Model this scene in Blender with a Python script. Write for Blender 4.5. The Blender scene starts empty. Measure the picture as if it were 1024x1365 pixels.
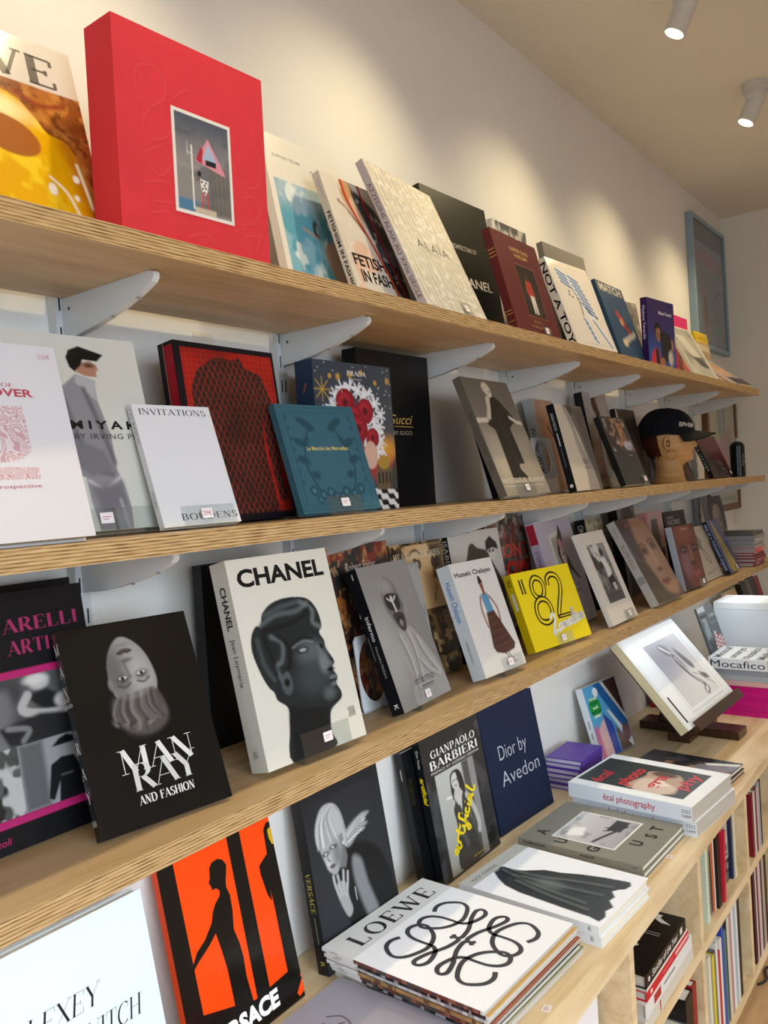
import bpy, math, random, copy
import numpy as np
from math import pi, sin, cos, radians
from mathutils import Vector, Matrix

scene = bpy.context.scene
C = scene.collection
random.seed(7)

# ------------------------------------------------------------------ camera
CAM_Z = 1.6
FPX = 1106.0
cam_d = bpy.data.cameras.new('camera')
cam = bpy.data.objects.new('camera', cam_d)
C.objects.link(cam)
cam_d.sensor_fit = 'HORIZONTAL'
cam_d.sensor_width = 36.0
cam_d.lens = FPX / 1024.0 * 36.0
cam_d.clip_start = 0.02
_r = Vector((0.59549581, -0.80079612, -0.06411173)).normalized()
_u = Vector((0.05831802, -0.03650327, 0.99763045))
_u = (_u - _r * _u.dot(_r)).normalized()
_b = _r.cross(_u)
cam.matrix_world = Matrix(((_r.x, _u.x, _b.x, 0), (_r.y, _u.y, _b.y, 0), (_r.z, _u.z, _b.z, CAM_Z), (0, 0, 0, 1)))
scene.camera = cam

# ------------------------------------------------------------------ light and exposure
scene.view_settings.view_transform = 'Standard'
scene.view_settings.look = 'None'
scene.view_settings.gamma = 1.0
scene.view_settings.use_curve_mapping = False
scene.view_settings.exposure = 0.08
SPOT_W = 20.0
FILL_W = 140.0
FILL_COL = (1.0, 0.95, 0.86)
SPOT_COL = (1.0, 0.81, 0.47)
DAY_W = 10.0
DAY_W2 = 84.0
LED_W = 4.1
LED_COL = (0.84, 0.93, 1.0)
DAY_COL = (0.80, 0.90, 1.0)
SKY = 1.2
world = bpy.data.worlds.new('sky')
scene.world = world
world.use_nodes = True
world.node_tree.nodes['Background'].inputs[0].default_value = (0.78, 0.88, 1.0, 1)
world.node_tree.nodes['Background'].inputs[1].default_value = SKY

def daylight(name, loc, rot, sx, sy, watt):
    l = bpy.data.lights.new(name, 'AREA')
    l.shape = 'RECTANGLE'
    l.size, l.size_y = sx, sy
    l.energy = watt
    l.color = DAY_COL
    l.spread = radians(105)
    o = bpy.data.objects.new(name, l)
    o.location = loc
    o.rotation_euler = rot
    C.objects.link(o)
    return o
ROOM_X0, ROOM_X1, ROOM_Y0, WALL_Y, CEIL = -2.6, 4.95, -2.9, 1.21, 3.0
# daylight falls in through the two shop windows, across from the shelves and at the near end
daylight('front_window_daylight', (-0.65, ROOM_Y0 + 0.03, 1.65), (radians(54), 0, radians(-10)), 3.0, 2.0, DAY_W2)
daylight('shop_window_daylight', (ROOM_X0 + 0.03, -0.75, 1.3), (0, radians(-68), 0), 2.0, 2.3, DAY_W)

# ------------------------------------------------------------------ materials
def lin(c):
    if isinstance(c, int):
        c = ((c >> 16) & 255, (c >> 8) & 255, c & 255)
    a = np.asarray(c, float) / 255.0
    return np.where(a <= 0.04045, a / 12.92, ((a + 0.055) / 1.055) ** 2.4)

def nodes(m):
    return m.node_tree.nodes, m.node_tree.links

def principled(name, rough=0.5, spec=0.5, metallic=0.0, coat=0.0, bump=None, coords='Object'):
    """base colour from the mesh's own print colours"""
    m = bpy.data.materials.new(name)
    m.use_nodes = True
    n, l = nodes(m)
    p = n['Principled BSDF']
    a = n.new('ShaderNodeAttribute'); a.attribute_name = 'Col'
    l.new(a.outputs['Color'], p.inputs['Base Color'])
    p.inputs['Roughness'].default_value = rough
    p.inputs['Specular IOR Level'].default_value = spec
    p.inputs['Metallic'].default_value = metallic
    p.inputs['Coat Weight'].default_value = coat
    p.inputs['Coat Roughness'].default_value = 0.08
    if bump:
        sc, st, dist = bump
        t = n.new('ShaderNodeTexCoord')
        x = n.new('ShaderNodeTexNoise'); x.inputs['Scale'].default_value = sc; x.inputs['Detail'].default_value = 3
        l.new(t.outputs[coords], x.inputs['Vector'])
        b = n.new('ShaderNodeBump'); b.inputs['Strength'].default_value = st; b.inputs['Distance'].default_value = dist
        l.new(x.outputs['Fac'], b.inputs['Height'])
        l.new(b.outputs['Normal'], p.inputs['Normal'])
        if coat:
            l.new(b.outputs['Normal'], p.inputs['Coat Normal'])
    return m

M = {}
M['matte'] = principled('matte_print', 0.62, 0.25)
M['satin'] = principled('satin_print', 0.36, 0.28)
M['gloss'] = principled('gloss_print', 0.15, 0.35, coat=0.0, bump=(420, 0.2, 0.0005))
M['cloth'] = principled('book_cloth', 0.9, 0.2, bump=(1400, 0.5, 0.0006))
M['foil'] = principled('foil_stamping', 0.33, 0.5, metallic=0.85)
M['paint'] = principled('painted_metal', 0.42, 0.4)
M['plastic'] = principled('moulded_plastic', 0.35, 0.45)
M['fabric'] = principled('woven_fabric', 0.92, 0.15, bump=(900, 0.6, 0.001))
M['skin'] = principled('mannequin_plastic', 0.38, 0.45)
M['metal'] = principled('bare_metal', 0.3, 0.5, metallic=1.0)

def stretched(name, axis_scale, lo, hi, rough=0.8, detail=2.0):
    """print colour broken up by fine streaks (page edges)"""
    m = principled(name, rough, 0.2)
    n, l = nodes(m)
    p = n['Principled BSDF']
    t = n.new('ShaderNodeTexCoord')
    mp = n.new('ShaderNodeMapping'); mp.inputs['Scale'].default_value = axis_scale
    x = n.new('ShaderNodeTexNoise'); x.inputs['Scale'].default_value = 1.0; x.inputs['Detail'].default_value = detail
    r = n.new('ShaderNodeMapRange')
    r.inputs['From Min'].default_value = 0.3; r.inputs['From Max'].default_value = 0.7
    r.inputs['To Min'].default_value = lo; r.inputs['To Max'].default_value = hi
    mx = n.new('ShaderNodeMix'); mx.data_type = 'RGBA'; mx.blend_type = 'MULTIPLY'; mx.inputs[0].default_value = 1.0
    l.new(t.outputs['Object'], mp.inputs['Vector']); l.new(mp.outputs['Vector'], x.inputs['Vector'])
    l.new(x.outputs['Fac'], r.inputs['Value'])
    a = [k for k in n if k.type == 'ATTRIBUTE'][0]
    l.new(a.outputs['Color'], mx.inputs[6]); l.new(r.outputs['Result'], mx.inputs[7])
    l.new(mx.outputs[2], p.inputs['Base Color'])
    return m
M['pages'] = stretched('page_edges', (3, 900, 3), 0.72, 1.05)

def veneer(name, c0, c1, c2, rough=0.45):
    m = bpy.data.materials.new(name); m.use_nodes = True
    n, l = nodes(m); p = n['Principled BSDF']
    t = n.new('ShaderNodeTexCoord')
    mp = n.new('ShaderNodeMapping'); mp.inputs['Scale'].default_value = (1.4, 9.0, 9.0)
    x = n.new('ShaderNodeTexNoise'); x.inputs['Scale'].default_value = 2.2; x.inputs['Detail'].default_value = 6; x.inputs['Distortion'].default_value = 0.6
    mp2 = n.new('ShaderNodeMapping'); mp2.inputs['Scale'].default_value = (6, 160, 160)
    y = n.new('ShaderNodeTexNoise'); y.inputs['Scale'].default_value = 1.0; y.inputs['Detail'].default_value = 3
    ad = n.new('ShaderNodeMath'); ad.operation = 'MULTIPLY_ADD'; ad.inputs[1].default_value = 0.28
    r = n.new('ShaderNodeValToRGB')
    e = r.color_ramp.elements
    e[0].position = 0.38; e[0].color = (*lin(c0), 1)
    e[1].position = 0.85; e[1].color = (*lin(c2), 1)
    k = e.new(0.62); k.color = (*lin(c1), 1)
    l.new(t.outputs['Object'], mp.inputs['Vector']); l.new(mp.outputs['Vector'], x.inputs['Vector'])
    l.new(t.outputs['Object'], mp2.inputs['Vector']); l.new(mp2.outputs['Vector'], y.inputs['Vector'])
    l.new(y.outputs['Fac'], ad.inputs[0]); l.new(x.outputs['Fac'], ad.inputs[2])
    l.new(ad.outputs[0], r.inputs['Fac']); l.new(r.outputs['Color'], p.inputs['Base Color'])
    p.inputs['Roughness'].default_value = rough
    p.inputs['Specular IOR Level'].default_value = 0.35
    return m
M['birch'] = veneer('birch_veneer', 0xae8d63, 0xc8aa80, 0xd6bd96)
M['birch_pale'] = veneer('pale_birch_veneer', 0xc2a57a, 0xd6bd94, 0xe2cda8, 0.4)
M['oak_floor'] = veneer('floor_boards', 0x86684a, 0x9c7c58, 0xab8b66, 0.35)
M['walnut'] = veneer('dark_stained_wood', 0x2c1a0f, 0x3d2617, 0x4a3020, 0.3)

def ply_edge(name):
    m = bpy.data.materials.new(name); m.use_nodes = True
    n, l = nodes(m); p = n['Principled BSDF']
    t = n.new('ShaderNodeTexCoord')
    s = n.new('ShaderNodeSeparateXYZ'); l.new(t.outputs['Object'], s.inputs[0])
    mp = n.new('ShaderNodeMapping'); mp.inputs['Scale'].default_value = (3, 1, 40)
    x = n.new('ShaderNodeTexNoise'); x.inputs['Scale'].default_value = 1.5; x.inputs['Detail'].default_value = 2
    l.new(t.outputs['Object'], mp.inputs['Vector']); l.new(mp.outputs['Vector'], x.inputs['Vector'])
    w = n.new('ShaderNodeMath'); w.operation = 'MULTIPLY_ADD'; w.inputs[1].default_value = 2 * pi / 0.0046
    w2 = n.new('ShaderNodeMath'); w2.operation = 'MULTIPLY'; w2.inputs[1].default_value = 2.4
    l.new(x.outputs['Fac'], w2.inputs[0]); l.new(s.outputs['Z'], w.inputs[0]); l.new(w2.outputs[0], w.inputs[2])
    sn = n.new('ShaderNodeMath'); sn.operation = 'SINE'; l.new(w.outputs[0], sn.inputs[0])
    # fine fibres and open voids of the cross plies
    mp2 = n.new('ShaderNodeMapping'); mp2.inputs['Scale'].default_value = (26, 1, 520)
    f = n.new('ShaderNodeTexNoise'); f.inputs['Scale'].default_value = 1.0; f.inputs['Detail'].default_value = 4
    l.new(t.outputs['Object'], mp2.inputs['Vector']); l.new(mp2.outputs['Vector'], f.inputs['Vector'])
    a = n.new('ShaderNodeMath'); a.operation = 'MULTIPLY_ADD'; a.inputs[1].default_value = 0.16; 
    l.new(sn.outputs[0], a.inputs[0]); l.new(f.outputs['Fac'], a.inputs[2])
    r = n.new('ShaderNodeValToRGB'); e = r.color_ramp.elements
    e[0].position = 0.16; e[0].color = (*lin(0x5a4026), 1)
    e[1].position = 0.72; e[1].color = (*lin(0xd2b384), 1)
    k = e.new(0.36); k.color = (*lin(0x9d7b50), 1)
    k = e.new(0.52); k.color = (*lin(0xbf9c6c), 1)
    l.new(a.outputs[0], r.inputs['Fac']); l.new(r.outputs['Color'], p.inputs['Base Color'])
    p.inputs['Roughness'].default_value = 0.7
    p.inputs['Specular IOR Level'].default_value = 0.2
    return m
M['ply'] = ply_edge('plywood_edge')

def plain(name, c, rough=0.85, spec=0.2, noise=0.02, scale=3.0):
    m = bpy.data.materials.new(name); m.use_nodes = True
    n, l = nodes(m); p = n['Principled BSDF']
    t = n.new('ShaderNodeTexCoord')
    x = n.new('ShaderNodeTexNoise'); x.inputs['Scale'].default_value = scale; x.inputs['Detail'].default_value = 4
    l.new(t.outputs['Object'], x.inputs['Vector'])
    r = n.new('ShaderNodeValToRGB'); e = r.color_ramp.elements
    b = lin(c)
    e[0].position = 0.3; e[0].color = (*(b * (1 - noise)), 1)
    e[1].position = 0.7; e[1].color = (*np.minimum(b * (1 + noise), 1), 1)
    l.new(x.outputs['Fac'], r.inputs['Fac']); l.new(r.outputs['Color'], p.inputs['Base Color'])
    p.inputs['Roughness'].default_value = rough
    p.inputs['Specular IOR Level'].default_value = spec
    return m
M['wall'] = plain('white_wall_paint', 0xe6e4e0)
M['ceil'] = plain('white_ceiling_paint', 0xe0dcd4)

def clear(name, tint, gloss_rough=0.05, tr=0.9):
    m = bpy.data.materials.new(name); m.use_nodes = True
    n, l = nodes(m)
    n.remove(n['Principled BSDF'])
    a = n.new('ShaderNodeBsdfTransparent'); a.inputs[0].default_value = (*lin(tint), 1)
    b = n.new('ShaderNodeBsdfGlossy'); b.inputs['Roughness'].default_value = gloss_rough
    f = n.new('ShaderNodeLayerWeight'); f.inputs['Blend'].default_value = 0.22
    g = n.new('ShaderNodeMath'); g.operation = 'MULTIPLY_ADD'; g.inputs[1].default_value = 0.5; g.inputs[2].default_value = 0.03
    l.new(f.outputs['Facing'], g.inputs[0])
    mx = n.new('ShaderNodeMixShader')
    l.new(g.outputs[0], mx.inputs[0]); l.new(a.outputs[0], mx.inputs[1]); l.new(b.outputs[0], mx.inputs[2])
    l.new(mx.outputs[0], n['Material Output'].inputs[0])
    return m
M['acrylic'] = clear('clear_acrylic', 0xfafcfc)
M['glass'] = clear('window_glass', 0xf4f8fa)
def emitter(name, c, s):
    m = bpy.data.materials.new(name); m.use_nodes = True
    n, l = nodes(m); p = n['Principled BSDF']
    p.inputs['Emission Color'].default_value = (*c, 1); p.inputs['Emission Strength'].default_value = s
    return m
M['bulb'] = emitter('lit_lamp_glass', (1.0, 0.86, 0.62), 14.0)

M['led'] = emitter('lit_strip_diffuser', (0.84, 0.93, 1.0), 3.0)

# ------------------------------------------------------------------ mesh collector
class MB:
    def __init__(s):
        s.v = []; s.f = []; s.c = []; s.m = []
    def add(s, verts, faces, col=0xffffff, mat=0):
        """col: one colour, or one linear colour per vertex (array)"""
        o = len(s.v)
        s.v.extend([tuple(map(float, p)) for p in verts])
        one = None if (isinstance(col, np.ndarray) and col.ndim == 2) else (lin(col) if not isinstance(col, np.ndarray) else col)
        for f in faces:
            s.f.append([i + o for i in f])
            s.c.append(np.tile(one, (len(f), 1)) if one is not None else col[list(f)])
            s.m.append(mat)
    def box(s, x0, y0, z0, x1, y1, z1, col=0xffffff, mat=0, skip=()):
        v = [(x0, y0, z0), (x1, y0, z0), (x1, y1, z0), (x0, y1, z0), (x0, y0, z1), (x1, y0, z1), (x1, y1, z1), (x0, y1, z1)]
        fs = {'-z': (0, 3, 2, 1), '+z': (4, 5, 6, 7), '-y': (0, 1, 5, 4), '+x': (1, 2, 6, 5), '+y': (2, 3, 7, 6), '-x': (3, 0, 4, 7)}
        s.add(v, [f for k, f in fs.items() if k not in skip], col, mat)
    def cbox(s, x0, y0, z0, x1, y1, z1, col=0xffffff, mat=0, r=0.002):
        """a box with all its edges eased"""
        v = []; idx = {}
        for ix, x in enumerate((x0, x1)):
            for iy, y in enumerate((y0, y1)):
                for iz, z in enumerate((z0, z1)):
                    sx, sy, sz = (1 if ix == 0 else -1), (1 if iy == 0 else -1), (1 if iz == 0 else -1)
                    for a in range(3):
                        p = [x + sx * r, y + sy * r, z + sz * r]
                        p[a] = (x, y, z)[a]
                        idx[ix, iy, iz, a] = len(v); v.append(p)
        def q(*ks):
            return [idx[k] for k in ks]
        F = []
        for a in range(3):
            b, c = [(1, 2), (0, 2), (0, 1)][a]
            for sd in (0, 1):
                def key(i, j):
                    k = [0, 0, 0]; k[a] = sd; k[b] = i; k[c] = j
                    return (*k, a)
                F.append(q(key(0, 0), key(1, 0), key(1, 1), key(0, 1)))
        for a in range(3):
            b, c = [(1, 2), (0, 2), (0, 1)][a]
            for i in (0, 1):
                for j in (0, 1):
                    def key(e, ax):
                        k = [0, 0, 0]; k[a] = e; k[b] = i; k[c] = j
                        return (*k, ax)
                    F.append(q(key(0, b), key(1, b), key(1, c), key(0, c)))
        for i in (0, 1):
            for j in (0, 1):
                for k in (0, 1):
                    F.append(q((i, j, k, 0), (i, j, k, 1), (i, j, k, 2)))
        ctr = np.array([(x0 + x1) / 2, (y0 + y1) / 2, (z0 + z1) / 2])
        va = np.array(v, float); G = []
        for f in F:
            p = va[f]; nrm = np.cross(p[1] - p[0], p[2] - p[0])
            G.append(f if nrm @ (p.mean(0) - ctr) > 0 else f[::-1])
        s.add(v, G, col, mat)
    def lathe(s, prof, n=32, col=0xffffff, mat=0, axis=None, origin=(0, 0, 0), caps=True):
        """prof: (radius, height) pairs around Z, or around the direction axis"""
        R = Matrix.Identity(3) if axis is None else Vector((0, 0, 1)).rotation_difference(Vector(axis)).to_matrix()
        o = Vector(origin); v = []
        for r, z in prof:
            for k in range(n):
                a = 2 * pi * k / n
                v.append(R @ Vector((r * cos(a), r * sin(a), z)) + o)
        f = []
        for i in range(len(prof) - 1):
            for k in range(n):
                a, b = i * n + k, i * n + (k + 1) % n
                f.append((a, b, b + n, a + n))
        if caps:
            f.append(list(range(n))[::-1]); f.append([(len(prof) - 1) * n + k for k in range(n)])
        s.add(v, f, col, mat)
    def tube(s, pts, r, n=8, col=0xffffff, mat=0, closed=False):
        P = [Vector(p) for p in pts]; v = []; N = len(P)
        for i, p in enumerate(P):
            d = (P[(i + 1) % N] - P[i - 1]) if closed else (P[min(i + 1, N - 1)] - P[max(i - 1, 0)])
            R = Vector((0, 0, 1)).rotation_difference(d.normalized()).to_matrix()
            for k in range(n):
                a = 2 * pi * k / n
                v.append(R @ Vector((r * cos(a), r * sin(a), 0)) + p)
        f = []
        for i in range(N if closed else N - 1):
            for k in range(n):
                f.append((i * n + k, i * n + (k + 1) % n, ((i + 1) % N) * n + (k + 1) % n, ((i + 1) % N) * n + k))
        if not closed:
            f.append(list(range(n))[::-1]); f.append([(N - 1) * n + k for k in range(n)])
        s.add(v, f, col, mat)
    def prism(s, poly, a0, a1, axis='x', col=0xffffff, mat=0):
        """a closed 2D outline pushed along one axis; outline is (y,z) for x, (x,z) for y, (x,y) for z"""
        def p3(p, a):
            return {'x': (a, p[0], p[1]), 'y': (p[0], a, p[1]), 'z': (p[0], p[1], a)}[axis]
        n = len(poly)
        v = [p3(p, a0) for p in poly] + [p3(p, a1) for p in poly]
        f = [list(range(n)), [n + k for k in range(n)][::-1]] + [(k, n + k, n + (k + 1) % n, (k + 1) % n) for k in range(n)]
        s.add(v, f, col, mat)
    def build(s, name, mats, parent=None, loc=None, rot=None, smooth=False):
        me = bpy.data.meshes.new(name)
        me.from_pydata(s.v, [], s.f)
        for m in (mats if isinstance(mats, (list, tuple)) else [mats]):
            me.materials.append(M[m] if isinstance(m, str) else m)
        if len(me.polygons) == len(s.m):
            me.polygons.foreach_set('material_index', s.m)
        at = me.color_attributes.new('Col', 'FLOAT_COLOR', 'CORNER')
        cc = np.concatenate(s.c) if s.c else np.zeros((0, 3))
        rgba = np.ones((len(cc), 4), np.float32); rgba[:, :3] = cc
        at.data.foreach_set('color', rgba.ravel())
        if smooth:
            me.polygons.foreach_set('use_smooth', [True] * len(me.polygons))
        me.update()
        o = bpy.data.objects.new(name, me)
        C.objects.link(o)
        if parent is not None:
            o.parent = parent
        if loc is not None: o.location = loc
        if rot is not None: o.rotation_euler = rot
        return o

def thing(name, label, cat, loc=(0, 0, 0), rot=(0, 0, 0), group=None):
    o = bpy.data.objects.new(name, None)
    o.empty_display_size = 0.05
    C.objects.link(o)
    o.location = loc; o.rotation_euler = rot
    return tag(o, label, cat, group)
def tag(o, label, cat, group=None):
    o['label'] = label; o['category'] = cat
    if group: o['group'] = group
    return o
def struct(o):
    o['kind'] = 'structure'
    return o

# ------------------------------------------------------------------ printing on covers
def vnoise(nx, ny, scale, seed, octaves=3):
    rs = np.random.RandomState(seed); out = np.zeros((ny, nx)); amp = 1.0; tot = 0
    for o in range(octaves):
        gx = max(2, int(scale[0] * 2 ** o) + 2); gy = max(2, int(scale[1] * 2 ** o) + 2)
        g = rs.rand(gy, gx)
        X = np.linspace(0, gx - 1.001, nx); Y = np.linspace(0, gy - 1.001, ny)
        xi = X.astype(int); yi = Y.astype(int); fx = X - xi; fy = (Y - yi)[:, None]
        fx = fx * fx * (3 - 2 * fx); fy = fy * fy * (3 - 2 * fy)
        a = g[np.ix_(yi, xi)] * (1 - fx) + g[np.ix_(yi, xi + 1)] * fx
        b = g[np.ix_(yi + 1, xi)] * (1 - fx) + g[np.ix_(yi + 1, xi + 1)] * fx
        out += amp * (a * (1 - fy) + b * fy); tot += amp; amp *= 0.5
    return out / tot
def smooth_path(pts, n=6, closed=False):
    P = [np.array(p, float) for p in pts]; N = len(P); out = []
    for i in range(N if closed else N - 1):
        p0, p1, p2, p3 = (P[(i - 1) % N], P[i], P[(i + 1) % N], P[(i + 2) % N]) if closed else (P[max(i - 1, 0)], P[i], P[i + 1], P[min(i + 2, N - 1)])
        for k in range(n):
            t = k / n
            out.append(0.5 * (2 * p1 + (p2 - p0) * t + (2 * p0 - 5 * p1 + 4 * p2 - p3) * t * t + (3 * p1 - p0 - 3 * p2 + p3) * t ** 3))
    if not closed: out.append(P[-1])
    return [tuple(p) for p in out]
def sstep(d, soft):
    t = np.clip(0.5 - d / soft, 0, 1)
    return t * t * (3 - 2 * t)

class View:
    """a picture area with its own 0..1 coordinates (x to the right, y down); sizes are in widths of the area"""
    def __init__(s, art, gx, gy, asp, clip, px):
        s.a, s.gx, s.gy, s.asp, s.clip, s.px = art, gx, gy, asp, clip, px
    def _mix(s, m, col, a=1.0):
        m = m * a if s.clip is None else m * s.clip * a
        c = lin(col) if not isinstance(col, np.ndarray) else col
        s.a.img += m[..., None] * (c - s.a.img)
        return s
    def sub(s, x0, y0, x1, y1):
        gx = (s.gx - x0) / (x1 - x0); gy = (s.gy - y0) / (y1 - y0)
        c = ((gx >= 0) & (gx <= 1) & (gy >= 0) & (gy <= 1)).astype(float)
        if s.clip is not None: c = c * s.clip
        return View(s.a, gx, gy, s.asp * (y1 - y0) / (x1 - x0), c, s.px / (x1 - x0))
    def local(s, cx, cy, size, rot=0):
        """square coordinates around a point, one unit = size widths"""
        u = (s.gx - cx) / size; v = (s.gy - cy) * s.asp / size
        r = radians(rot)
        return View(s.a, u * cos(r) + v * sin(r), -u * sin(r) + v * cos(r), 1.0, s.clip, s.px / size)
    def fill(s, col, a=1.0):
        return s._mix(np.ones_like(s.gx), col, a)
    def grad(s, c0, c1, ang=90, p0=0.0, p1=1.0):
        r = radians(ang); t = np.clip((s.gx * cos(r) + s.gy * sin(r) - p0) / (p1 - p0), 0, 1)[..., None]
        return s._mix(np.ones_like(s.gx), lin(c0) * (1 - t) + lin(c1) * t)
    def ell(s, cx, cy, rx, ry, col, soft=0.0, rot=0, a=1.0):
        """ry in the area's heights"""
        r = radians(rot); x = s.gx - cx; y = (s.gy - cy) * s.asp
        u = (x * cos(r) + y * sin(r)) / rx; v = (-x * sin(r) + y * cos(r)) / (ry * s.asp)
        d = (np.sqrt(u * u + v * v) - 1) * min(rx, ry * s.asp)
        return s._mix(sstep(d, max(soft, s.px)), col, a)
    def rect(s, x0, y0, x1, y1, col, soft=0.0, a=1.0):
        d = np.maximum(np.abs(s.gx - (x0 + x1) / 2) - abs(x1 - x0) / 2, (np.abs(s.gy - (y0 + y1) / 2) - abs(y1 - y0) / 2) * s.asp)
        return s._mix(sstep(d, max(soft, s.px)), col, a)
    def mask(s, pts, soft=0.0, smooth=False):
        P = np.array(smooth_path(pts, 4, True) if smooth else pts, float); P[:, 1] *= s.asp
        x, y = s.gx, s.gy * s.asp
        d2 = np.full(x.shape, 1e9); ins = np.zeros(x.shape, bool)
        for i in range(len(P)):
            ax, ay = P[i - 1]; bx, by = P[i]; ex, ey = bx - ax, by - ay
            L = ex * ex + ey * ey
            if L < 1e-12: continue
            t = np.clip(((x - ax) * ex + (y - ay) * ey) / L, 0, 1)
            d2 = np.minimum(d2, (x - ax - t * ex) ** 2 + (y - ay - t * ey) ** 2)
            if ay != by:
                ins ^= ((ay > y) != (by > y)) & (x < ex * (y - ay) / ey + ax)
        return sstep(np.sqrt(d2) * np.where(ins, -1, 1), max(soft, s.px))
    def poly(s, pts, col, soft=0.0, a=1.0, smooth=False):
        return s._mix(s.mask(pts, soft, smooth), col, a)
    def within(s, pts, soft=0.0, smooth=False):
        """the same area, clipped to an outline"""
        m = s.mask(pts, soft, smooth)
        return View(s.a, s.gx, s.gy, s.asp, m if s.clip is None else m * s.clip, s.px)
    def line(s, pts, w, col, soft=0.0, a=1.0, smooth=False):
        P = np.array(smooth_path(pts, 5) if smooth else pts, float); P[:, 1] *= s.asp
        x, y = s.gx, s.gy * s.asp; d2 = np.full(x.shape, 1e9)
        for i in range(1, len(P)):
            ax, ay = P[i - 1]; ex, ey = P[i] - P[i - 1]; L = ex * ex + ey * ey + 1e-12
            t = np.clip(((x - ax) * ex + (y - ay) * ey) / L, 0, 1)
            d2 = np.minimum(d2, (x - ax - t * ex) ** 2 + (y - ay - t * ey) ** 2)
        return s._mix(sstep(np.sqrt(d2) - w / 2, max(soft, s.px)), col, a)
    def noise(s, col, scale=(6, 8), seed=1, lo=0.45, hi=0.6, a=1.0):
        ny, nx = s.gx.shape
        n = vnoise(nx, ny, scale, seed)
        return s._mix(np.clip((n - lo) / (hi - lo), 0, 1), col, a)
    def tone(s, amp, scale=(8, 10), seed=1):
        ny, nx = s.gx.shape
        k = 1 + amp * 2 * (vnoise(nx, ny, scale, seed) - 0.5)
        c = 1.0 if s.clip is None else s.clip
        s.a.img *= (1 + (k - 1) * c)[..., None]
        return s

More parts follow.
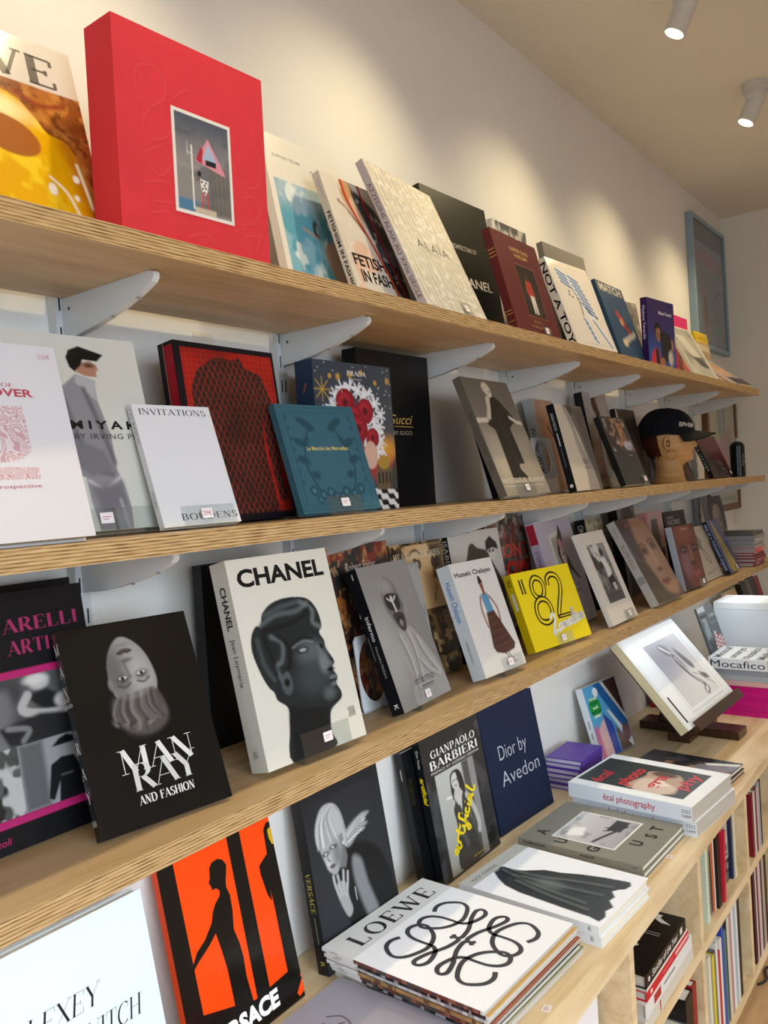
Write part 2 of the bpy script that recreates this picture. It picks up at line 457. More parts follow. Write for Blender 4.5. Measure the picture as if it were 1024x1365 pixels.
class Surf(View):
    """a printed rectangle in a book's own space: top-left corner o, right and down unit vectors, W x H metres"""
    def __init__(s, o, ex, ey, W, H, cell, bg, detail=True):
        s.o, s.ex, s.ey, s.W, s.H = np.array(o, float), np.array(ex, float), np.array(ey, float), W, H
        s.n = np.cross(s.ey, s.ex)
        nx, ny = (max(2, int(W / cell) + 1), max(2, int(H / cell) + 1)) if detail else (2, 2)
        gx, gy = np.meshgrid(np.linspace(0, 1, nx), np.linspace(0, 1, ny))
        s.img = np.tile(lin(bg), (ny, nx, 1)).astype(float)
        View.__init__(s, s, gx, gy, H / W, None, 1.0 / (nx - 1))
        s.vec = []; s.painted = detail
    # --- crisp print: flat shapes laid on the surface in thin layers
    def P3(s, pts, k):
        p = np.array(pts, float)
        return s.o + np.outer(p[:, 0] * s.W, s.ex) + np.outer(p[:, 1] * s.H, s.ey) + s.n * (0.00012 * (k + 1))
    def shape(s, pts, col, smooth=False, mat=0):
        pts = smooth_path(pts, 5, True) if smooth else pts
        s.vec.append((pts, [list(range(len(pts)))], col, mat)); return s
    def bar(s, x0, y0, x1, y1, col, mat=0):
        return s.shape([(x0, y1), (x1, y1), (x1, y0), (x0, y0)], col, mat=mat)
    def disc(s, cx, cy, r, col, n=28):
        return s.shape([(cx + r * cos(2 * pi * k / n), cy - r * s.W / s.H * sin(2 * pi * k / n)) for k in range(n)], col)
    def stroke(s, pts, w, col, smooth=True, closed=False, wf=None, mat=0):
        """w in widths; wf(i/n, direction) scales it along the way"""
        p = np.array(smooth_path(pts, 6, closed) if smooth else pts, float); p[:, 1] *= s.H / s.W
        if closed: p = np.vstack([p, p[:1]])
        d = np.gradient(p, axis=0); d /= np.linalg.norm(d, axis=1)[:, None] + 1e-12
        nr = np.stack([-d[:, 1], d[:, 0]], 1)
        ww = np.array([w * (wf(i / (len(p) - 1), d[i]) if wf else 1) for i in range(len(p))])[:, None] / 2
        v = np.vstack([p + nr * ww, p - nr * ww]); v[:, 1] *= s.W / s.H
        n = len(p)
        s.vec.append((v, [[i, i + 1, n + i + 1, n + i] for i in range(n - 1)], col, mat)); return s
    def text(s, t, x0, yb, cap, col, x1=None, bold=0.0, shear=0.0, mid=False, end=False, track=1.0, mat=0, dirn=(1, 0)):
        """printed sans lettering: starts at x0 (to x1), baseline yb, capital height cap in surface heights"""
        V, F, wd, ch = letters(t, bold, shear, track)
        k = cap * s.H / ch
        L = wd * k
        kx = k if x1 is None else k * (x1 - x0) * s.W / L
        L = L if x1 is None else (x1 - x0) * s.W
        off = -L / 2 if mid else (-L if end else 0)
        p = np.empty((len(V), 2)); p[:, 0] = (V[:, 0] * kx + off); p[:, 1] = -V[:, 1] * k
        c, q = dirn
        xy = np.stack([p[:, 0] * c - p[:, 1] * q, p[:, 0] * q + p[:, 1] * c], 1)
        xy[:, 0] = x0 + xy[:, 0] / s.W; xy[:, 1] = yb + xy[:, 1] / s.H
        s.vec.append((xy, F, col, mat)); return s
    def serif(s, t, x0, yb, cap, col, x1=None, thick=0.15, thin=0.035, shear=0.0, gap=0.12, mid=False, mat=0, dirn=(1, 0)):
        strokes, wd = serif_strokes(t, gap)
        k = cap * s.H; kx = k if x1 is None else (x1 - x0) * s.W / wd
        off = -wd * kx / 2 if mid else 0
        c, q = dirn
        for wt, pts in strokes:
            p = np.array(pts, float)
            if len(p) < 2: continue
            d = np.gradient(p, axis=0); d /= np.linalg.norm(d, axis=1)[:, None] + 1e-12
            w = {'T': np.full(len(p), thick), 't': np.full(len(p), thin)}.get(wt)
            if w is None: w = thin + (thick - thin) * np.abs(d[:, 1]) ** 1.5
            # strokes widen sideways, serifs and hairlines across their run
            nr = np.stack([-d[:, 1], d[:, 0]], 1) * w[:, None] / 2
            v = np.vstack([p + nr, p - nr])
            X = (v[:, 0] + shear * v[:, 1]) * kx + off; Y = -v[:, 1] * k
            xy = np.stack([x0 + (X * c - Y * q) / s.W, yb + (X * q + Y * c) / s.H], 1)
            n = len(p)
            s.vec.append((xy, [[i, i + 1, n + i + 1, n + i] for i in range(n - 1)], col, mat, 0))
        s.vec.append(None); return s
    def emit(s, mb):
        ny, nx = s.img.shape[:2]
        if not s.painted: nx = ny = 2
        gx, gy = s.gx.ravel(), s.gy.ravel()
        v = s.o + np.outer(gx * s.W, s.ex) + np.outer(gy * s.H, s.ey)
        f = [(j * nx + i, (j + 1) * nx + i, (j + 1) * nx + i + 1, j * nx + i + 1) for j in range(ny - 1) for i in range(nx - 1)]
        mb.add(v, f, np.clip(s.img.reshape(-1, 3), 0, 1), 0)
        k = 0
        for it in s.vec:
            if it is None:
                k += 1; continue
            pts, F, col, mat = it[:4]
            mb.add(s.P3(pts, min(k, 9)), F, col, mat)
            if len(it) == 4: k += 1

_LET = {}
def letters(t, bold=0.0, shear=0.0, track=1.0):
    key = (t, bold, shear, track)
    if key not in _LET:
        cu = bpy.data.curves.new('letters', 'FONT')
        cu.body = t; cu.resolution_u = 3; cu.offset = bold; cu.shear = shear; cu.space_character = track
        ob = bpy.data.objects.new('letters', cu)
        me = bpy.data.meshes.new_from_object(ob)
        V = np.array([v.co[:2] for v in me.vertices]).reshape(-1, 2)
        F = [list(p.vertices) for p in me.polygons]
        x0 = V[:, 0].min() if len(V) else 0
        if len(V): V[:, 0] -= x0
        _LET[key] = (V, F, V[:, 0].max() if len(V) else 1.0, 0.68)
        bpy.data.objects.remove(ob); bpy.data.curves.remove(cu); bpy.data.meshes.remove(me)
    return _LET[key]

def _arc(cx, cy, rx, ry, a0, a1, n=16):
    return [(cx + rx * cos(radians(a0 + (a1 - a0) * k / n)), cy + ry * sin(radians(a0 + (a1 - a0) * k / n))) for k in range(n + 1)]
def _stem(x): return ('T', [(x, 0), (x, 1)])
_h = lambda x0, x1, y: ('t', [(x0, y), (x1, y)])
_v = lambda x, y0, y1: ('t', [(x, y0), (x, y1)])
def _bowl(y0, y1, w): return ('c', [(0.12, y1), (0.28, y1)] + _arc(0.3, (y0 + y1) / 2, w, (y1 - y0) / 2, 90, -90) + [(0.12, y0)])
SER = {
 'A': (.74, [('t', [(.03, 0), (.37, 1)]), ('T', [(.36, 1), (.68, 0)]), _h(.15, .56, .33)], [(.03, 0), (.68, 0)]),
 'B': (.64, [_stem(.12), _bowl(.52, 1, .2), _bowl(0, .52, .26)], [(.12, 0), (.12, 1)]),
 'C': (.70, [('c', _arc(.40, .5, .34, .49, 52, 312, 26)), _v(.63, .68, .97)], []),
 'D': (.78, [_stem(.12), _bowl(0, 1, .40)], [(.12, 0), (.12, 1)]),
 'E': (.62, [_stem(.12), _h(.12, .55, .985), _h(.12, .42, .51), _h(.12, .58, .015), _v(.56, .78, 1), _v(.58, 0, .24), _v(.42, .42, .6)], [(.12, 0), (.12, 1)]),
 'F': (.58, [_stem(.12), _h(.12, .55, .985), _h(.12, .42, .51), _v(.55, .78, 1), _v(.42, .42, .6)], [(.12, 0), (.12, 1)]),
 'G': (.76, [('c', _arc(.40, .5, .34, .49, 52, 312, 26)), _v(.63, .68, .97), ('T', [(.62, .05), (.62, .42)]), _h(.48, .74, .42)], []),
 'H': (.78, [_stem(.12), _stem(.64), _h(.12, .64, .51)], [(.12, 0), (.12, 1), (.64, 0), (.64, 1)]),
 'I': (.26, [_stem(.13)], [(.13, 0), (.13, 1)]),
 'J': (.46, [('T', [(.32, 1), (.32, .2)]), ('c', _arc(.18, .2, .14, .2, 0, -150, 10))], [(.32, 1)]),
 'K': (.74, [_stem(.12), ('t', [(.14, .38), (.62, 1)]), ('T', [(.28, .55), (.66, 0)])], [(.12, 0), (.12, 1), (.62, 1), (.66, 0)]),
 'L': (.60, [_stem(.12), _h(.12, .56, .015), _v(.56, 0, .26)], [(.12, 0), (.12, 1)]),
 'M': (.92, [_v(.1, 0, 1), ('T', [(.13, 1), (.44, 0)]), ('t', [(.44, 0), (.76, 1)]), _stem(.78)], [(.1, 0), (.08, 1), (.78, 0), (.80, 1)]),
 'N': (.76, [_v(.1, 0, 1), ('T', [(.12, 1), (.62, 0)]), _v(.64, 0, 1)], [(.1, 0), (.06, 1), (.64, 1)]),
 'O': (.80, [('c', _arc(.40, .5, .34, .49, 0, 360, 36))], []),
 'P': (.62, [_stem(.12), _bowl(.46, 1, .24)], [(.12, 0), (.12, 1)]),
 'Q': (.80, [('c', _arc(.40, .5, .34, .49, 0, 360, 36)), ('T', [(.42, .2), (.7, -.14)])], []),
 'R': (.70, [_stem(.12), _bowl(.5, 1, .22), ('T', [(.32, .5), (.62, 0)])], [(.12, 0), (.12, 1), (.64, 0)]),
 'S': (.58, [('c', _arc(.30, .745, .20, .245, 40, 215, 14) + [(.22, .57), (.36, .45)] + _arc(.28, .255, .22, .245, 48, -145, 14)), _v(.47, .74, .97), _v(.08, .04, .28)], []),
 'T': (.68, [_stem(.34), _h(.02, .66, .985), _v(.03, .76, 1), _v(.65, .76, 1)], [(.34, 0)]),
 'U': (.76, [('T', [(.12, 1), (.12, .3)]), ('c', _arc(.37, .3, .25, .29, 180, 360, 16)), _v(.62, .3, 1)], [(.12, 1), (.62, 1)]),
 'V': (.72, [('T', [(.05, 1), (.37, 0)]), ('t', [(.37, 0), (.66, 1)])], [(.05, 1), (.66, 1)]),
 'W': (1.04, [('T', [(.05, 1), (.31, 0)]), ('t', [(.31, 0), (.53, 1)]), ('T', [(.51, 1), (.75, 0)]), ('t', [(.75, 0), (.98, 1)])], [(.05, 1), (.53, 1), (.98, 1)]),
 'X': (.70, [('T', [(.06, 1), (.62, 0)]), ('t', [(.05, 0), (.62, 1)])], [(.06, 1), (.62, 0), (.05, 0), (.62, 1)]),
 'Y': (.70, [('T', [(.05, 1), (.35, .45)]), ('t', [(.35, .45), (.64, 1)]), ('T', [(.35, 0), (.35, .46)])], [(.05, 1), (.64, 1), (.35, 0)]),
 'Z': (.62, [_h(.06, .56, .985), ('T', [(.54, 1), (.06, 0)]), _h(.06, .58, .015), _v(.07, .78, 1), _v(.58, 0, .24)], []),
 '.': (.2, [('T', [(.1, 0), (.1, .1)])], []), "'": (.2, [('T', [(.1, .75), (.1, 1)])], []),
}
def serif_strokes(t, gap=0.12):
    out = []; x = 0
    for ch in t:
        if ch == ' ':
            x += 0.42; continue
        w, st, ends = SER[ch]
        for wt, p in st:
            out.append((wt, [(x + a, b) for a, b in p]))
        for ex, ey in ends:
            out.append(('t', [(x + ex - .11, .015 if ey == 0 else .985), (x + ex + .11, .015 if ey == 0 else .985)]))
        x += w + gap
    return out, max(x - gap, 0.1)

# ------------------------------------------------------------------ reusable pictures
def face(v, skin=0xc8a088, hair=0x2a1c16, lip=0x9a4a44, dark=0x2a1a14, light=-1, hairshape='short', neck=True):
    """a plain portrait in unit coordinates around the face centre (face half width about 0.7, chin at 1)"""
    sh = tuple(int(c * 0.55) for c in (((skin >> 16) & 255), ((skin >> 8) & 255), (skin & 255)))
    hi = tuple(min(255, int(c * 1.22)) for c in (((skin >> 16) & 255), ((skin >> 8) & 255), (skin & 255)))
    if hairshape == 'long':
        v.poly([(-.95, -.9), (-.5, -1.35), (.3, -1.4), (.9, -1), (1.05, 0), (1.15, 1.6), (.5, 1.7), (-.7, 1.7), (-1.15, 1.5), (-1.05, .2)], hair, .1, smooth=True)
    elif hairshape == 'short':
        v.ell(0, -.35, .92, 1.0, hair, .1)
    elif hairshape == 'afro':
        v.ell(0, -.6, 1.35, 1.15, hair, .2)
    if neck: v.poly([(-.35, .6), (.35, .6), (.42, 1.6), (-.42, 1.6)], sh, .12)
    outline = [(-.68, -.5), (-.4, -.95), (0, -1.02), (.4, -.95), (.68, -.5), (.66, .15), (.48, .65), (.15, 1.0), (-.15, 1.0), (-.48, .65), (-.66, .15)]
    v.poly(outline, skin, .06, smooth=True)
    f = v.within(outline, .06, True)
    f.ell(.48 * -light, .1, .34, .85, sh, .5, a=.75)
    f.ell(.25 * light, -.1, .3, .5, hi, .5, a=.5)
    for sx in (-1, 1):
        v.ell(.3 * sx, -.17, .2, .13, sh, .16, a=.75)
        v.ell(.3 * sx, -.14, .12, .055, 0xe8e2da, .04)
        v.ell(.3 * sx, -.14, .058, .058, dark, .03)
        v.line([(.16 * sx, -.17), (.3 * sx, -.21), (.44 * sx, -.14)], .035, dark, .04, smooth=True)
        v.line([(.12 * sx, -.33), (.3 * sx, -.4), (.48 * sx, -.32)], .07, hair, .06, a=.85, smooth=True)
    v.line([(.06 * -light, -.15), (.11 * -light, .2), (.1 * -light, .32)], .08, sh, .12, a=.7, smooth=True)
    v.ell(0, .34, .16, .06, sh, .1, a=.8)
    v.poly([(-.25, .58), (-.1, .52), (0, .55), (.1, .52), (.25, .58), (.1, .68), (-.1, .68)], lip, .04, smooth=True)
    v.line([(-.23, .585), (0, .6), (.23, .585)], .025, dark, .03)
    v.ell(0, .8, .15, .04, sh, .12, a=.5)
    if hairshape == 'long':
        v.poly([(-.75, .4), (-.78, -.5), (-.35, -1.0), (0, -1.05), (-.3, -.75), (-.6, -.2)], hair, .1, smooth=True)
        v.poly([(.75, .4), (.78, -.5), (.35, -1.0), (-.05, -1.05), (.35, -.75), (.62, -.2)], hair, .1, smooth=True)
    elif hairshape == 'short':
        v.poly([(-.72, -.2), (-.74, -.8), (-.3, -1.25), (.35, -1.25), (.74, -.8), (.72, -.2), (.6, -.6), (.2, -.82), (-.25, -.8), (-.6, -.55)], hair, .08, smooth=True)
    return v
def figure(v, dress=0x181614, skin=0xc8a890, hair=0x2a1c16, gown=True):
    """a standing figure in a 0..1 area"""
    v.line([(.38, .24), (.27, .38), (.24, .52)], .06, skin, .02, smooth=True)
    v.line([(.60, .24), (.72, .36), (.68, .5)], .06, skin, .02, smooth=True)
    v.rect(.46, .14, .53, .22, skin, .01)
    if gown:
        v.poly([(.38, .21), (.6, .21), (.6, .42), (.8, .97), (.18, .97), (.4, .42)], dress, .015)
    else:
        v.poly([(.37, .21), (.61, .21), (.6, .55), (.38, .55)], dress, .015)
        v.poly([(.39, .54), (.49, .54), (.48, .96), (.42, .96)], dress, .015); v.poly([(.5, .54), (.6, .54), (.58, .96), (.52, .96)], dress, .015)
    v.ell(.49, .115, .075, .06, hair, .015); v.ell(.5, .125, .055, .05, skin, .015)
    return v

def squeeze(k, fn):
    """print fn on the part of a cover below k, leaving the strip above plain"""
    def g(s):
        q = copy.copy(s); q.a = s; q.gy = (s.gy - k) / (1 - k); q.asp = s.asp * (1 - k); q.clip = (q.gy >= 0).astype(float); q.H = s.H * (1 - k); q.vec = []
        fn(q)
        for it in q.vec:
            if it is not None:
                p = np.array(it[0], float); p[:, 1] = k + (1 - k) * p[:, 1]; it = (p,) + tuple(it[1:])
            s.vec.append(it)
    return g

# ------------------------------------------------------------------ books
CAMP = np.array([0, 0, CAM_Z])
Z1, Z2, Z3, ZC, ZM, ZB = 1.9645, 1.5606, 1.1537, 0.645, 0.375, 0.05
def frame(fit, zs, lift=0.0):
    x, y, yaw, lean, w, h, t = fit
    return (x, y, zs + t * sin(lean) + lift), (-lean, 0, yaw)

def book(name, label, fit, zs, paint=None, kind='hard', col=0xf0f0ee, finish='satin', spine=None, spine_col=None, pages=0xe9e2d2,
         cat='book', group=None, lift=0.0, k=1.35, detail=True, spine_finish=None, back_col=None, board=None):
    x, y, yaw, lean, w, h, t = fit
    loc, rot = frame(fit, zs, lift)
    r = thing(name, label, cat, loc, rot, group)
    d = max(0.5, np.linalg.norm(np.array(loc) + np.array([w / 2, 0, h / 2 * (lean < 1)]) - CAMP))
    cell = max(0.0008, k * d / FPX)
    bt = board if board is not None else (0.0026 if kind == 'hard' else 0.0005)
    if t < 0.008: bt = min(bt, 0.0004)
    sc = col if spine_col is None else spine_col
    mb = MB()
    s = Surf((0, 0, h), (1, 0, 0), (0, 0, -1), w, h, cell, col, detail and paint is not None)
    if paint: paint(s)
    s.emit(mb)
    mb.box(0.0004, 0, 0, w, bt, h, col, 0, skip=('-y',))
    mb.build('front_cover', [finish, 'foil'], r)
    mb = MB()
    s = Surf((0, 0, h), (0, 0, -1), (0, 1, 0), h, t, cell, sc, False)
    if spine: spine(s)
    s.emit(mb)
    mb.box(0, 0.0002, 0.0001, bt, t - 0.0002, h - 0.0001, sc, 0, skip=('-x',))
    mb.build('spine', [spine_finish or finish, 'foil'], r)
    mb = MB(); mb.box(0.0004, t - bt, 0, w, t, h, sc if back_col is None else back_col)
    mb.build('back_cover', finish, r)
    o = 0.003 if kind == 'hard' else 0.0004
    mb = MB(); mb.box(bt, bt, o, w - o, t - bt, h - o, pages, skip=('-x',))
    mb.build('page_block', 'pages', r)
    return r

def price_holder(label, fit, zs, u0, wd, text=None, lip=0.03, scribble=True, tag_u=0.5, back=0.09, plate=False):
    """clear acrylic easel: lip, foot and back plate bent from one strip, with a small price sticker on the lip"""
    x, y, yaw, lean, w, h, t = fit
    r = thing('acrylic_book_stand', label, 'book stand', (x, y, zs), (0, 0, yaw), None)
    cl, sl = cos(lean), sin(lean)
    def L(yy, zz): return (yy * cl + zz * sl, t * sl - yy * sl + zz * cl + 0.0026)
    g = 0.0035; th = 0.0018
    lo = L(-g, 0.0)
    path = [L(-g, lip), lo, (lo[0], 0.0012), (L(t + g, 0)[0] + 0.004, 0.0012), L(t + g, 0.012 + 0.004), L(t + g, back)]
    P = [np.array(p) for p in path]; A = []; B = []
    for i, p in enumerate(P):
        d0 = (p - P[i - 1]) if i else (P[1] - p); d1 = (P[i + 1] - p) if i < len(P) - 1 else d0
        d = d0 / np.linalg.norm(d0) + d1 / np.linalg.norm(d1); d /= np.linalg.norm(d)
        n = np.array([-d[1], d[0]]) * th / 2
        A.append(tuple(p + n)); B.append(tuple(p - n))
    mb = MB(); mb.prism(A + B[::-1], u0 * w, u0 * w + wd, 'x', 0xffffff)
    mb.build('stand_body', 'acrylic', r)
    if text or scribble:
        tw, tH = 0.021, 0.016
        c = u0 * w + wd * tag_u
        a = L(-g - th * 0.75, lip * 0.55 - tH / 2); b = L(-g - th * 0.75, lip * 0.55 + tH / 2)
        up = np.array([0, b[0] - a[0], b[1] - a[1]]); up /= np.linalg.norm(up)
        s = Surf((c - tw / 2, b[0], b[1]), (1, 0, 0), -up, tw, tH, 0.01, 0xf6eef0, False)
        if text: s.text(text, .12, .72, .46, 0xc0708a, x1=.88)
        else:
            s.bar(.18, .36, .8, .44, 0xcf8fa4); s.bar(.2, .58, .62, .66, 0xd39aae)
        mb = MB(); s.emit(mb); mb.build('price_sticker', 'matte', r)
    return r

# ------------------------------------------------------------------ the room
X0, X1, Y0, WY = ROOM_X0, ROOM_X1, ROOM_Y0, WALL_Y
mb = MB(); mb.box(X0, Y0, -0.1, X1, WY, 0.0); struct(mb.build('floor', 'oak_floor'))
mb = MB(); mb.box(X0, Y0, CEIL, X1, WY, CEIL + 0.1); struct(mb.build('ceiling', 'ceil'))
mb = MB(); mb.box(X0 - 0.12, WY, -0.1, X1 + 0.12, WY + 0.12, CEIL + 0.1); struct(mb.build('wall_left', 'wall'))
mb = MB(); mb.box(X1, Y0, -0.1, X1 + 0.12, WY, CEIL + 0.1); struct(mb.build('wall_far', 'wall'))
ux0, ux1, uz0, uz1 = -2.3, 1.0, 0.6, 2.70
mb = MB()
mb.box(X0 - .12, Y0 - .12, -.1, ux0, Y0, CEIL + .1); mb.box(ux1, Y0 - .12, -.1, X1 + .12, Y0, CEIL + .1)
mb.box(ux0, Y0 - .12, -.1, ux1, Y0, uz0); mb.box(ux0, Y0 - .12, uz1, ux1, Y0, CEIL + .1)
struct(mb.build('wall_right', 'wall'))
mb = MB()
for a, b in ((ux0, ux0 + .05), (ux1 - .05, ux1), (-.67, -.63)):
    mb.box(a, Y0 - .09, uz0, b, Y0 - .02, uz1, 0x30302f)
mb.box(ux0, Y0 - .09, uz0, ux1, Y0 - .02, uz0 + .05, 0x30302f); mb.box(ux0, Y0 - .09, uz1 - .05, ux1, Y0 - .02, uz1, 0x30302f)
w2 = struct(mb.build('window_2', 'paint'))
mb = MB(); mb.box(ux0 + .05, Y0 - .06, uz0 + .05, ux1 - .05, Y0 - .055, uz1 - .05); mb.build('pane', 'glass', w2)
wy0, wy1, wz0, wz1 = -2.0, 0.5, 0.25, 2.40
mb = MB()
mb.box(X0 - .12, Y0, -.1, X0, wy0, CEIL + .1); mb.box(X0 - .12, wy1, -.1, X0, WY, CEIL + .1)
mb.box(X0 - .12, wy0, -.1, X0, wy1, wz0); mb.box(X0 - .12, wy0, wz1, X0, wy1, CEIL + .1)
struct(mb.build('wall_near', 'wall'))
mb = MB()
for a, b in ((wy0, wy0 + .05), (wy1 - .05, wy1), (-.77, -.73)):
    mb.box(X0 - .09, a, wz0, X0 - .02, b, wz1, 0x30302f)
mb.box(X0 - .09, wy0, wz0, X0 - .02, wy1, wz0 + .05, 0x30302f); mb.box(X0 - .09, wy0, wz1 - .05, X0 - .02, wy1, wz1, 0x30302f)
w1 = struct(mb.build('window_1', 'paint'))
mb = MB(); mb.box(X0 - .06, wy0 + .05, wz0 + .05, X0 - .055, wy1 - .05, wz1 - .05); mb.build('pane', 'glass', w1)

# ------------------------------------------------------------------ shelves on slotted uprights
YF, YB = 0.90, 1.183
def board(name, label, x0, x1, ztop, th, mats=('birch', 'ply'), joint=None):
    r = thing(name, label, 'shelf', (x0, YF, ztop))
    L = x1 - x0; D = YB - YF
    cuts = [0, joint - x0, L] if joint else [0, L]
    for a, b in zip(cuts, cuts[1:]):
        mb = MB()
        mb.box(a + .0004, 0, -th, b - .0004, D, 0, 0xffffff, 0, skip=('-y', '-x', '+x'))
        mb.box(a + .0004, 0, -th, b - .0004, D, 0, 0xffffff, 1, skip=('+y', '-z', '+z'))
        mb.build('board', mats, r)
    return r
board('wall_shelf', 'top plywood wall shelf carrying the red boxed book', -0.6, 4.215, Z1, .0272, joint=3.45)
board('wall_shelf', 'middle plywood wall shelf with the mannequin head and black cap', -0.6, 4.245, Z2, .0276, joint=3.55)
board('wall_shelf', 'lowest plywood wall shelf over the book counter', -0.6, 4.37, Z3, .0292, joint=2.95)

BX = [0.272, 0.772, 1.272, 1.757, 2.256, 2.755, 3.245, 3.728, 4.16]
ORD = ['first', 'second', 'third', 'fourth', 'fifth', 'sixth', 'seventh', 'eighth', 'ninth']
def upright(i, x):
    mb = MB()
    z0, z1 = 1.02, Z1 - 0.004
    mb.box(x - .0125, 1.187, z0, x + .0125, WY - .0005, z1, 0xcdd0d2)
    z = z1 - .03
    while z > z0 + .03:
        for sx in (-.0055, .0055):
            mb.box(x + sx - .0015, 1.1866, z - .012, x + sx + .0015, 1.1872, z + .012, 0x2a2c2e)
        z -= .05
    tag(mb.build('slotted_upright', 'paint'), 'white slotted metal shelf upright on the wall, %s from the near end' % ORD[i], 'shelf upright', 'slotted shelf uprights')
BR_PTS = [(1.186, 0), (.966, 0), (.958, -.004), (.957, -.010), (.963, -.016), (.99, -.027), (1.04, -.042), (1.10, -.055), (1.15, -.062), (1.186, -.064)]
def bracket(i, x, ztop, where):
    r = thing('shelf_bracket', 'white metal bracket under the %s shelf, %s from the near end' % (where, ORD[i]), 'bracket', (x, 0, ztop), group='%s shelf brackets' % where)
    mb = MB(); mb.prism(BR_PTS, -.0012, .0012, 'x', 0xd2d5d7)
    mb.build('web', 'paint', r)
    mb = MB()
    P = BR_PTS[2:]
    for a, b in zip(P, P[1:]):
        mb.add([(-.0012, a[0], a[1]), (.010, a[0], a[1] - .0005), (.010, b[0], b[1] - .0005), (-.0012, b[0], b[1]),
                (-.0012, a[0], a[1] + .0016), (.010, a[0], a[1] + .0012), (.010, b[0], b[1] + .0012), (-.0012, b[0], b[1] + .0016)],
               [(0, 1, 2, 3), (7, 6, 5, 4), (1, 5, 6, 2)], 0xd9dcde)
    mb.build('flange', 'paint', r)
    for yy, zz in ((1.168, -.018), (1.062, -.0475), (1.0, -.0305)):
        mb = MB()
        if yy > 1.1: mb.lathe([(.0028, 0), (.0028, .0006)], 12, 0x26282a, axis=(-1, 0, 0), origin=(-.0012, yy, zz))
        else: mb.lathe([(.0032, 0), (.0032, .002), (.001, .003)], 12, 0x8a8c8e, axis=(0, .35, -1), origin=(.004, yy, zz))
        mb.build('fixing_hole' if yy > 1.1 else 'screw', 'paint', r)
for i, x in enumerate(BX):
    upright(i, x)
    for zt, th, nm in ((Z1, .0272, 'top'), (Z2, .0276, 'middle'), (Z3, .0292, 'lowest')):
        bracket(i, x, zt - th - .0002, nm)
# a cool white light strip runs under the lowest shelf, behind its front edge
r = thing('light_strip', 'slim cool white light strip under the front of the lowest wall shelf', 'light strip', (1.9, .925, Z3 - .0292))
mb = MB(); mb.box(-2.45, -.009, -.0075, 2.45, -.0075, -.0003, 0xb9bcbf); mb.box(-2.45, .0075, -.0075, 2.45, .009, -.0003, 0xb9bcbf); mb.box(-2.45, -.0075, -.0015, 2.45, .0075, -.0003, 0xb9bcbf); mb.build('profile', 'paint', r)
mb = MB(); mb.box(-2.449, -.0073, -.0060, 2.449, .0073, -.0040); mb.build('diffuser', 'led', r)
l = bpy.data.lights.new('strip_light', 'AREA'); l.shape = 'RECTANGLE'; l.size = 4.88; l.size_y = .014; l.energy = LED_W; l.color = LED_COL
lo = bpy.data.objects.new('strip_light', l); C.objects.link(lo); lo.parent = r; lo.location = (0, 0, -.0082)
# shelf paper scraps
def scrap(lbl, x0, z0, x1, z1, c):
    mb = MB(); mb.box(x0, WY - .0012, z0, x1, WY - .0002, z1, c)
    tag(mb.build('tape_strip', 'matte'), lbl, 'tape')
scrap('pale strip of tape on the wall under the top shelf', 1.055, 1.902, 1.105, 1.924, 0xe6ded0)

# ------------------------------------------------------------------ counter and open cabinet below
mb = MB()
cf = 0.655
r = thing('worktop', 'long birch plywood counter top under the lowest wall shelf', 'counter', (-0.6, cf, ZC))
mb.box(0, 0, -.033, 5.54, WY - cf - .001, 0, 0, 0, skip=('-y',)); mb.box(0, 0, -.033, 5.54, .1, 0, 0, 1, skip=('+y', '+x', '-x', '+z', '-z'))
mb.build('top_panel', ['birch_pale', 'birch_pale'], r)
cab = thing('open_cabinet', 'open birch cabinet full of upright books below the counter', 'cabinet', (0, cf + .006, 0))
D = .36; T = .026; zt = ZC - .0335
def panel(nm, *b):
    mb = MB(); mb.box(*b); mb.build(nm, 'birch_pale', cab)
DIV = [0.215, 0.695, 1.175, 1.655, 2.14, 2.625, 3.11, 3.595, 4.08, 4.56]
for x in DIV: panel('divider', x - T / 2, 0, .028, x + T / 2, D, zt)
for a, b in zip(DIV, DIV[1:]):
    panel('middle_shelf', a + T / 2, .002, ZM - .028, b - T / 2, D - .01, ZM)
panel('bottom_panel', DIV[0] - T / 2, .001, ZB - .026, DIV[-1] + T / 2, D, ZB - .0002)
panel('back_panel', DIV[0] - T / 2, D, 0, DIV[-1] + T / 2, D + .01, zt)
panel('plinth', DIV[0], .012, 0, DIV[-1], .03, ZB - .027)
panel('plinth', DIV[0], D - .03, 0, DIV[-1], D - .012, ZB - .027)

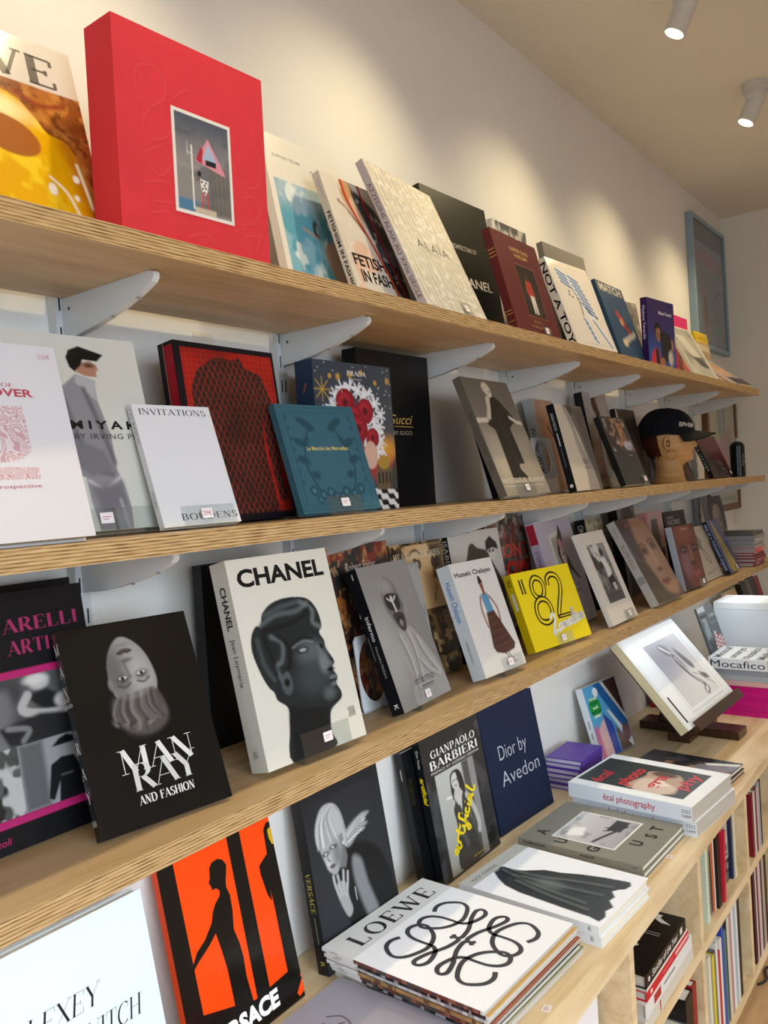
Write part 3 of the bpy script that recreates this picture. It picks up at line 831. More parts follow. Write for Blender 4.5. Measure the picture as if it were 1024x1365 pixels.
# ------------------------------------------------------------------ ceiling spotlights
def spotlight(label, x, y, aim, watt=None):
    r = thing('ceiling_spotlight', label, 'spotlight', (x, y, CEIL), group='white ceiling spotlights')
    mb = MB(); mb.lathe([(.046, -.0002), (.046, -.028), (.044, -.030)], 40, 0xc9c8c4); mb.build('ceiling_rose', 'paint', r, smooth=False)
    mb = MB(); mb.lathe([(.038, -.030), (.038, -.048), (.030, -.056)], 40, 0xc9c8c4); mb.build('swivel', 'paint', r)
    d = (Vector(aim) - Vector((x, y, CEIL - .11))).normalized()
    o = Vector((0, 0, -.058)) - d * .012
    mb = MB(); mb.lathe([(.004, 0), (.029, .0), (.031, .002), (.031, .098), (.029, .1), (.027, .1), (.027, .088)], 40, 0xd0cfcb, axis=d, origin=o, caps=False); mb.build('barrel', 'paint', r)
    mb = MB(); mb.lathe([(.0001, .0875), (.0265, .0875)], 40, 0xffffff, axis=d, origin=o, caps=False); mb.build('lamp_glass', 'bulb', r)
    l = bpy.data.lights.new('spot_beam', 'SPOT'); l.energy = watt or SPOT_W; l.color = FILL_COL if watt else SPOT_COL
    l.spot_size = radians(100); l.spot_blend = 1.0; l.shadow_soft_size = 0.022
    lo = bpy.data.objects.new('spot_beam', l); C.objects.link(lo); lo.parent = r
    lo.location = o + d * .102
    lo.rotation_euler = d.to_track_quat('-Z', 'Y').to_euler()
spotlight('white ceiling spotlight nearer the far wall, with its round base fully in view', 3.33, .67, (3.12, 1.14, 1.85))
spotlight('white ceiling spotlight whose glowing lamp shows at the top edge of the photo', 2.51, .675, (2.33, 1.14, 1.83))
for x in (4.15, 1.69, .87, .05):
    spotlight('white ceiling spotlight in the row, out of the picture', x, .67, (x - .21, 1.14, 1.85))
for x in (-.8, .4, 1.6, 2.8, 4.0):  # unseen row added for more ambient on ceiling, far wall and shelf fronts
    spotlight('white ceiling spotlight of a second row added mid-room as fill, out of the picture', x, -1.5, (x + .1, -1.1, 0), FILL_W)

# ------------------------------------------------------------------ where each displayed book stands: x, y, turn, lean, width, height, thickness
F = {
'love':[0.485, 1.0195, -0.0687, 0.2663, 0.2395, 0.3004, 0.0197],
'redbox':[0.702, 0.9285, -0.0411, -0.0212, 0.269, 0.2941, 0.0628],
'teller':[1.2008, 1.0752, -0.0036, 0.1853, 0.23, 0.363, 0.02],
'fetish':[1.2169, 0.9318, 0.017, 0.3143, 0.2, 0.255, 0.0172],
'alaia':[1.4376, 0.9265, 0.0859, 0.3897, 0.3028, 0.3613, 0.0186],
'chanelarch':[1.6721, 1.0338, -0.0267, 0.1393, 0.298, 0.3627, 0.0209],
'greyphoto':[1.9854, 1.0495, -0.0005, 0.0408, 0.2, 0.3437, 0.0151],
'sapper':[1.8437, 0.9302, 0.0287, 0.2389, 0.2674, 0.2731, 0.0226],
'notatoy':[2.2005, 0.9296, -0.0597, 0.3313, 0.2553, 0.2803, 0.0267],
'greytop':[2.3952, 1.0518, -0.03, 0.1654, 0.2993, 0.3788, 0.02],
'bluematch':[2.5423, 0.9311, 0.0108, 0.2946, 0.2387, 0.2725, 0.0124],
'silver':[2.7669, 1.017, -0.1635, 0.13, 0.1724, 0.2425, 0.0201],
'purple':[2.7574, 0.9212, -0.1071, -0.0017, 0.2122, 0.2223, 0.022],
'pink':[3.2387, 0.9812, -0.0146, 0.0374, 0.19, 0.2434, 0.015],
'bwhand':[3.3207, 0.9307, -0.0415, 0.4643, 0.2748, 0.2465, 0.012],
'charlie':[3.9703, 1.05, -0.0099, 0.2321, 0.2, 0.29, 0.015],
'undercover':[0.3846, 0.9313, -0.0331, 0.2673, 0.24, 0.2572, 0.0267],
'miyake':[0.5461, 1.0325, -0.0777, 0.2384, 0.27, 0.2975, 0.0259],
'invite':[0.7762, 0.9783, -0.0544, 0.3258, 0.145, 0.1984, 0.0124],
'redval':[0.8963, 1.0421, 0.0139, 0.1151, 0.2349, 0.307, 0.038],
'teal':[1.0852, 0.9842, -0.0988, 0.306, 0.201, 0.2127, 0.0159],
'prada':[1.2093, 1.0485, -0.0362, 0.0128, 0.2411, 0.3022, 0.047],
'gucci':[1.4166, 1.1058, -0.0132, 0.0026, 0.2744, 0.3533, 0.0393],
'horst':[1.7222, 0.9237, 0.025, 0.3565, 0.2468, 0.3129, 0.0216],
'bwhair':[2.1678, 0.9446, 0.0506, 0.2201, 0.2173, 0.2563, 0.0236],
'darksil':[2.6696, 1.0492, -0.1684, 0.2496, 0.226, 0.3408, 0.03],
'blackgloss':[2.5648, 0.9521, -0.0193, 0.337, 0.2022, 0.2406, 0.02],
'redblk':[3.6846, 0.983, -0.0353, 0.3901, 0.274, 0.1969, 0.0198],
'schiap':[0.4516, 1.0547, -0.0115, 0.1565, 0.26, 0.3394, 0.03],
'manray':[0.633, 0.9731, -0.1647, 0.3654, 0.2048, 0.292, 0.0167],
'abouttime':[0.9862, 1.1388, -0.1192, -0.0195, 0.23, 0.3341, 0.0249],
'chanel':[0.9227, 0.9498, -0.076, 0.2208, 0.232, 0.3459, 0.0423],
'fairer':[1.2632, 1.0655, 0.0996, 0.0951, 0.2883, 0.3346, 0.0299],
'leemcq':[1.5125, 1.0814, -0.0409, 0.1328, 0.2097, 0.3191, 0.0334],
'inferno':[1.2948, 0.9474, 0.0807, 0.3225, 0.1968, 0.2992, 0.029],
'reddress':[1.6168, 1.0892, 0.3727, 0.1648, 0.2416, 0.2631, 0.0089],
'isabella':[1.7637, 1.0801, -0.0064, 0.1385, 0.2593, 0.327, 0.0221],
'frontrow':[1.9755, 1.1079, 0.0028, 0.0849, 0.24, 0.3539, 0.0259],
'chalayan':[1.597, 0.9372, -0.0482, 0.32, 0.1789, 0.268, 0.0377],
'jones':[2.204, 1.0235, 0.0816, 0.2397, 0.3043, 0.3301, 0.0284],
'82':[1.9039, 0.9673, -0.1166, 0.3194, 0.284, 0.2097, 0.025],
'onthe':[2.6362, 1.0842, 0.0765, 0.1487, 0.1833, 0.3064, 0.037],
'whitebw':[2.3313, 0.9275, 0.0135, 0.3601, 0.2121, 0.2895, 0.0158],
'blumen':[2.7233, 0.9229, -0.0207, 0.4643, 0.2681, 0.3144, 0.0309],
'behdark':[2.9391, 1.0992, 0.0191, 0.1076, 0.2447, 0.3324, 0.0348],
'pinkbk':[3.1325, 1.0824, -0.0318, 0.0944, 0.2105, 0.2976, 0.0252],
'noire':[3.4034, 1.0783, -0.0599, 0.1484, 0.2378, 0.2857, 0.0248],
'facebk':[3.0969, 0.9447, -0.0743, 0.1889, 0.2127, 0.2424, 0.0258],
'glasses':[3.3947, 0.9515, -0.0009, 0.3564, 0.23, 0.2251, 0.0149],
'blueyel':[3.621, 0.9186, 0.0535, 0.3853, 0.204, 0.2392, 0.0195],
'portrait':[4.0546, 1.078, -0.0019, 0.1582, 0.27, 0.339, 0.0248],
'brodo':[0.527, 1.0602, 0.001, 0.2018, 0.27, 0.3474, 0.025],
'versorange':[0.8586, 1.0996, 0.0149, 0.2001, 0.2697, 0.33, 0.015],
'versblack':[1.207, 1.098, -0.1514, 0.1477, 0.2383, 0.33, 0.03],
'barbieri':[1.6345, 1.1289, -0.05, 0.1388, 0.2803, 0.33, 0.022],
'dior':[1.9341, 1.1179, -0.0618, 0.1715, 0.291, 0.3417, 0.012],
'colour':[2.6255, 1.1118, -0.1806, 0.3073, 0.2156, 0.2435, 0.0282],
'redstripe':[3.5016, 0.9557, -0.0249, 0.2935, 0.1999, 0.2757, 0.01],}
F['love'][1] = 1.0; F['reddress'] = [1.425, 1.065, .02, .16, .168, .2, .006]
F['versblack'] = [1.196, 1.10, -.06, .15, .236, .375, .03]
F['versorange'][5] = .36
F['barbieri'] = [1.622, 1.10, 0.0, 0.15, 0.275, 0.368, 0.022]
F['charlie'] = [4.1613, 1.12, -0.0156, 0.1498, 0.2, 0.3168, 0.015]
F['chanelarch'] = [1.7298, 1.068, -0.0276, 0.139, 0.308, 0.3879, 0.0215]
F['pink'] = [3.5339, 1.065, -0.0175, 0.0364, 0.19, 0.2958, 0.015]
F['prada'] = [1.2313, 1.068, -0.0386, 0.0117, 0.245, 0.307, 0.0479]
F['frontrow'] = [2.0217, 1.13, -0.004, 0.0978, 0.24, 0.3525, 0.02]
F['greyphoto'] = [2.10, 1.11, 0.0, 0.04, 0.211, 0.384, 0.015]
F['gucci'] = [1.441, 1.125, -0.0132, 0.0026, 0.279, 0.359, 0.039]
F['fetish'] = [1.2966, 0.985, 0.0171, 0.3141, 0.19, 0.2967, 0.0183]
F['alaia'] = [1.4216, 0.918, 0.086, 0.3897, 0.2995, 0.353, 0.0184]
F['fairer'][4] = .243; F['behdark'][4] = .188
F['colour'] = [2.61, 1.10, -.14, .28, .215, .245, .028]

# ============ top shelf
def a_love(s):
    s.grad(0xd9d2c6, 0xcfc8ba, 90)
    s.rect(0, .255, 1, 1, 0xb06a2a)
    v = s.sub(0, .255, 1, 1); v.noise(0x84481c, (6, 9), 4, .45, .65, .8); v.noise(0xc98a3e, (14, 16), 5, .52, .66, .6); v.noise(0x5c3216, (24, 26), 8, .62, .68, .6)
    s.line([(.60, .31), (.72, .35), (.86, .32), (.90, .27)], .03, 0x8a3420, .03, .8, True)
    s.poly([(.0, .48), (.18, .37), (.42, .32), (.58, .34), (.68, .42), (.74, .49), (.85, .52), (.90, .62), (.93, .76), (.97, 1.02), (0, 1.02)], 0xe2aa04, .015, smooth=True)
    g = s.within([(.0, .48), (.18, .37), (.42, .32), (.58, .34), (.68, .42), (.74, .49), (.85, .52), (.90, .62), (.93, .76), (.97, 1.02), (0, 1.02)], .015, True)
    g.noise(0xf4d22a, (12, 14), 6, .45, .7, .8); g.line([(.86, .54), (.90, .70), (.95, 1.0)], .12, 0xb4600c, .1, .8, True); g.ell(.40, .40, .24, .06, 0xfff3b8, .1, 8, .9)
    s.ell(.50, .55, .185, .095, 0xa86428, .015, 14)
    for p in ([(.70, .72), (.78, .78), (.83, .88), (.86, .98)], [(.885, .62), (.91, .74), (.93, .84)]): s.line(p, .018, 0xfdf3cf, .015, .9, True)
    for q in ((.70, .78, .025, .03), (.86, .70, .02, .02), (.88, .93, .03, .015), (.84, .80, .015, .015)): s.ell(*q, 0xfff6dc, .015)
    s.serif('LOVE', .02, .232, .150, 0x6f675e, x1=.872, thick=.2, thin=.08)
r = book('art_magazine', 'glossy magazine with a golden pouch on its cover, standing beside the red box', F['love'], Z1, a_love, 'soft', 0xd6cfc2, 'gloss', pages=0xe8e0d0, cat='magazine')

def a_red(s):
    s.fill(0xd83a44); s.tone(.05, (10, 10), 5)
    # blind-stamped scrolls
    for k, pts in enumerate(([(.2, .36), (.13, .3), (.14, .2), (.24, .17), (.31, .22), (.3, .3), (.22, .36), (.16, .44), (.18, .5)], [(.2, .52), (.3, .48), (.36, .4), (.33, .34)],
        [(.17, .58), (.26, .54), (.32, .6), (.26, .67), (.18, .65)], [(.16, .72), (.3, .7), (.33, .78), (.2, .8)], [(.18, .86), (.28, .84), (.34, .88)], [(.36, .28), (.44, .22), (.52, .22)],
        [(.88, .36), (.95, .42), (.96, .54), (.88, .6), (.8, .58)], [(.82, .66), (.9, .64), (.95, .7), (.88, .78), (.8, .8)], [(.82, .86), (.93, .84), (.9, .92)], [(.42, .93), (.52, .9), (.6, .94)])):
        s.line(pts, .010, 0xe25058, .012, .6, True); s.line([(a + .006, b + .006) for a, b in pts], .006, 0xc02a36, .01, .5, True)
def p_red(v):
    v.grad(0x4d5566, 0x97918f, 90, 0, .55); v.rect(0, .55, 1, 1, 0x8d8886); v.noise(0x565c68, (4, 9), 8, .45, .7, .7)
    v.rect(0, .88, .35, 1, 0x4f7ea0, .05); v.rect(.6, .45, 1, .97, 0x6f6a66, .06, .8)
    for x in (.63, .7, .78, .86, .94): v.line([(x, .5), (x + .02, .95)], .008, 0x4a4644)
    v.rect(.27, .3, .3, .97, 0xe6e0da); v.rect(.2, .28, .21, .42, 0xded8d2); v.line([(.2, .38), (.3, .4)], .012, 0xded8d2)
    v.poly([(.60, .18), (.92, .52), (.86, .53), (.34, .45)], 0xd8909e); v.poly([(.6, .23), (.76, .42), (.48, .42)], 0xa8b8d4, .02)
    v.poly([(.36, .44), (.45, .3), (.5, .3), (.47, .47)], 0xb02c3c, .02); v.rect(.54, .41, .74, .47, 0x23242e)
    v.ell(.41, .58, .035, .03, 0x231c1c); v.poly([(.42, .63), (.58, .64), (.55, .75), (.5, .8), (.43, .74)], 0xe6e0dc, .01); v.noise(0x2c2828, (26, 30), 2, .55, .6, .0)
    for x, y in ((.45, .66), (.5, .69), (.46, .73), (.53, .66), (.49, .77), (.52, .72)): v.ell(x, y, .018, .012, 0x262324)
    v.line([(.42, .62), (.34, .66)], .02, 0x8a5a4a); v.line([(.46, .78), (.45, .95)], .024, 0xd23a44); v.line([(.54, .78), (.56, .96)], .024, 0xd23a44)
    v.rect(.3, .94, .7, 1, 0xc8b8a6, .03)
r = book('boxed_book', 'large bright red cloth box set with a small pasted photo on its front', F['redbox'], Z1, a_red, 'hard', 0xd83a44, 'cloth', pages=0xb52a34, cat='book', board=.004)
fc = [c for c in r.children if c.name.startswith('front_cover')][0]
w, h = F['redbox'][4:6]
mb = MB(); s = Surf((.335 * w, -.0006, h * (1 - .32)), (1, 0, 0), (0, 0, -1), .40 * w, .50 * h, .0011, 0xe9e4de)
p_red(s.sub(.045, .035, .955, .965)); s.emit(mb); mb.box(.335 * w, -.00055, h * .18, .735 * w, 0, h * .68, 0xe9e4de, skip=('-y',)); mb.build('pasted_photo', 'satin', fc)

def a_teller(s):
    s.fill(0xe2ded6)
    v = s.sub(.06, .26, .93, .86); v.grad(0xa9c3d4, 0x6fb0c4, 90); v.noise(0x4d9ab4, (5, 7), 3, .45, .6, .9); v.rect(0, 0, 1, .25, 0x9fb9cc, .2, .7)
    v.noise(0xe8f0ee, (9, 8), 12, .6, .7, .8)
    v.poly([(.62, .55), (.78, .5), (.8, .62), (.95, .85), (1, 1.02), (.75, 1.02), (.58, .68)], 0xc2a490, .02, smooth=True)
    v.ell(.5, .42, .05, .09, 0x3a3028, .03); v.line([(.3, .44), (.5, .5)], .03, 0xb59a84, .02); v.ell(.52, .42, .025, .05, 0x7d9fae, .02)
    s.text('JUERGEN TELLER', .10, .13, .016, 0x55504a, x1=.46); s.text('MARC JACOBS', .58, .155, .016, 0x55504a, x1=.94)
book('photo_book', 'pale book with a sea bathing photo, leaning behind the red box', F['teller'], Z1, a_teller, 'hard', 0xe2ded6)

def a_fetish(s):
    s.fill(0xd8d0c4); s.noise(0xc9bfb2, (3, 4), 2, .4, .7, .6)
    s.ell(.42, .12, .14, .14, 0xc09468, .05); s.ell(.5, .22, .12, .09, 0xd2b296, .06)
    s.poly([(.5, .08), (.75, .12), (.95, .3), (1.0, .9), (.72, .8), (.62, .42)], 0x2c2a2e, .06, smooth=True)
    s.line([(.2, .2), (.35, .28), (.5, .4)], .05, 0x8a6a58, .03, smooth=True)
    s.poly([(.1, .62), (.3, .5), (.5, .56), (.55, .7), (.3, .75), (.12, .85)], 0xddb9a4, .03, smooth=True)
    s.poly([(.05, .86), (.35, .9), (.7, .95), (.68, 1.0), (.2, .99)], 0xe0bda8, .03, smooth=True)
    s.poly([(.7, .45), (.95, .5), (.9, .75), (.68, .7)], 0x5a5d6a, .06); s.noise(0xe8e0da, (12, 14), 7, .66, .74, .5)
    s.text('FETISHISM', .10, .70, .085, 0x141414, x1=.97, bold=.03); s.text('IN FASHION', .16, .82, .085, 0x141414, x1=1.0, bold=.03)
r = book('fashion_book', 'white book with red and orange ribbon markers hanging over its cover', F['fetish'], Z1, a_fetish, 'hard', 0xd8d0c4, 'satin',
     lambda s: (s.text('FETISHISM IN FASHION', .30, .68, .42, 0x141414, x1=.93, bold=.03), s.bar(.05, .4, .2, .46, 0x8a827a)), 0xcbc2b8)
for nm, c, a, b in (('ribbon_marker', 0xd8472a, .36, .80), ('ribbon_marker', 0xb01f24, .66, .92)):
    mb = MB(); w, h = F['fetish'][4:6]
    P = smooth_path([(a * w, h * .995), ((a + .02) * w, h * .8), ((a * .45 + b * .55) * w, h * .45), (b * w, h * .02)], 6)
    v = [(x - .003, -.0016, z) for x, z in P] + [(x + .003, -.0016, z) for x, z in P]; n = len(P)
    mb.add(v + [(x, -.0012, z) for x, _, z in v], [(i, n + i, n + i + 1, i + 1) for i in range(n - 1)] + [(2 * n + i, 3 * n + i, 3 * n + i + 1, 2 * n + i + 1) for i in range(n - 1)], c)
    mb.build(nm, 'satin', r)

def a_alaia(s):
    s.fill(0xcfc9ba)
    for k in range(34):
        x = k / 33; s.line([(x + .012 * sin(j * .9 + k), j / 12) for j in range(13)], .012, 0xeae5d8 if k % 2 else 0xb3ac9c, .012, .8)
    s.tone(.12, (14, 30), 6); s.noise(0xf0ece2, (20, 40), 9, .58, .68, .7)
    s.ell(.42, .58, .5, .07, 0xd0cabc, .2, a=.6)
    s.text('ALAÏA', .30, .55, .062, 0x55514a, x1=.80, track=1.15)
    s.text('AZZEDINE', .3, .575, .008, 0x6b665c, x1=.62)
book('fashion_book', 'big silver grey book with shimmering rippled cover, third tall one past the red box', F['alaia'], Z1, a_alaia, 'hard', 0xcfc9ba, 'satin',
     lambda s: s.text('AZZEDINE ALAÏA AU XXIe SIÈCLE', .16, .74, .5, 0x3e3b48, x1=.95), 0xb9b2b4, lift=.0026)
price_holder('clear acrylic easel under the shimmering silver grey book', F['alaia'], Z1, .56, .05, lip=.034)

book('fashion_book', 'large black book leaning behind the shimmering silver grey one', F['chanelarch'], Z1,
     lambda s: (s.text('THE ARCHITECTURE OF', .20, .37, .030, 0xd8d6d0, x1=.72), s.text('CHANEL', .28, .62, .062, 0xe4e2dc, x1=.88, bold=.012)), 'hard', 0x17170f, 'satin', detail=False, pages=0xc9a866)
book('photo_book', 'thin pale book with a grey photograph, top corner showing behind the maroon book', F['greyphoto'], Z1,
     lambda s: (s.fill(0xbdb9b2), s.noise(0x4f4d4c, (5, 7), 4, .45, .58, .9), s.noise(0xe4e2de, (9, 9), 6, .55, .7, .7), s.rect(0, 0, .1, 1, 0xe6e2da)), 'hard', 0xd8d4cc)

def a_sapper(s):
    s.fill(0x5e1f22); s.tone(.05, (20, 20), 3)
    g = 0xc9a258
    s.text('DAPPER DANS', .34, .155, .038, g, x1=.74, bold=.01); s.text('HARLEM', .40, .215, .038, g, x1=.68, bold=.01)
    v = s.sub(.36, .30, .76, .80); v.fill(0x1f1a1c); v.noise(0x3c2c26, (5, 6), 4, .45, .6, .8)
    v.local(.5, .5, 1.0); v.ell(.48, .2, .09, .07, 0x4a2c20, .02); v.poly([(.36, .28), (.62, .28), (.68, .6), (.34, .6)], 0xa8352c, .03); v.line([(.36, .3), (.3, .5), (.38, .6)], .07, 0xb9402f, .03)
    v.poly([(.38, .58), (.62, .58), (.62, .95), (.52, .95), (.5, .7), (.46, .95), (.38, .95)], 0xd6d2ca, .03)
    for a, b, c, d in ((.34, .285, .78, .29), (.34, .81, .78, .815)): s.bar(a, b, c, d, g, 1)
    s.bar(.34, .285, .345, .815, g, 1); s.bar(.775, .285, .78, .815, g, 1)
    s.text('THE STORY OF', .5, .875, .02, g, mid=True); s.text('A HARLEM TAILOR', .34, .93, .024, g, x1=.80)
book('fashion_book', 'maroon book with a gilt framed portrait stamped on its cover', F['sapper'], Z1, a_sapper, 'hard', 0x5e1f22, 'satin',
     lambda s: [s.bar(q, .1, q + .008, .9, 0xc9a258, 1) for q in (.2, .235, .27, .8, .83, .9)], 0x561a1e, lift=.0026)
price_holder('clear acrylic easel under the maroon gilt book', F['sapper'], Z1, .55, .05)

def a_toy(s):
    s.fill(0xece4da); s.line([(.06, .07), (.95, .05), (.95, .95), (.06, .96), (.06, .07)], .004, 0xc9bfb4)
    bl, wh = 0x5a86bd, 0xe9eef4
    def striped(pts, n, dx, dy, w):
        s.poly(pts, wh, .01, smooth=True)
        v = s
        for k in range(n):
            x0, y0 = pts[0]; 
            v.line([(x0 + dx * k, y0 + dy * k), (x0 + dx * k + w, y0 + dy * k + .05)], .030, bl, .006)
    striped([(.16, .12), (.32, .14), (.4, .26), (.22, .28)], 4, .01, .045, .2)
    striped([(.42, .16), (.56, .2), (.7, .5), (.72, .62), (.58, .64), (.46, .44)], 9, .022, .05, .2)
    striped([(.42, .66), (.5, .66), (.58, .93), (.52, .94)], 5, .02, .055, .06)
    striped([(.66, .66), (.72, .66), (.92, .94), (.86, .95)], 6, .038, .05, .05)
    s.line([(.4, .3), (.48, .44), (.44, .62)], .02, 0x23242a, .01, smooth=True); s.line([(.45, .42), (.68, .6), (.62, .5)], .016, 0x23242a, .01, smooth=True)
    for x, y in ((.3, .36), (.28, .4), (.34, .42), (.78, .62)): s.ell(x, y, .02, .014, 0x2f2f3a)
book('fashion_book', 'white book with a blue striped figure and heavy black spine lettering', F['notatoy'], Z1, a_toy, 'soft', 0xece4da, 'gloss',
     lambda s: s.text('NOT A TOY', .05, .80, .64, 0x101010, x1=.97, bold=.02), 0xe8e2da)
book('fashion_book', 'tall grey topped book standing behind the blue striped figure', F['greytop'], Z1,
     lambda s: (s.fill(0x77726c), s.grad(0x6c6862, 0x8b867e, 0), s.rect(0, .30, 1, 1, 0x35322f)), 'hard', 0x837d75, 'satin')
def a_blue(s):
    s.fill(0x2c4a68); s.tone(.1, (6, 8), 3)
    s.rect(0, 0, 1, .14, 0x555a5e); s.text('MATCH', .1, .12, .10, 0xd8d6ce, x1=.9, bold=.015)
    for x, y, c in ((.45, .4, 0xa83a34), (.55, .46, 0xb04a3c), (.6, .54, 0x8f2f30), (.5, .5, 0xc08a6a), (.66, .6, 0xa83a34)): s.ell(x, y, .07, .05, c, .04)
    for x, y in ((.45, .74), (.55, .71), (.65, .68), (.75, .66), (.85, .62)): s.ell(x, y, .05, .04, 0xc9c4ba, .05)
    s.ell(.35, .78, .08, .05, 0xd8c49c, .05)
book('fashion_book', 'dark blue paperback with red motifs, beside the purple book', F['bluematch'], Z1, a_blue, 'soft', 0x2c4a68, 'satin')
book('photo_book', 'small silver grey book half hidden behind the purple one', F['silver'], Z1,
     lambda s: (s.fill(0x9c968c), s.noise(0xd8d2c4, (3, 5), 3, .45, .65, .9), s.text('VANITY', .08, .3, .12, 0x6a645c, x1=.8, bold=.02)), 'hard', 0x9c968c, 'gloss')
def a_purple(s):
    s.grad(0x33195e, 0x1f3f8a, 90, .25, .85); s.rect(0, .7, 1, 1, 0x2a5aa8, .5, .6)
    s.ell(.36, .48, .13, .14, 0x17131c, .02); s.ell(.37, .53, .095, .1, 0xa87058, .02); s.ell(.33, .55, .05, .08, 0x6a4034, .05, a=.7)
    s.poly([(.06, 1), (.1, .84), (.26, .72), (.4, .78), (.42, 1)], 0xc8243c, .02); s.poly([(.24, .74), (.36, .76), (.4, 1), (.28, 1)], 0x1c1a22, .02)
    s.poly([(.42, .5), (.62, .46), (.84, .52), (.86, .78), (.72, .92), (.5, .94), (.46, .7)], 0x16161a, .02)
    s.ell(.82, .86, .11, .13, 0x9a938c, .03); s.ell(.8, .86, .07, .09, 0xc9c4bc, .04); s.ell(.5, .94, .1, .07, 0xa46c50, .02); s.poly([(.84, .56), (.94, .6), (.94, .74), (.86, .74)], 0xa87058, .02)
    s.text('Madame Tenendle', .42, .215, .05, 0xe6e2ee, x1=.90, bold=.01)
book('novel_sized_book', 'purple book with a photographer in red on its cover', F['purple'], Z1, a_purple, 'hard', 0x33195e, 'satin',
     lambda s: s.text('Madame Tenendle', .12, .72, .42, 0xd8d2ea, x1=.62), 0x2c1650)
def a_pink(s):
    s.rect(0, 0, 1, .36, 0xee2a78); s.rect(0, .36, 1, 1, 0xd84a7c)
    face(s.local(.45, .66, .42), 0xd87a62, 0x8a2c3c, 0xc02838, light=1, hairshape='none')
book('photo_book', 'hot pink book with a red lipped face, just beyond the purple book', F['pink'], Z1, a_pink, 'soft', 0xee2a78)
def a_hand(s):
    s.fill(0xe2ddd0); v = s.sub(.03, .03, .95, .97); v.grad(0xa9a69c, 0xc6c2b6, 90); v.noise(0x6f6d66, (5, 6), 3, .5, .7, .6)
    for k in range(4): v.line([(.2 + .1 * k, .2), (.36 + .11 * k, .45), (.45 + .1 * k, .62)], .085, 0xd9d5ca, .04, smooth=True); v.line([(.25 + .1 * k, .2), (.41 + .11 * k, .45)], .012, 0x77746c, .02)
    v.poly([(.35, .6), (.8, .6), (.95, .8), (.6, .85)], 0x55534e, .05); v.poly([(.3, .75), (.9, .85), (.95, 1), (.35, 1)], 0xb9b5aa, .05)
book('photo_book', 'cream book with a black and white hand photo, leaning far back', F['bwhand'], Z1, a_hand, 'soft', 0xe2ddd0)
def a_char(s):
    s.fill(0xe8c81c); s.rect(0, .16, 1, 1, 0xb89a78); s.text('CHARLIE', .08, .13, .085, 0xb88a10, x1=.9, bold=.01); s.rect(0, .2, 1, .3, 0xd8c8a8, .05)
book('magazine', 'yellow headed magazine propped near the end of the top shelf', F['charlie'], Z1, a_char, 'soft', 0xe8c81c, cat='magazine')
def a_skin(s):
    s.fill(0x8b9199); s.poly([(0, .1), (.5, 0), (.75, .25), (.72, .6), (.3, .75), (0, .7)], 0xc99f80, .05, smooth=True)
    for k in range(4): s.line([(.1 + .14 * k, .15), (.35 + .12 * k, .4)], .02, 0x9a6a50, .03)
    s.rect(0, .75, 1, 1, 0x3a3630, .1)
book('art_book', 'thick white book slumped low at the end of the top shelf', [4.0, .945, -.12, .92, .19, .25, .026], Z1, a_skin, 'soft', 0x8b9199, 'satin',
     lambda s: s.bar(0, .45, 1, .56, 0xb02c3c), 0xeae6e0)

# ============ middle shelf
def a_under(s):
    red = 0xb8505e
    s.fill(0xdcd9dd)
    v = s.sub(.30, .33, .765, .70)
    m = vnoise(v.gx.shape[1], v.gx.shape[0], (9, 12), 4, 2)
    st = (np.sin(m * 95) > 0.05).astype(float)
    U = np.zeros_like(v.gx)
    for (a, b, c, d) in ((0, 0, .32, .6), (.64, 0, .96, .6), (-.02, .84, 1.0, 1.0)):
        U = np.maximum(U, ((v.gx > a) & (v.gx < c) & (v.gy > b) & (v.gy < d)).astype(float))
    e = ((v.gx - .48) / .48) ** 2 + ((v.gy - .58) / .2) ** 2; e2 = ((v.gx - .48) / .16) ** 2 + ((v.gy - .55) / .1) ** 2
    U = np.maximum(U, ((e < 1) & (e2 > 1) & (v.gy > .55)).astype(float)); U *= v.clip
    s._mix(U, red, .55); s._mix(U * st, 0xe4dcdf, .8)
    s.serif('LABYRINTH OF', .34, .232, .020, red, x1=.722, thick=.14, thin=.05)
    s.text('UNDERCOVER', .22, .280, .037, red, x1=.82, bold=.03)
    s.text('25 year retrospective', .30, .742, .018, red, x1=.76)
    s.text('30€', .89, .072, .026, 0xd6a6b8, x1=.965)
book('fashion_book', 'pale lilac white book with a patterned red letter on its cover', F['undercover'], Z2, a_under, 'hard', 0xdcd9dd, 'gloss')
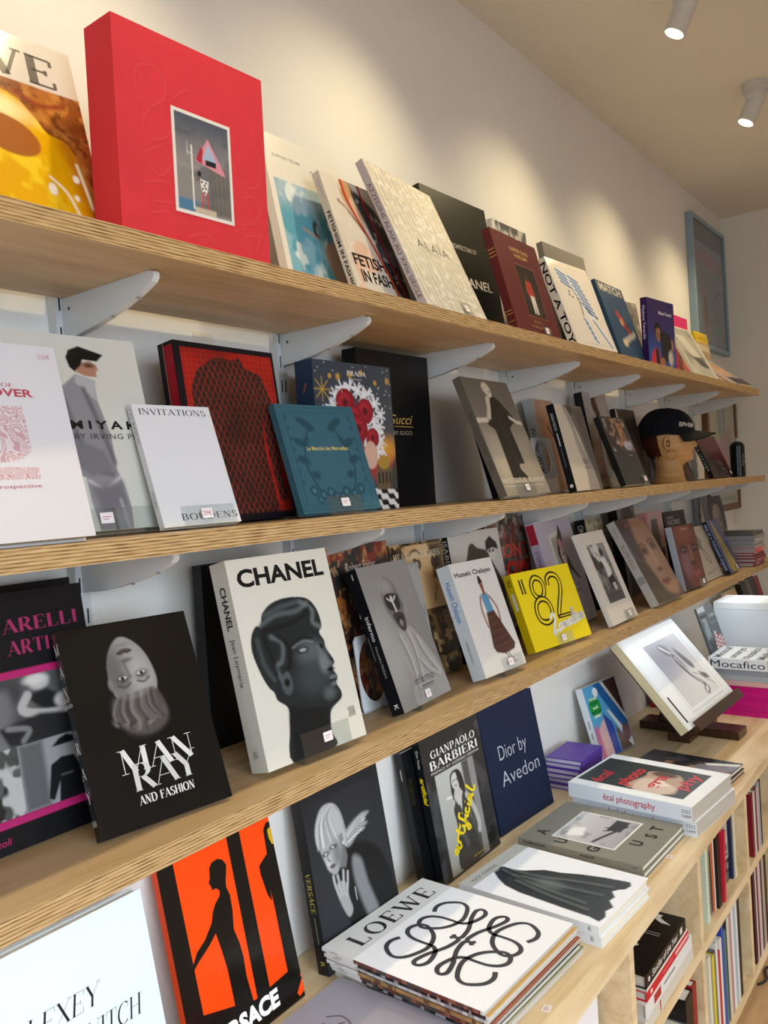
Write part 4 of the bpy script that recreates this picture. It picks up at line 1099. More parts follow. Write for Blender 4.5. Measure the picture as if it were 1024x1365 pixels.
def a_miyake(s):
    s.fill(0xd6d5cc); s.tone(.04, (3, 4), 3)
    cap = [(.563, .119), (.585, .08), (.647, .055), (.79, .091), (.745, .13), (.66, .125), (.64, .16), (.60, .19), (.575, .17)]
    coat = [(.60, .205), (.71, .235), (.702, .26), (.70, .339), (.72, .43), (.74, .52), (.735, .70), (.76, .78), (.775, .9), (.765, 1.0), (.57, 1.0), (.55, .85), (.545, .73), (.47, .72), (.38, .5), (.40, .29), (.52, .265)]
    s.poly(coat, 0x8f8d92, .012); 
    s.poly([(.60, .205), (.71, .235), (.69, .34), (.63, .28), (.59, .25)], 0xb3b1b4, .02)
    s.line([(.63, .28), (.68, .45), (.73, .66)], .025, 0x68666c, .03, smooth=True); s.line([(.5, .32), (.54, .5), (.6, .68), (.7, .72)], .03, 0x6d6b71, .03, smooth=True)
    s.poly([(.48, .52), (.68, .6), (.72, .7), (.58, .73), (.5, .66)], 0x7b797f, .04); s.line([(.56, .75), (.64, .79), (.74, .74)], .02, 0xc0bec2, .02, smooth=True)
    s.poly([(.57, .78), (.75, .76), (.76, .88), (.6, .92)], 0x76747a, .06); s.line([(.66, .9), (.67, 1)], .015, 0x5d5b60, .02); s.line([(.72, .85), (.74, 1)], .015, 0xaaa8ac, .02)
    s.poly([(.60, .15), (.70, .13), (.735, .15), (.742, .175), (.728, .185), (.725, .215), (.66, .212), (.60, .19)], 0xb0806a, .01); s.ell(.69, .155, .03, .012, 0x54362c, .02)
    s.ell(.605, .165, .022, .022, 0xb98a74, .01); s.poly(cap, 0x141312, .008)
    s.text('ISSEY', .06, .487, .040, 0x151515, x1=.42, bold=.03, track=1.3); s.text('MIYAKE', .515, .487, .040, 0x151515, x1=.985, bold=.03, track=1.5); s.text('PHOTOGRAPHS', .06, .54, .028, 0x3a3a3a, x1=.48, track=1.15); s.text('BY IRVING PENN', .525, .54, .028, 0x3a3a3a, x1=.99, track=1.15)
book('photo_book', 'off-white book showing a model in a black cap and long grey coat', F['miyake'], Z2, a_miyake, 'soft', 0xd6d5cc, 'satin', lift=.0026)
price_holder('clear acrylic easel in front of the grey coat photo', F['miyake'], Z2, .50, .16, tag_u=.18, lip=.032)
def a_inv(s):
    s.serif('INVITATIONS', .07, .085, .05, 0x3c3a44, x1=.93, thick=.13, thin=.05, gap=.1); s.serif('BOUDENS', .24, .955, .052, 0x3a3842, x1=.97, thick=.13, thin=.05)
book('paperback_book', 'plain white paperback with grey capitals along top and bottom', F['invite'], Z2, a_inv, 'soft', 0xe6e6ea, 'satin', lambda s: (s.serif('PAUL BOUDENS', .03, .72, .4, 0x6a6872, x1=.31), s.serif('ZEGRIS', .7, .72, .4, 0x6a6872, x1=.84)), detail=False, lift=.0026)
price_holder('clear acrylic easel holding the plain white paperback', F['invite'], Z2, .24, .10, '39€', tag_u=.45)
def a_val(s):
    s.fill(0x15121a); v = s.sub(.055, .03, .975, .965); v.fill(0xb8281e); ny, nx = v.gx.shape
    d = (np.abs(np.sin(v.gx * 60)) + np.abs(np.sin(v.gy * 90)) > 1.35).astype(float); v._mix(d * .5, 0x7c1a16)
    body = [(.30, .06), (.40, .04), (.52, .055), (.62, .03), (.66, .09), (.84, .13), (.93, .3), (.94, .75), (.96, .93), (.86, .93), (.80, .6), (.79, .4), (.77, .62), (.84, 1.0), (.22, 1.0), (.27, .62), (.22, .42), (.20, .95), (.05, .95), (.06, .6), (.06, .25), (.14, .13)]
    t = View(v.a, v.gx, v.gy, v.asp, v.clip, v.px); before = v.a.img.copy()
    v.poly(body, 0x2e211c, .012)
    m = np.clip(np.abs(v.a.img - before).sum(-1) * 4, 0, 1)
    u, q = v.gx * 52, v.gy * 44
    lat = ((np.abs(np.sin(u + q * .9)) < .28) | (np.abs(np.sin(u - q * .9)) < .28)).astype(float)
    v._mix(m * lat, 0x9a352a, .75)
    v.noise(0x17100f, (3, 5), 8, .5, .8, .5)
book('boxed_book', 'red and black box set picturing a latticed knit top', F['redval'], Z2, a_val, 'hard', 0x15121a, 'satin', lambda s: (s.bar(.02, .06, .98, .62, 0x9e1522), s.bar(0, .64, 1, .67, 0xc9a27c)), 0x15121a, board=.004, pages=0x1a161c)
def a_teal(s):
    s.fill(0x3d6674); s.tone(.04, (30, 30), 2); d = 0x2c4c5a
    for o in (.03, .075): s.line([(o, o), (1 - o, o), (1 - o, 1 - o), (o, 1 - o), (o, o)], .006, d)
    for sx in (1, -1):
        f = lambda p: [(.5 + sx * (a - .5), b) for a, b in p]
        s.line(f([(.3, .85), (.2, .6), (.24, .4), (.32, .25)]), .022, d, .01, smooth=True)
        for x, y, r in ((.3, .17, .1), (.36, .22, .07), (.2, .36, .09), (.3, .34, .06), (.18, .52, .07), (.28, .66, .05)): s.ell(*f([(x, y)])[0], r, .035, d, .03, 25 * sx)
        for x, y, r in ((.2, .8, .05), (.3, .84, .045), (.4, .82, .05), (.46, .86, .04), (.25, .88, .04)): s.ell(*f([(x, y)])[0], r, r, d, .02); s.ell(*f([(x, y)])[0], r * .5, r * .5, 0x477482, .02)
        for k in range(7): s.ell(*f([(.1, .12 + .1 * k)])[0], .012, .02, d, .01)
    s.ell(.5, .42, .22, .2, 0x3d6674, .05)
    s.text('Le Marché des Merveilles', .25, .43, .036, 0xd4c06a, x1=.78, bold=.012)
    s.text('MAISON', .46, .925, .016, 0xb9ad74, x1=.62)
book('cloth_book', 'teal clothbound book with dark stamped trees and gilt lettering', F['teal'], Z2, a_teal, 'hard', 0x3d6674, 'cloth', lift=.0026)
price_holder('clear acrylic easel holding the teal clothbound book', F['teal'], Z2, .30, .09, tag_u=.5)
def a_prada(s):
    s.grad(0x39424f, 0x4b4f55, 60); s.tone(.1, (3, 4), 3); s.rect(0, .85, 1, 1, 0xe8e6e2)
    for i in range(8):
        for j in range(4):
            if (i + j) % 2: s.poly([(.3 + i * .09, .85 + j * .04), (.39 + i * .09, .85 + j * .04), (.37 + i * .1, .89 + j * .04), (.28 + i * .1, .89 + j * .04)], 0x14141a)
    s.ell(.75, .66, .35, .12, 0xa83c3c, .15); s.ell(.85, .58, .2, .08, 0xd0923a, .15)
    rs = random.Random(4)
    fl = [(.18 + .05 * k, .36 - .12 * sin(k / 6 * pi)) for k in range(8)] + [(.7, .3), (.76, .26), (.82, .34), (.8, .42), (.74, .46), (.8, .52), (.7, .52), (.76, .6), (.82, .58), (.16, .4), (.2, .3), (.26, .22), (.34, .17), (.44, .16), (.54, .18), (.6, .22), (.66, .2), (.14, .34), (.72, .38), (.64, .44), (.6, .5), (.78, .48), (.66, .56)]
    for x, y in fl:
        for k in range(4):
            a = k * pi / 4 + rs.random(); s.line([(x - .07 * cos(a), y - .055 * sin(a)), (x + .07 * cos(a), y + .055 * sin(a))], .018, 0xe9e9ee, .008)
    for x, y, r in ((.37, .27, .12), (.62, .32, .11), (.48, .36, .1), (.28, .38, .1), (.52, .44, .12), (.7, .5, .085), (.4, .44, .1)):
        s.ell(x, y, r, r * .8, 0x8e1a28, .01); s.ell(x - .01, y - .01, r * .6, r * .48, 0xb02838, .03); s.ell(x, y, r * .3, r * .25, 0x5c0f1a, .03)
    s.local(.66, .62, .1).ell(0, 0, .9, 1.2, 0xd9b09c, .1)
    s.poly([(.72, .86), (.72, .72), (.78, .66), (.84, .64), (.9, .68), (.94, .74), (.94, .86)], 0x6c5a44, .01); s.ell(.83, .67, .08, .05, 0xb08a3a, .01)
    for x in (.75, .8, .85, .9): s.rect(x - .012, .74, x + .012, .82, 0x2a2620)
    s.noise(0x4a4a52, (12, 14), 21, .62, .7, .0)
    s.poly([(.94, .7), (1, .62), (1, .86), (.9, .86)], 0x3c4038, .03)
    for x, y, r in ((.1, .19, .1), (.86, .56, .06), (.95, .1, .03), (.3, .1, .03), (.45, .08, .03), (.6, .06, .025), (.78, .12, .02), (.2, .1, .02)):
        for k in range(4): a = k * pi / 4; s.line([(x - r * cos(a), y - r * .8 * sin(a)), (x + r * cos(a), y + r * .8 * sin(a))], .008, 0xd6a63c, .006)
    for k in range(26): s.ell(rs.random(), rs.random() * .3, .006, .005, 0xd8d6c8)
    s.serif('PRADA', .42, .085, .032, 0xece8e0, x1=.66, thick=.18, thin=.06); s.text('MILANO', .5, .115, .014, 0xc8c4bc, x1=.6)
book('boxed_book', 'dark gift box printed with roses, snow crystals and a chequered floor', F['prada'], Z2, a_prada, 'hard', 0x39424f, 'satin',
     lambda s: (s.bar(.0, .1, .6, .9, 0x1f3350), s.stroke([(.15, .4), (.18, .5), (.21, .6)], .01, 0xc04a30)), 0x22344c, board=.003)
book('boxed_book', 'tall plain black box with a small gold signature, next to the rose printed box', F['gucci'], Z2,
     lambda s: (s.text('Gucci', .38, .46, .06, 0xc2a052, x1=.72, shear=.35, mat=0), s.bar(.45, .475, .72, .479, 0xc2a052), s.text('BY GUCCI', .44, .53, .024, 0xa39a88, x1=.70)), 'hard', 0x101013, 'satin', detail=False, board=.004, pages=0x101013)
def a_horst(s):
    s.grad(0x6d655c, 0x8d857a, 100); s.tone(.08, (3, 4), 2); s.rect(0, .45, 1, 1, 0xb5a791, .5, .6); s.ell(.2, .7, .2, .2, 0xc9bca6, .3, a=.5)
    gown = [(.50, .15), (.56, .145), (.65, .185), (.80, .30), (.86, .36), (.76, .385), (.65, .43), (.66, .74), (.53, .745), (.52, .79), (.63, .87), (.27, .87), (.30, .6), (.31, .45), (.19, .40), (.30, .35), (.40, .20)]
    s.poly(gown, 0x28241f, .01); s.poly([(.38, .16), (.46, .15), (.42, .22), (.36, .30), (.30, .36), (.24, .34), (.32, .26)], 0xcfc4b2, .02, smooth=True)
    s.line([(.22, .365), (.10, .372), (.0, .375)], .05, 0xd8ccba, .02); s.line([(.74, .33), (.86, .37), (.96, .38)], .04, 0xd8ccba, .02)
    s.ell(.46, .08, .085, .055, 0xcfc4b0, .02); s.ell(.49, .115, .05, .045, 0xdcd0bf, .01); s.ell(.5, .11, .02, .008, 0x4a4238, .01)
    s.line([(.5, .3), (.5, .7)], .03, 0x3a352f, .05, smooth=True)
    s.text('HAUTE COUTURE', .02, .90, .04, 0xd8cfc0, x1=.55, bold=.01); s.text('RUNWAY', .6, .90, .04, 0xd8cfc0, x1=.97, bold=.01); s.bar(.02, .925, .9, .93, 0xd8cfc0)
book('fashion_book', 'grey brown book with a white haired woman in a long black gown', F['horst'], Z2, a_horst, 'soft', 0x7a7268, 'satin', lambda s: s.text('PARIS COUTURE SEVENTY YEARS', .30, .72, .48, 0x453f38, x1=.78), 0x6b645a, lift=.0026)
price_holder('clear acrylic easel holding the long black gown book', F['horst'], Z2, .22, .11, tag_u=.55)
book('fashion_book', 'black book showing its edge behind the long black gown book', [1.90, 1.045, 0, .26, .16, .29, .018], Z2, None, 'soft', 0x191817, 'satin', detail=False)
def a_wonder(s):
    s.fill(0xc9a184); s.rect(0, 0, .12, 1, 0xb0b4b6); s.noise(0xb58a6c, (3, 4), 5, .45, .65, .6); s.line([(.5, .3), (.6, .36), (.7, .42)], .05, 0x3a2c26, .02)
    s.text('WOMEN', .62, .35, .12, 0x8a5a48, x1=.95, bold=.01)
book('photo_book', 'peach coloured book with a pale grey spine behind the white ring stand', [2.34, 1.10, .07, .185, .178, .296, .03], Z2, a_wonder, 'hard', 0xc9a184, 'satin', lambda s: s.text('Wonder WOMEN', .30, .75, .55, 0x4c4e52, x1=.9, bold=.01), 0xb4b8ba)
def a_hair(s):
    s.fill(0xcfc4b2); s.poly([(.38, 0), (1, 0), (1, 1), (.78, 1), (.86, .8), (.72, .6), (.62, .36)], 0x6e6660, .03); s.poly([(.60, .05), (.98, .0), (1, 1), (.9, 1), (.78, .5)], 0x564f4a, .08)
    s.poly([(.27, .02), (.48, .1), (.52, .3), (.6, .45), (.7, .6), (.84, .78), (.86, 1), (.5, 1), (.55, .75), (.44, .5), (.42, .3)], 0x9d938c, .03, smooth=True)
    for k in range(7): s.line([(.36 + .02 * k, .06), (.45 + .015 * k, .34), (.52 + .03 * k, .62), (.56 + .045 * k, .95)], .012, 0x544d49 if k % 2 else 0xc9c0b6, .014, .7, True)
    s.poly([(.26, .0), (.4, .03), (.5, .12), (.6, .1), (.6, 0)], 0x3d3733, .02)
    s.text('SELF', .50, .69, .05, 0x3a3634, x1=.74); s.text('SERVICE', .52, .75, .02, 0x3a3634, x1=.74)
book('fashion_book', 'cream and grey book with long flowing hair and a thick black spine', F['bwhair'], Z2, a_hair, 'soft', 0xcfc4b2, 'satin', lambda s: (s.text('SARAH MOON', .1, .72, .34, 0xcfd0d2, x1=.3), s.bar(.33, .45, .48, .6, 0xcfd0d2), s.bar(.5, .5, .72, .56, 0x8c8e90), s.disc(.93, .5, .02, 0xd8d8d8)), 0x14161a)
def a_sil(s):
    s.fill(0xa8a09a); s.rect(0, .5, 1, 1, 0xa98d74, .3)
    s.ell(.42, .12, .11, .1, 0x2a1a16, .03); s.poly([(.34, .1), (.5, .1), (.62, .3), (.64, .5), (.5, .55), (.36, .5), (.40, .25)], 0x4a2c22, .04, smooth=True); s.ell(.42, .58, .1, .1, 0x8a5c42, .04)
    s.line([(.2, .85), (.3, .7), (.26, 1)], .06, 0x9c5a40, .03); s.noise(0x8f6c50, (8, 9), 3, .6, .7, .5)
book('photo_book', 'tall book with a dark skinned nude seen from behind, propped behind the ring stand', [2.69, 1.085, -.03, .16, .20, .335, .03], Z2, a_sil, 'soft', 0xa8a09a, 'satin', None, 0x131214)
def a_gloss(s):
    s.fill(0x2b2a27); v = s.sub(.10, .02, .98, .52); v.fill(0x3a2a24); v.noise(0xb9855e, (6, 7), 5, .52, .64, .9); v.noise(0x1c1614, (9, 9), 8, .5, .62, .7); v.noise(0xd8cfd4, (7, 7), 14, .62, .7, .5)
    v.poly([(.5, .1), (.75, .15), (.8, .6), (.6, .8), (.5, .5)], 0xb07a52, .08); v.ell(.75, .82, .2, .14, 0xc9c0cc, .05); v.noise(0x141016, (22, 20), 3, .58, .62, .6)
    s.bar(.62, .565, .76, .58, 0x8f8d88)
book('photo_book', 'small glossy charcoal book with a golden nude, leaning by the mannequin head', F['blackgloss'], Z2, a_gloss, 'soft', 0x2b2a27, 'gloss', None, 0x1b1a18, lift=.0026)
price_holder('clear acrylic easel holding the small charcoal book', F['blackgloss'], Z2, .74, .05, tag_u=.5)
mb = MB(); x, y, yaw, lean, w, h, t = F['blackgloss']
book('fashion_book', 'dark book with a white edge behind the black cap', [2.97, 1.08, 0, .18, .2, .29, .02], Z2, lambda s: (s.fill(0x2b2522), s.rect(0, 0, .09, 1, 0xb8b4ae), s.noise(0x4c3a30, (4, 5), 3)), 'soft', 0x2b2522)
def a_redblk(s):
    s.grad(0x6e2a34, 0x2c2a28, 110, .1, .55); s.noise(0x8c3a44, (4, 4), 3, .5, .7, .3)
    for p in ([(.55, .62), (.62, .7)], [(.7, .66), (.74, .72)], [(.62, .78), (.76, .86), (.8, .92)]): s.line(p, .02, 0xb9b6b0, .01)
    s.poly([(.97, .1), (1, .1), (1, 1), (.93, 1)], 0x9c1f28)
book('fashion_book', 'dark red and black book with a white lettered spine, right of the mannequin head', F['redblk'], Z2, a_redblk, 'hard', 0x2c2426, 'satin', lambda s: s.text('RICK LEATHER', .15, .75, .5, 0xc9c6c0, x1=.85), 0x161415, lift=.0026, back_col=0x8c1a22)
price_holder('clear acrylic easel with a price sticker under the dark red and black book', F['redblk'], Z2, .82, .05, tag_u=.5, lip=.028)
book('photo_book', 'black book with a tan animal picture, leaning just behind the mannequin chin', [3.50, 1.06, .05, .36, .22, .22, .02], Z2, lambda s: (s.fill(0x2a2624), s.poly([(.5, .5), (.8, .6), (.95, 1), (.45, 1)], 0x7c5a3c, .05), s.poly([(.6, .35), (.7, .6), (.55, .62)], 0xc9bca8, .03)), 'soft', 0x1c1a1a)
book('photo_book', 'grey mauve book low behind the mannequin neck', [3.36, 1.10, 0, .12, .13, .18, .02], Z2, lambda s: (s.fill(0x6d6268), s.rect(.05, .6, .4, .72, 0x2c2628)), 'soft', 0x6d6268)

# ============ lowest wall shelf
def a_schiap(s):
    pk = 0xb02468
    s.serif('SCHIAPARELLI', .06, .165, .056, 0x9c2e5e, x1=.95, thick=.2, thin=.04); s.serif('AND THE ARTISTS', .03, .255, .056, 0x9c2e5e, x1=.95, thick=.2, thin=.04)
    s.rect(0, .315, .9, .345, pk); s.rect(0, .875, .97, .905, pk)
    v = s.sub(0, .345, .93, .61); v.grad(0x8a8a8c, 0x3c3c3e, 0); v.noise(0x202022, (4, 4), 3, .5, .62, .7)
    v.local(.72, .22, .06); v.ell(.72, .14, .06, .11, 0xb8b6b4, .03); v.ell(.70, .08, .07, .08, 0xcfcccb, .03); v.poly([(.62, .3), (.76, .25), (.84, .4), (.9, .65), (.78, .7), (.7, .5)], 0x1b1b1d, .03); v.line([(.64, .3), (.6, .5), (.72, .62), (.86, .66)], .05, 0xaeacab, .02, smooth=True)
    v.ell(.86, .48, .06, .12, 0xcac7c5, .03); v.ell(.92, .5, .05, .16, 0xb5b2ae, .05); v.poly([(.45, .7), (.7, .6), (.95, .72), (1, 1), (.5, 1)], 0x222224, .03); v.line([(.5, .72), (.62, .8), (.58, .95)], .03, 0x77777a, .02, smooth=True); v.ell(.96, .8, .05, .09, 0x9c9a98, .05)
    v = s.sub(0, .61, .50, .875); v.fill(0x4a4a4a); v.noise(0xbdbdbd, (12, 10), 5, .52, .6, .9); v.noise(0x101010, (10, 12), 7, .5, .6, .8)
    v = s.sub(.50, .61, .96, .875); v.grad(0xa2a2a4, 0x77777a, 0); v.rect(0, 0, .3, 1, 0x5d5d60, .1)
    v.poly([(.36, .42), (.5, .34), (.66, .36), (.74, .6), (.72, .78), (.86, 1), (.4, 1), (.44, .7), (.34, .95), (.28, .9)], 0x141416, .02); v.ell(.56, .22, .09, .1, 0x8d8b8a, .03); v.poly([(.4, .16), (.5, .06), (.6, .02), (.78, .12), (.66, .16), (.5, .16)], 0x101012, .02); v.rect(.46, .6, .62, .63, 0x55555a)
    s.text('Rizzoli', .26, .965, .026, 0xa8285e, x1=.40, shear=.2, bold=.01)
book('fashion_book', 'black book with pink serif title and pink bars around grey photos', F['schiap'], Z3, a_schiap, 'hard', 0x0e0e12, 'satin')
book('fashion_book', 'second black copy, its top edge rising behind the pink titled black book', [F['schiap'][0] + .035, 1.12, 0, .12, .245, .345, .026], Z3, None, 'hard', 0x0c0c10, 'satin', detail=False)
def a_manray(s):
    s.fill(0x141312)
    # the head is printed upside down: chin at the top, waved hair below
    s.poly([(.30, .36), (.45, .34), (.60, .36), (.67, .44), (.68, .52), (.62, .575), (.48, .60), (.36, .575), (.27, .50), (.26, .42)], 0x2c2a29, .05, smooth=True)
    face(s.local(.465, .262, .248, 174), 0x9a9693, 0x4a4644, 0x55504e, 0x1c1a19, light=-1, hairshape='none', neck=False)
    s.poly([(.31, .385), (.40, .40), (.52, .395), (.61, .365), (.66, .44), (.67, .51), (.62, .56), (.50, .585), (.37, .56), (.28, .49), (.28, .42)], 0x55504d, .035, smooth=True)
    hr = random.Random(12)
    for k in range(34):
        q = k / 33; a0 = .32 + .28 * q; a1 = .27 + .38 * q + hr.uniform(-.02, .02); c = hr.choice([0x8f8a86, 0x3a3736, 0x6a6562, 0x2c2a29, 0x77726e])
        b1 = .57 - .10 * abs(q - .5) * 1.6 + hr.uniform(-.02, .01)
        s.line([(a0, .385 - .02 * q), ((a0 + a1) / 2 - .02, .45), (a1 + .015, .51), (a1 - .015 + .02 * sin(k), b1)], .014, c, .03, .5, True)
    s.ell(.30, .31, .018, .028, 0x7d7875, .02)
    w = 0xe8e6e2
    s.serif('MAN', .235, .745, .115, w, x1=.80, thick=.16, thin=.022, gap=.0)
    s.serif('RAY', .30, .835, .125, 0xd6d4d0, x1=.79, thick=.16, thin=.022, gap=-.02)
    s.serif('AND FASHION', .31, .90, .040, w, x1=.73, thick=.2, thin=.05, gap=.08)
r = book('photo_book', 'glossy black book with an upside down portrait and large white overlapping capitals', F['manray'], Z3, a_manray, 'hard', 0x141312, 'gloss',
     lambda s: [s.serif(ch, .115 + k, .5, .95, 0xd8d6d2, thick=.17, thin=.06, mid=True, dirn=(0, -1)) for ch, k in (('M', 0), ('A', .11), ('N', .21), ('R', .48), ('A', .60), ('Y', .71))] + [s.text('AND', .345, .5, .35, 0xd8d6d2, mid=True, dirn=(0, -1)), s.text('FASHION', .375, .5, .3, 0xd8d6d2, mid=True, dirn=(0, -1)), s.serif('MM', .93, .5, .5, 0xd0cec8, mid=True, dirn=(0, -1), gap=-.1)], 0x0f0e0e)
book('fashion_book', 'narrow black book standing upright behind the white book with the bronze head', [.985, 1.15, -.05, .0, .22, .334, .025], Z3, None, 'hard', 0x0d0d10, 'satin', detail=False)
# its front lettering runs down the board
def a_chanel(s):
    s.fill(0xdedbcf); s.tone(.02, (3, 4), 2)
    head = [(.197, .334), (.236, .28), (.342, .238), (.504, .225), (.685, .245), (.768, .308), (.786, .394), (.745, .43), (.777, .475), (.778, .516), (.835, .59), (.797, .622), (.832, .668), (.806, .70), (.836, .745), (.821, .782), (.704, .818), (.668, .865), (.655, .93), (.66, 1.0), (.234, 1.0), (.267, .836), (.291, .751), (.211, .70), (.195, .66), (.155, .628), (.112, .56), (.075, .452), (.095, .379), (.15, .335)]
    s.poly(head, 0x24282a, .008, smooth=True)
    s.poly([(.30, .74), (.5, .78), (.66, .8), (.64, .9), (.6, 1.0), (.24, 1.0), (.27, .84)], 0x191b1d, .05)
    s.ell(.62, .52, .13, .06, 0x6d7678, .12, a=.6); s.ell(.60, .64, .16, .08, 0x3e4548, .16, a=.9); s.ell(.73, .585, .05, .05, 0x8a9294, .06, a=.6); s.ell(.72, .74, .06, .03, 0x6a7274, .06, a=.6)
    s.line([(.44, .46), (.56, .435), (.66, .45)], .015, 0x0e1011, .015, smooth=True); s.line([(.45, .475), (.56, .455), (.66, .47)], .012, 0x7b8486, .02, .8, True)
    s.ell(.54, .498, .06, .016, 0x0f1112, .02); s.ell(.545, .497, .035, .009, 0x9aa2a2, .01); s.ell(.735, .50, .02, .012, 0x0f1112, .01)
    s.line([(.70, .5), (.73, .56), (.80, .6)], .03, 0x6f7779, .03, .7, True); s.ell(.78, .625, .04, .01, 0x0c0d0e, .015); s.line([(.74, .685), (.82, .682)], .012, 0x0d0e0f, .01); s.ell(.79, .665, .04, .01, 0x7b8385, .02, a=.7); s.ell(.785, .70, .035, .01, 0x7b8385, .02, a=.7)
    # waved hair
    for p, c in (([(.20, .335), (.35, .30), (.55, .30), (.68, .27)], 0x5b6466), ([(.25, .29), (.42, .265), (.6, .255)], 0x4b5355), ([(.62, .26), (.72, .31), (.70, .37), (.76, .40)], 0x6b7476), ([(.22, .36), (.4, .36), (.58, .34), (.68, .30)], 0x121415), ([(.27, .40), (.36, .44), (.33, .52), (.26, .55), (.30, .62)], 0x5f686a), ([(.33, .40), (.42, .47), (.38, .56), (.31, .6)], 0x111314), ([(.14, .40), (.16, .52), (.22, .60)], 0x444c4e), ([(.20, .38), (.24, .5), (.25, .58)], 0x15171a)):
        s.line(p, .035, c, .035, .85, True)
    s.poly([(.29, .60), (.36, .58), (.38, .65), (.33, .69), (.28, .66)], 0x4c5456, .03, smooth=True); s.ell(.33, .63, .025, .02, 0x0f1112, .02)
    s.text('CHANEL', .075, .138, .080, 0x161616, x1=.93, bold=.035)
    for k in range(5): s.stroke([(.86 + .016 * k, .835), (.872 + .014 * k, .86), (.862 + .016 * k, .885)], .006, 0x4a4842)
r = book('art_book', 'big cream book with a dark bronze female head in profile', F['chanel'], Z3, a_chanel, 'hard', 0xdedbcf, 'satin',
     lambda s: (s.text('CHANEL', .12, .66, .34, 0x1a1a1a, x1=.33, bold=.03), s.text('Jean Leymarie', .37, .62, .27, 0x2a2a2a, x1=.60), s.stroke([(.9, .4), (.93, .5), (.9, .6), (.94, .66)], .004, 0x5a5850)), 0xd6d3c8, lift=.0026)
price_holder('clear acrylic easel at the foot of the cream bronze head book', F['chanel'], Z3, .33, .115, tag_u=.52, lip=.04)
def a_fairer(s):
    s.fill(0x3a2a26); s.noise(0x8a2f26, (6, 7), 4, .46, .58, .9); s.noise(0xb06a34, (10, 11), 6, .58, .66, .8); s.noise(0x1d2a2e, (5, 6), 11, .52, .64, .9); s.noise(0xc9a070, (20, 22), 13, .62, .68, .5)
    s.text('Robert Fairer', .28, .165, .06, 0xd8d2c8, x1=.76)
book('fashion_book', 'book with a dark red painterly cover, behind the cream bronze head book', F['fairer'], Z3, a_fairer, 'hard', 0x3a2a26, 'satin')
def a_lee(s):
    s.fill(0x4a3826); s.noise(0x8a6a42, (7, 9), 3, .48, .6, .8); s.noise(0x17110c, (9, 11), 5, .52, .62, .9)
    v = s.sub(.26, .02, .96, .5); v.fill(0xc2a072); v.ell(.5, .5, .5, .6, 0xd0ae80, .3)
    for x in (.25, .78): v.ell(x, .30, .13, .10, 0x3a2a1e, .05); v.ell(x, .30, .07, .05, 0xb59a78, .03); v.ell(x, .3, .04, .05, 0x17120e, .02); v.line([(x - .16, .14), (x, .08), (x + .15, .14)], .05, 0x6a4c30, .04, smooth=True)
    v.poly([(.62, 0), (.7, .2), (.6, .9), (.68, .9), (.82, .4), (.9, .6), (.98, 1), (1, 0)], 0x2c2018, .08, a=.85)
    s.rect(.72, .8, 1, 1, 0x17120e, .05); s.noise(0xd2b07a, (12, 16), 8, .62, .68, .7)
    s.serif('LEE ALEXANDER MCQUEEN', .05, .115, .045, 0xd8cdb4, x1=.92, thick=.15, thin=.06); s.text('MUSE', .74, .93, .035, 0xa9a094, x1=.88)
book('fashion_book', 'book with a dark eyed painted face in gold tones behind the grey masked portrait', F['leemcq'], Z3, a_lee, 'hard', 0x4a3826, 'satin', None, 0x5c5040)
def a_inf(s):
    s.grad(0x8f8d8b, 0x7d7b79, 90); s.ell(.1, .6, .3, .3, 0xa3a19f, .4); s.tone(.06, (4, 5), 2)
    s.poly([(.30, .60), (.44, .45), (.62, .47), (.74, .55), (.92, .74), (1, .9), (1, 1), (.30, 1), (.36, .8)], 0x9f9d9b, .03, smooth=True)
    for p in ([(.36, .52), (.42, .7), (.40, .95)], [(.52, .5), (.56, .64), (.52, .85)], [(.66, .56), (.74, .7), (.88, .84)], [(.6, .72), (.7, .8), (.86, .86)]): s.line(p, .03, 0x6d6b6a, .05, .7, True); s.line([(a + .04, b) for a, b in p], .03, 0xc3c1bf, .05, .7, True)
    s.poly([(.30, .20), (.36, .12), (.48, .10), (.58, .15), (.63, .25), (.62, .36), (.58, .47), (.50, .50), (.42, .46), (.33, .36), (.29, .28)], 0x706e6d, .015, smooth=True); s.ell(.42, .17, .12, .06, 0xa8a6a4, .1, a=.6)
    s.poly([(.33, .24), (.40, .215), (.54, .225), (.60, .25), (.58, .33), (.50, .345), (.40, .34), (.34, .31)], 0x2b2a2b, .015, smooth=True)
    s.line([(.45, .26), (.47, .30), (.48, .37)], .03, 0xd2d0ce, .01, smooth=True); s.line([(.38, .25), (.46, .275), (.54, .245)], .02, 0xc8c6c4, .008, smooth=True); s.ell(.46, .25, .02, .014, 0xd2d0ce, .01)
    s.poly([(.40, .36), (.58, .37), (.57, .46), (.50, .495), (.43, .45)], 0x3a3839, .02, smooth=True); s.ell(.50, .41, .055, .02, 0x1c1b1c, .02); s.ell(.50, .435, .03, .025, 0x8b8584, .015)
    s.ell(.625, .31, .02, .03, 0x656362, .015)
    s.text('inferno', .36, .865, .055, 0x2e2d2d, x1=.76)
    s.bar(.46, .885, .72, .892, 0x3e3d3d); s.bar(.42, .90, .70, .906, 0x4a4949)
book('photo_book', 'grey book with a masked bald figure in a white shirt and a black spine', F['inferno'], Z3, a_inf, 'hard', 0x8a8886, 'satin',
     lambda s: (s.bar(.03, .4, .07, .5, 0xd2d0ce), s.text('inferno', .33, .55, .30, 0xdedcd8, x1=.50, bold=.02), s.text('Alexandre McGarin', .53, .55, .2, 0xb4b2ae, x1=.75), s.bar(.3, .84, .33, .9, 0xb0aeaa), s.bar(.46, .82, .62, .86, 0x9a9894), s.text('K', .93, .6, .3, 0xe6e4e0, x1=.965, bold=.03)), 0x131519, lift=.0026)
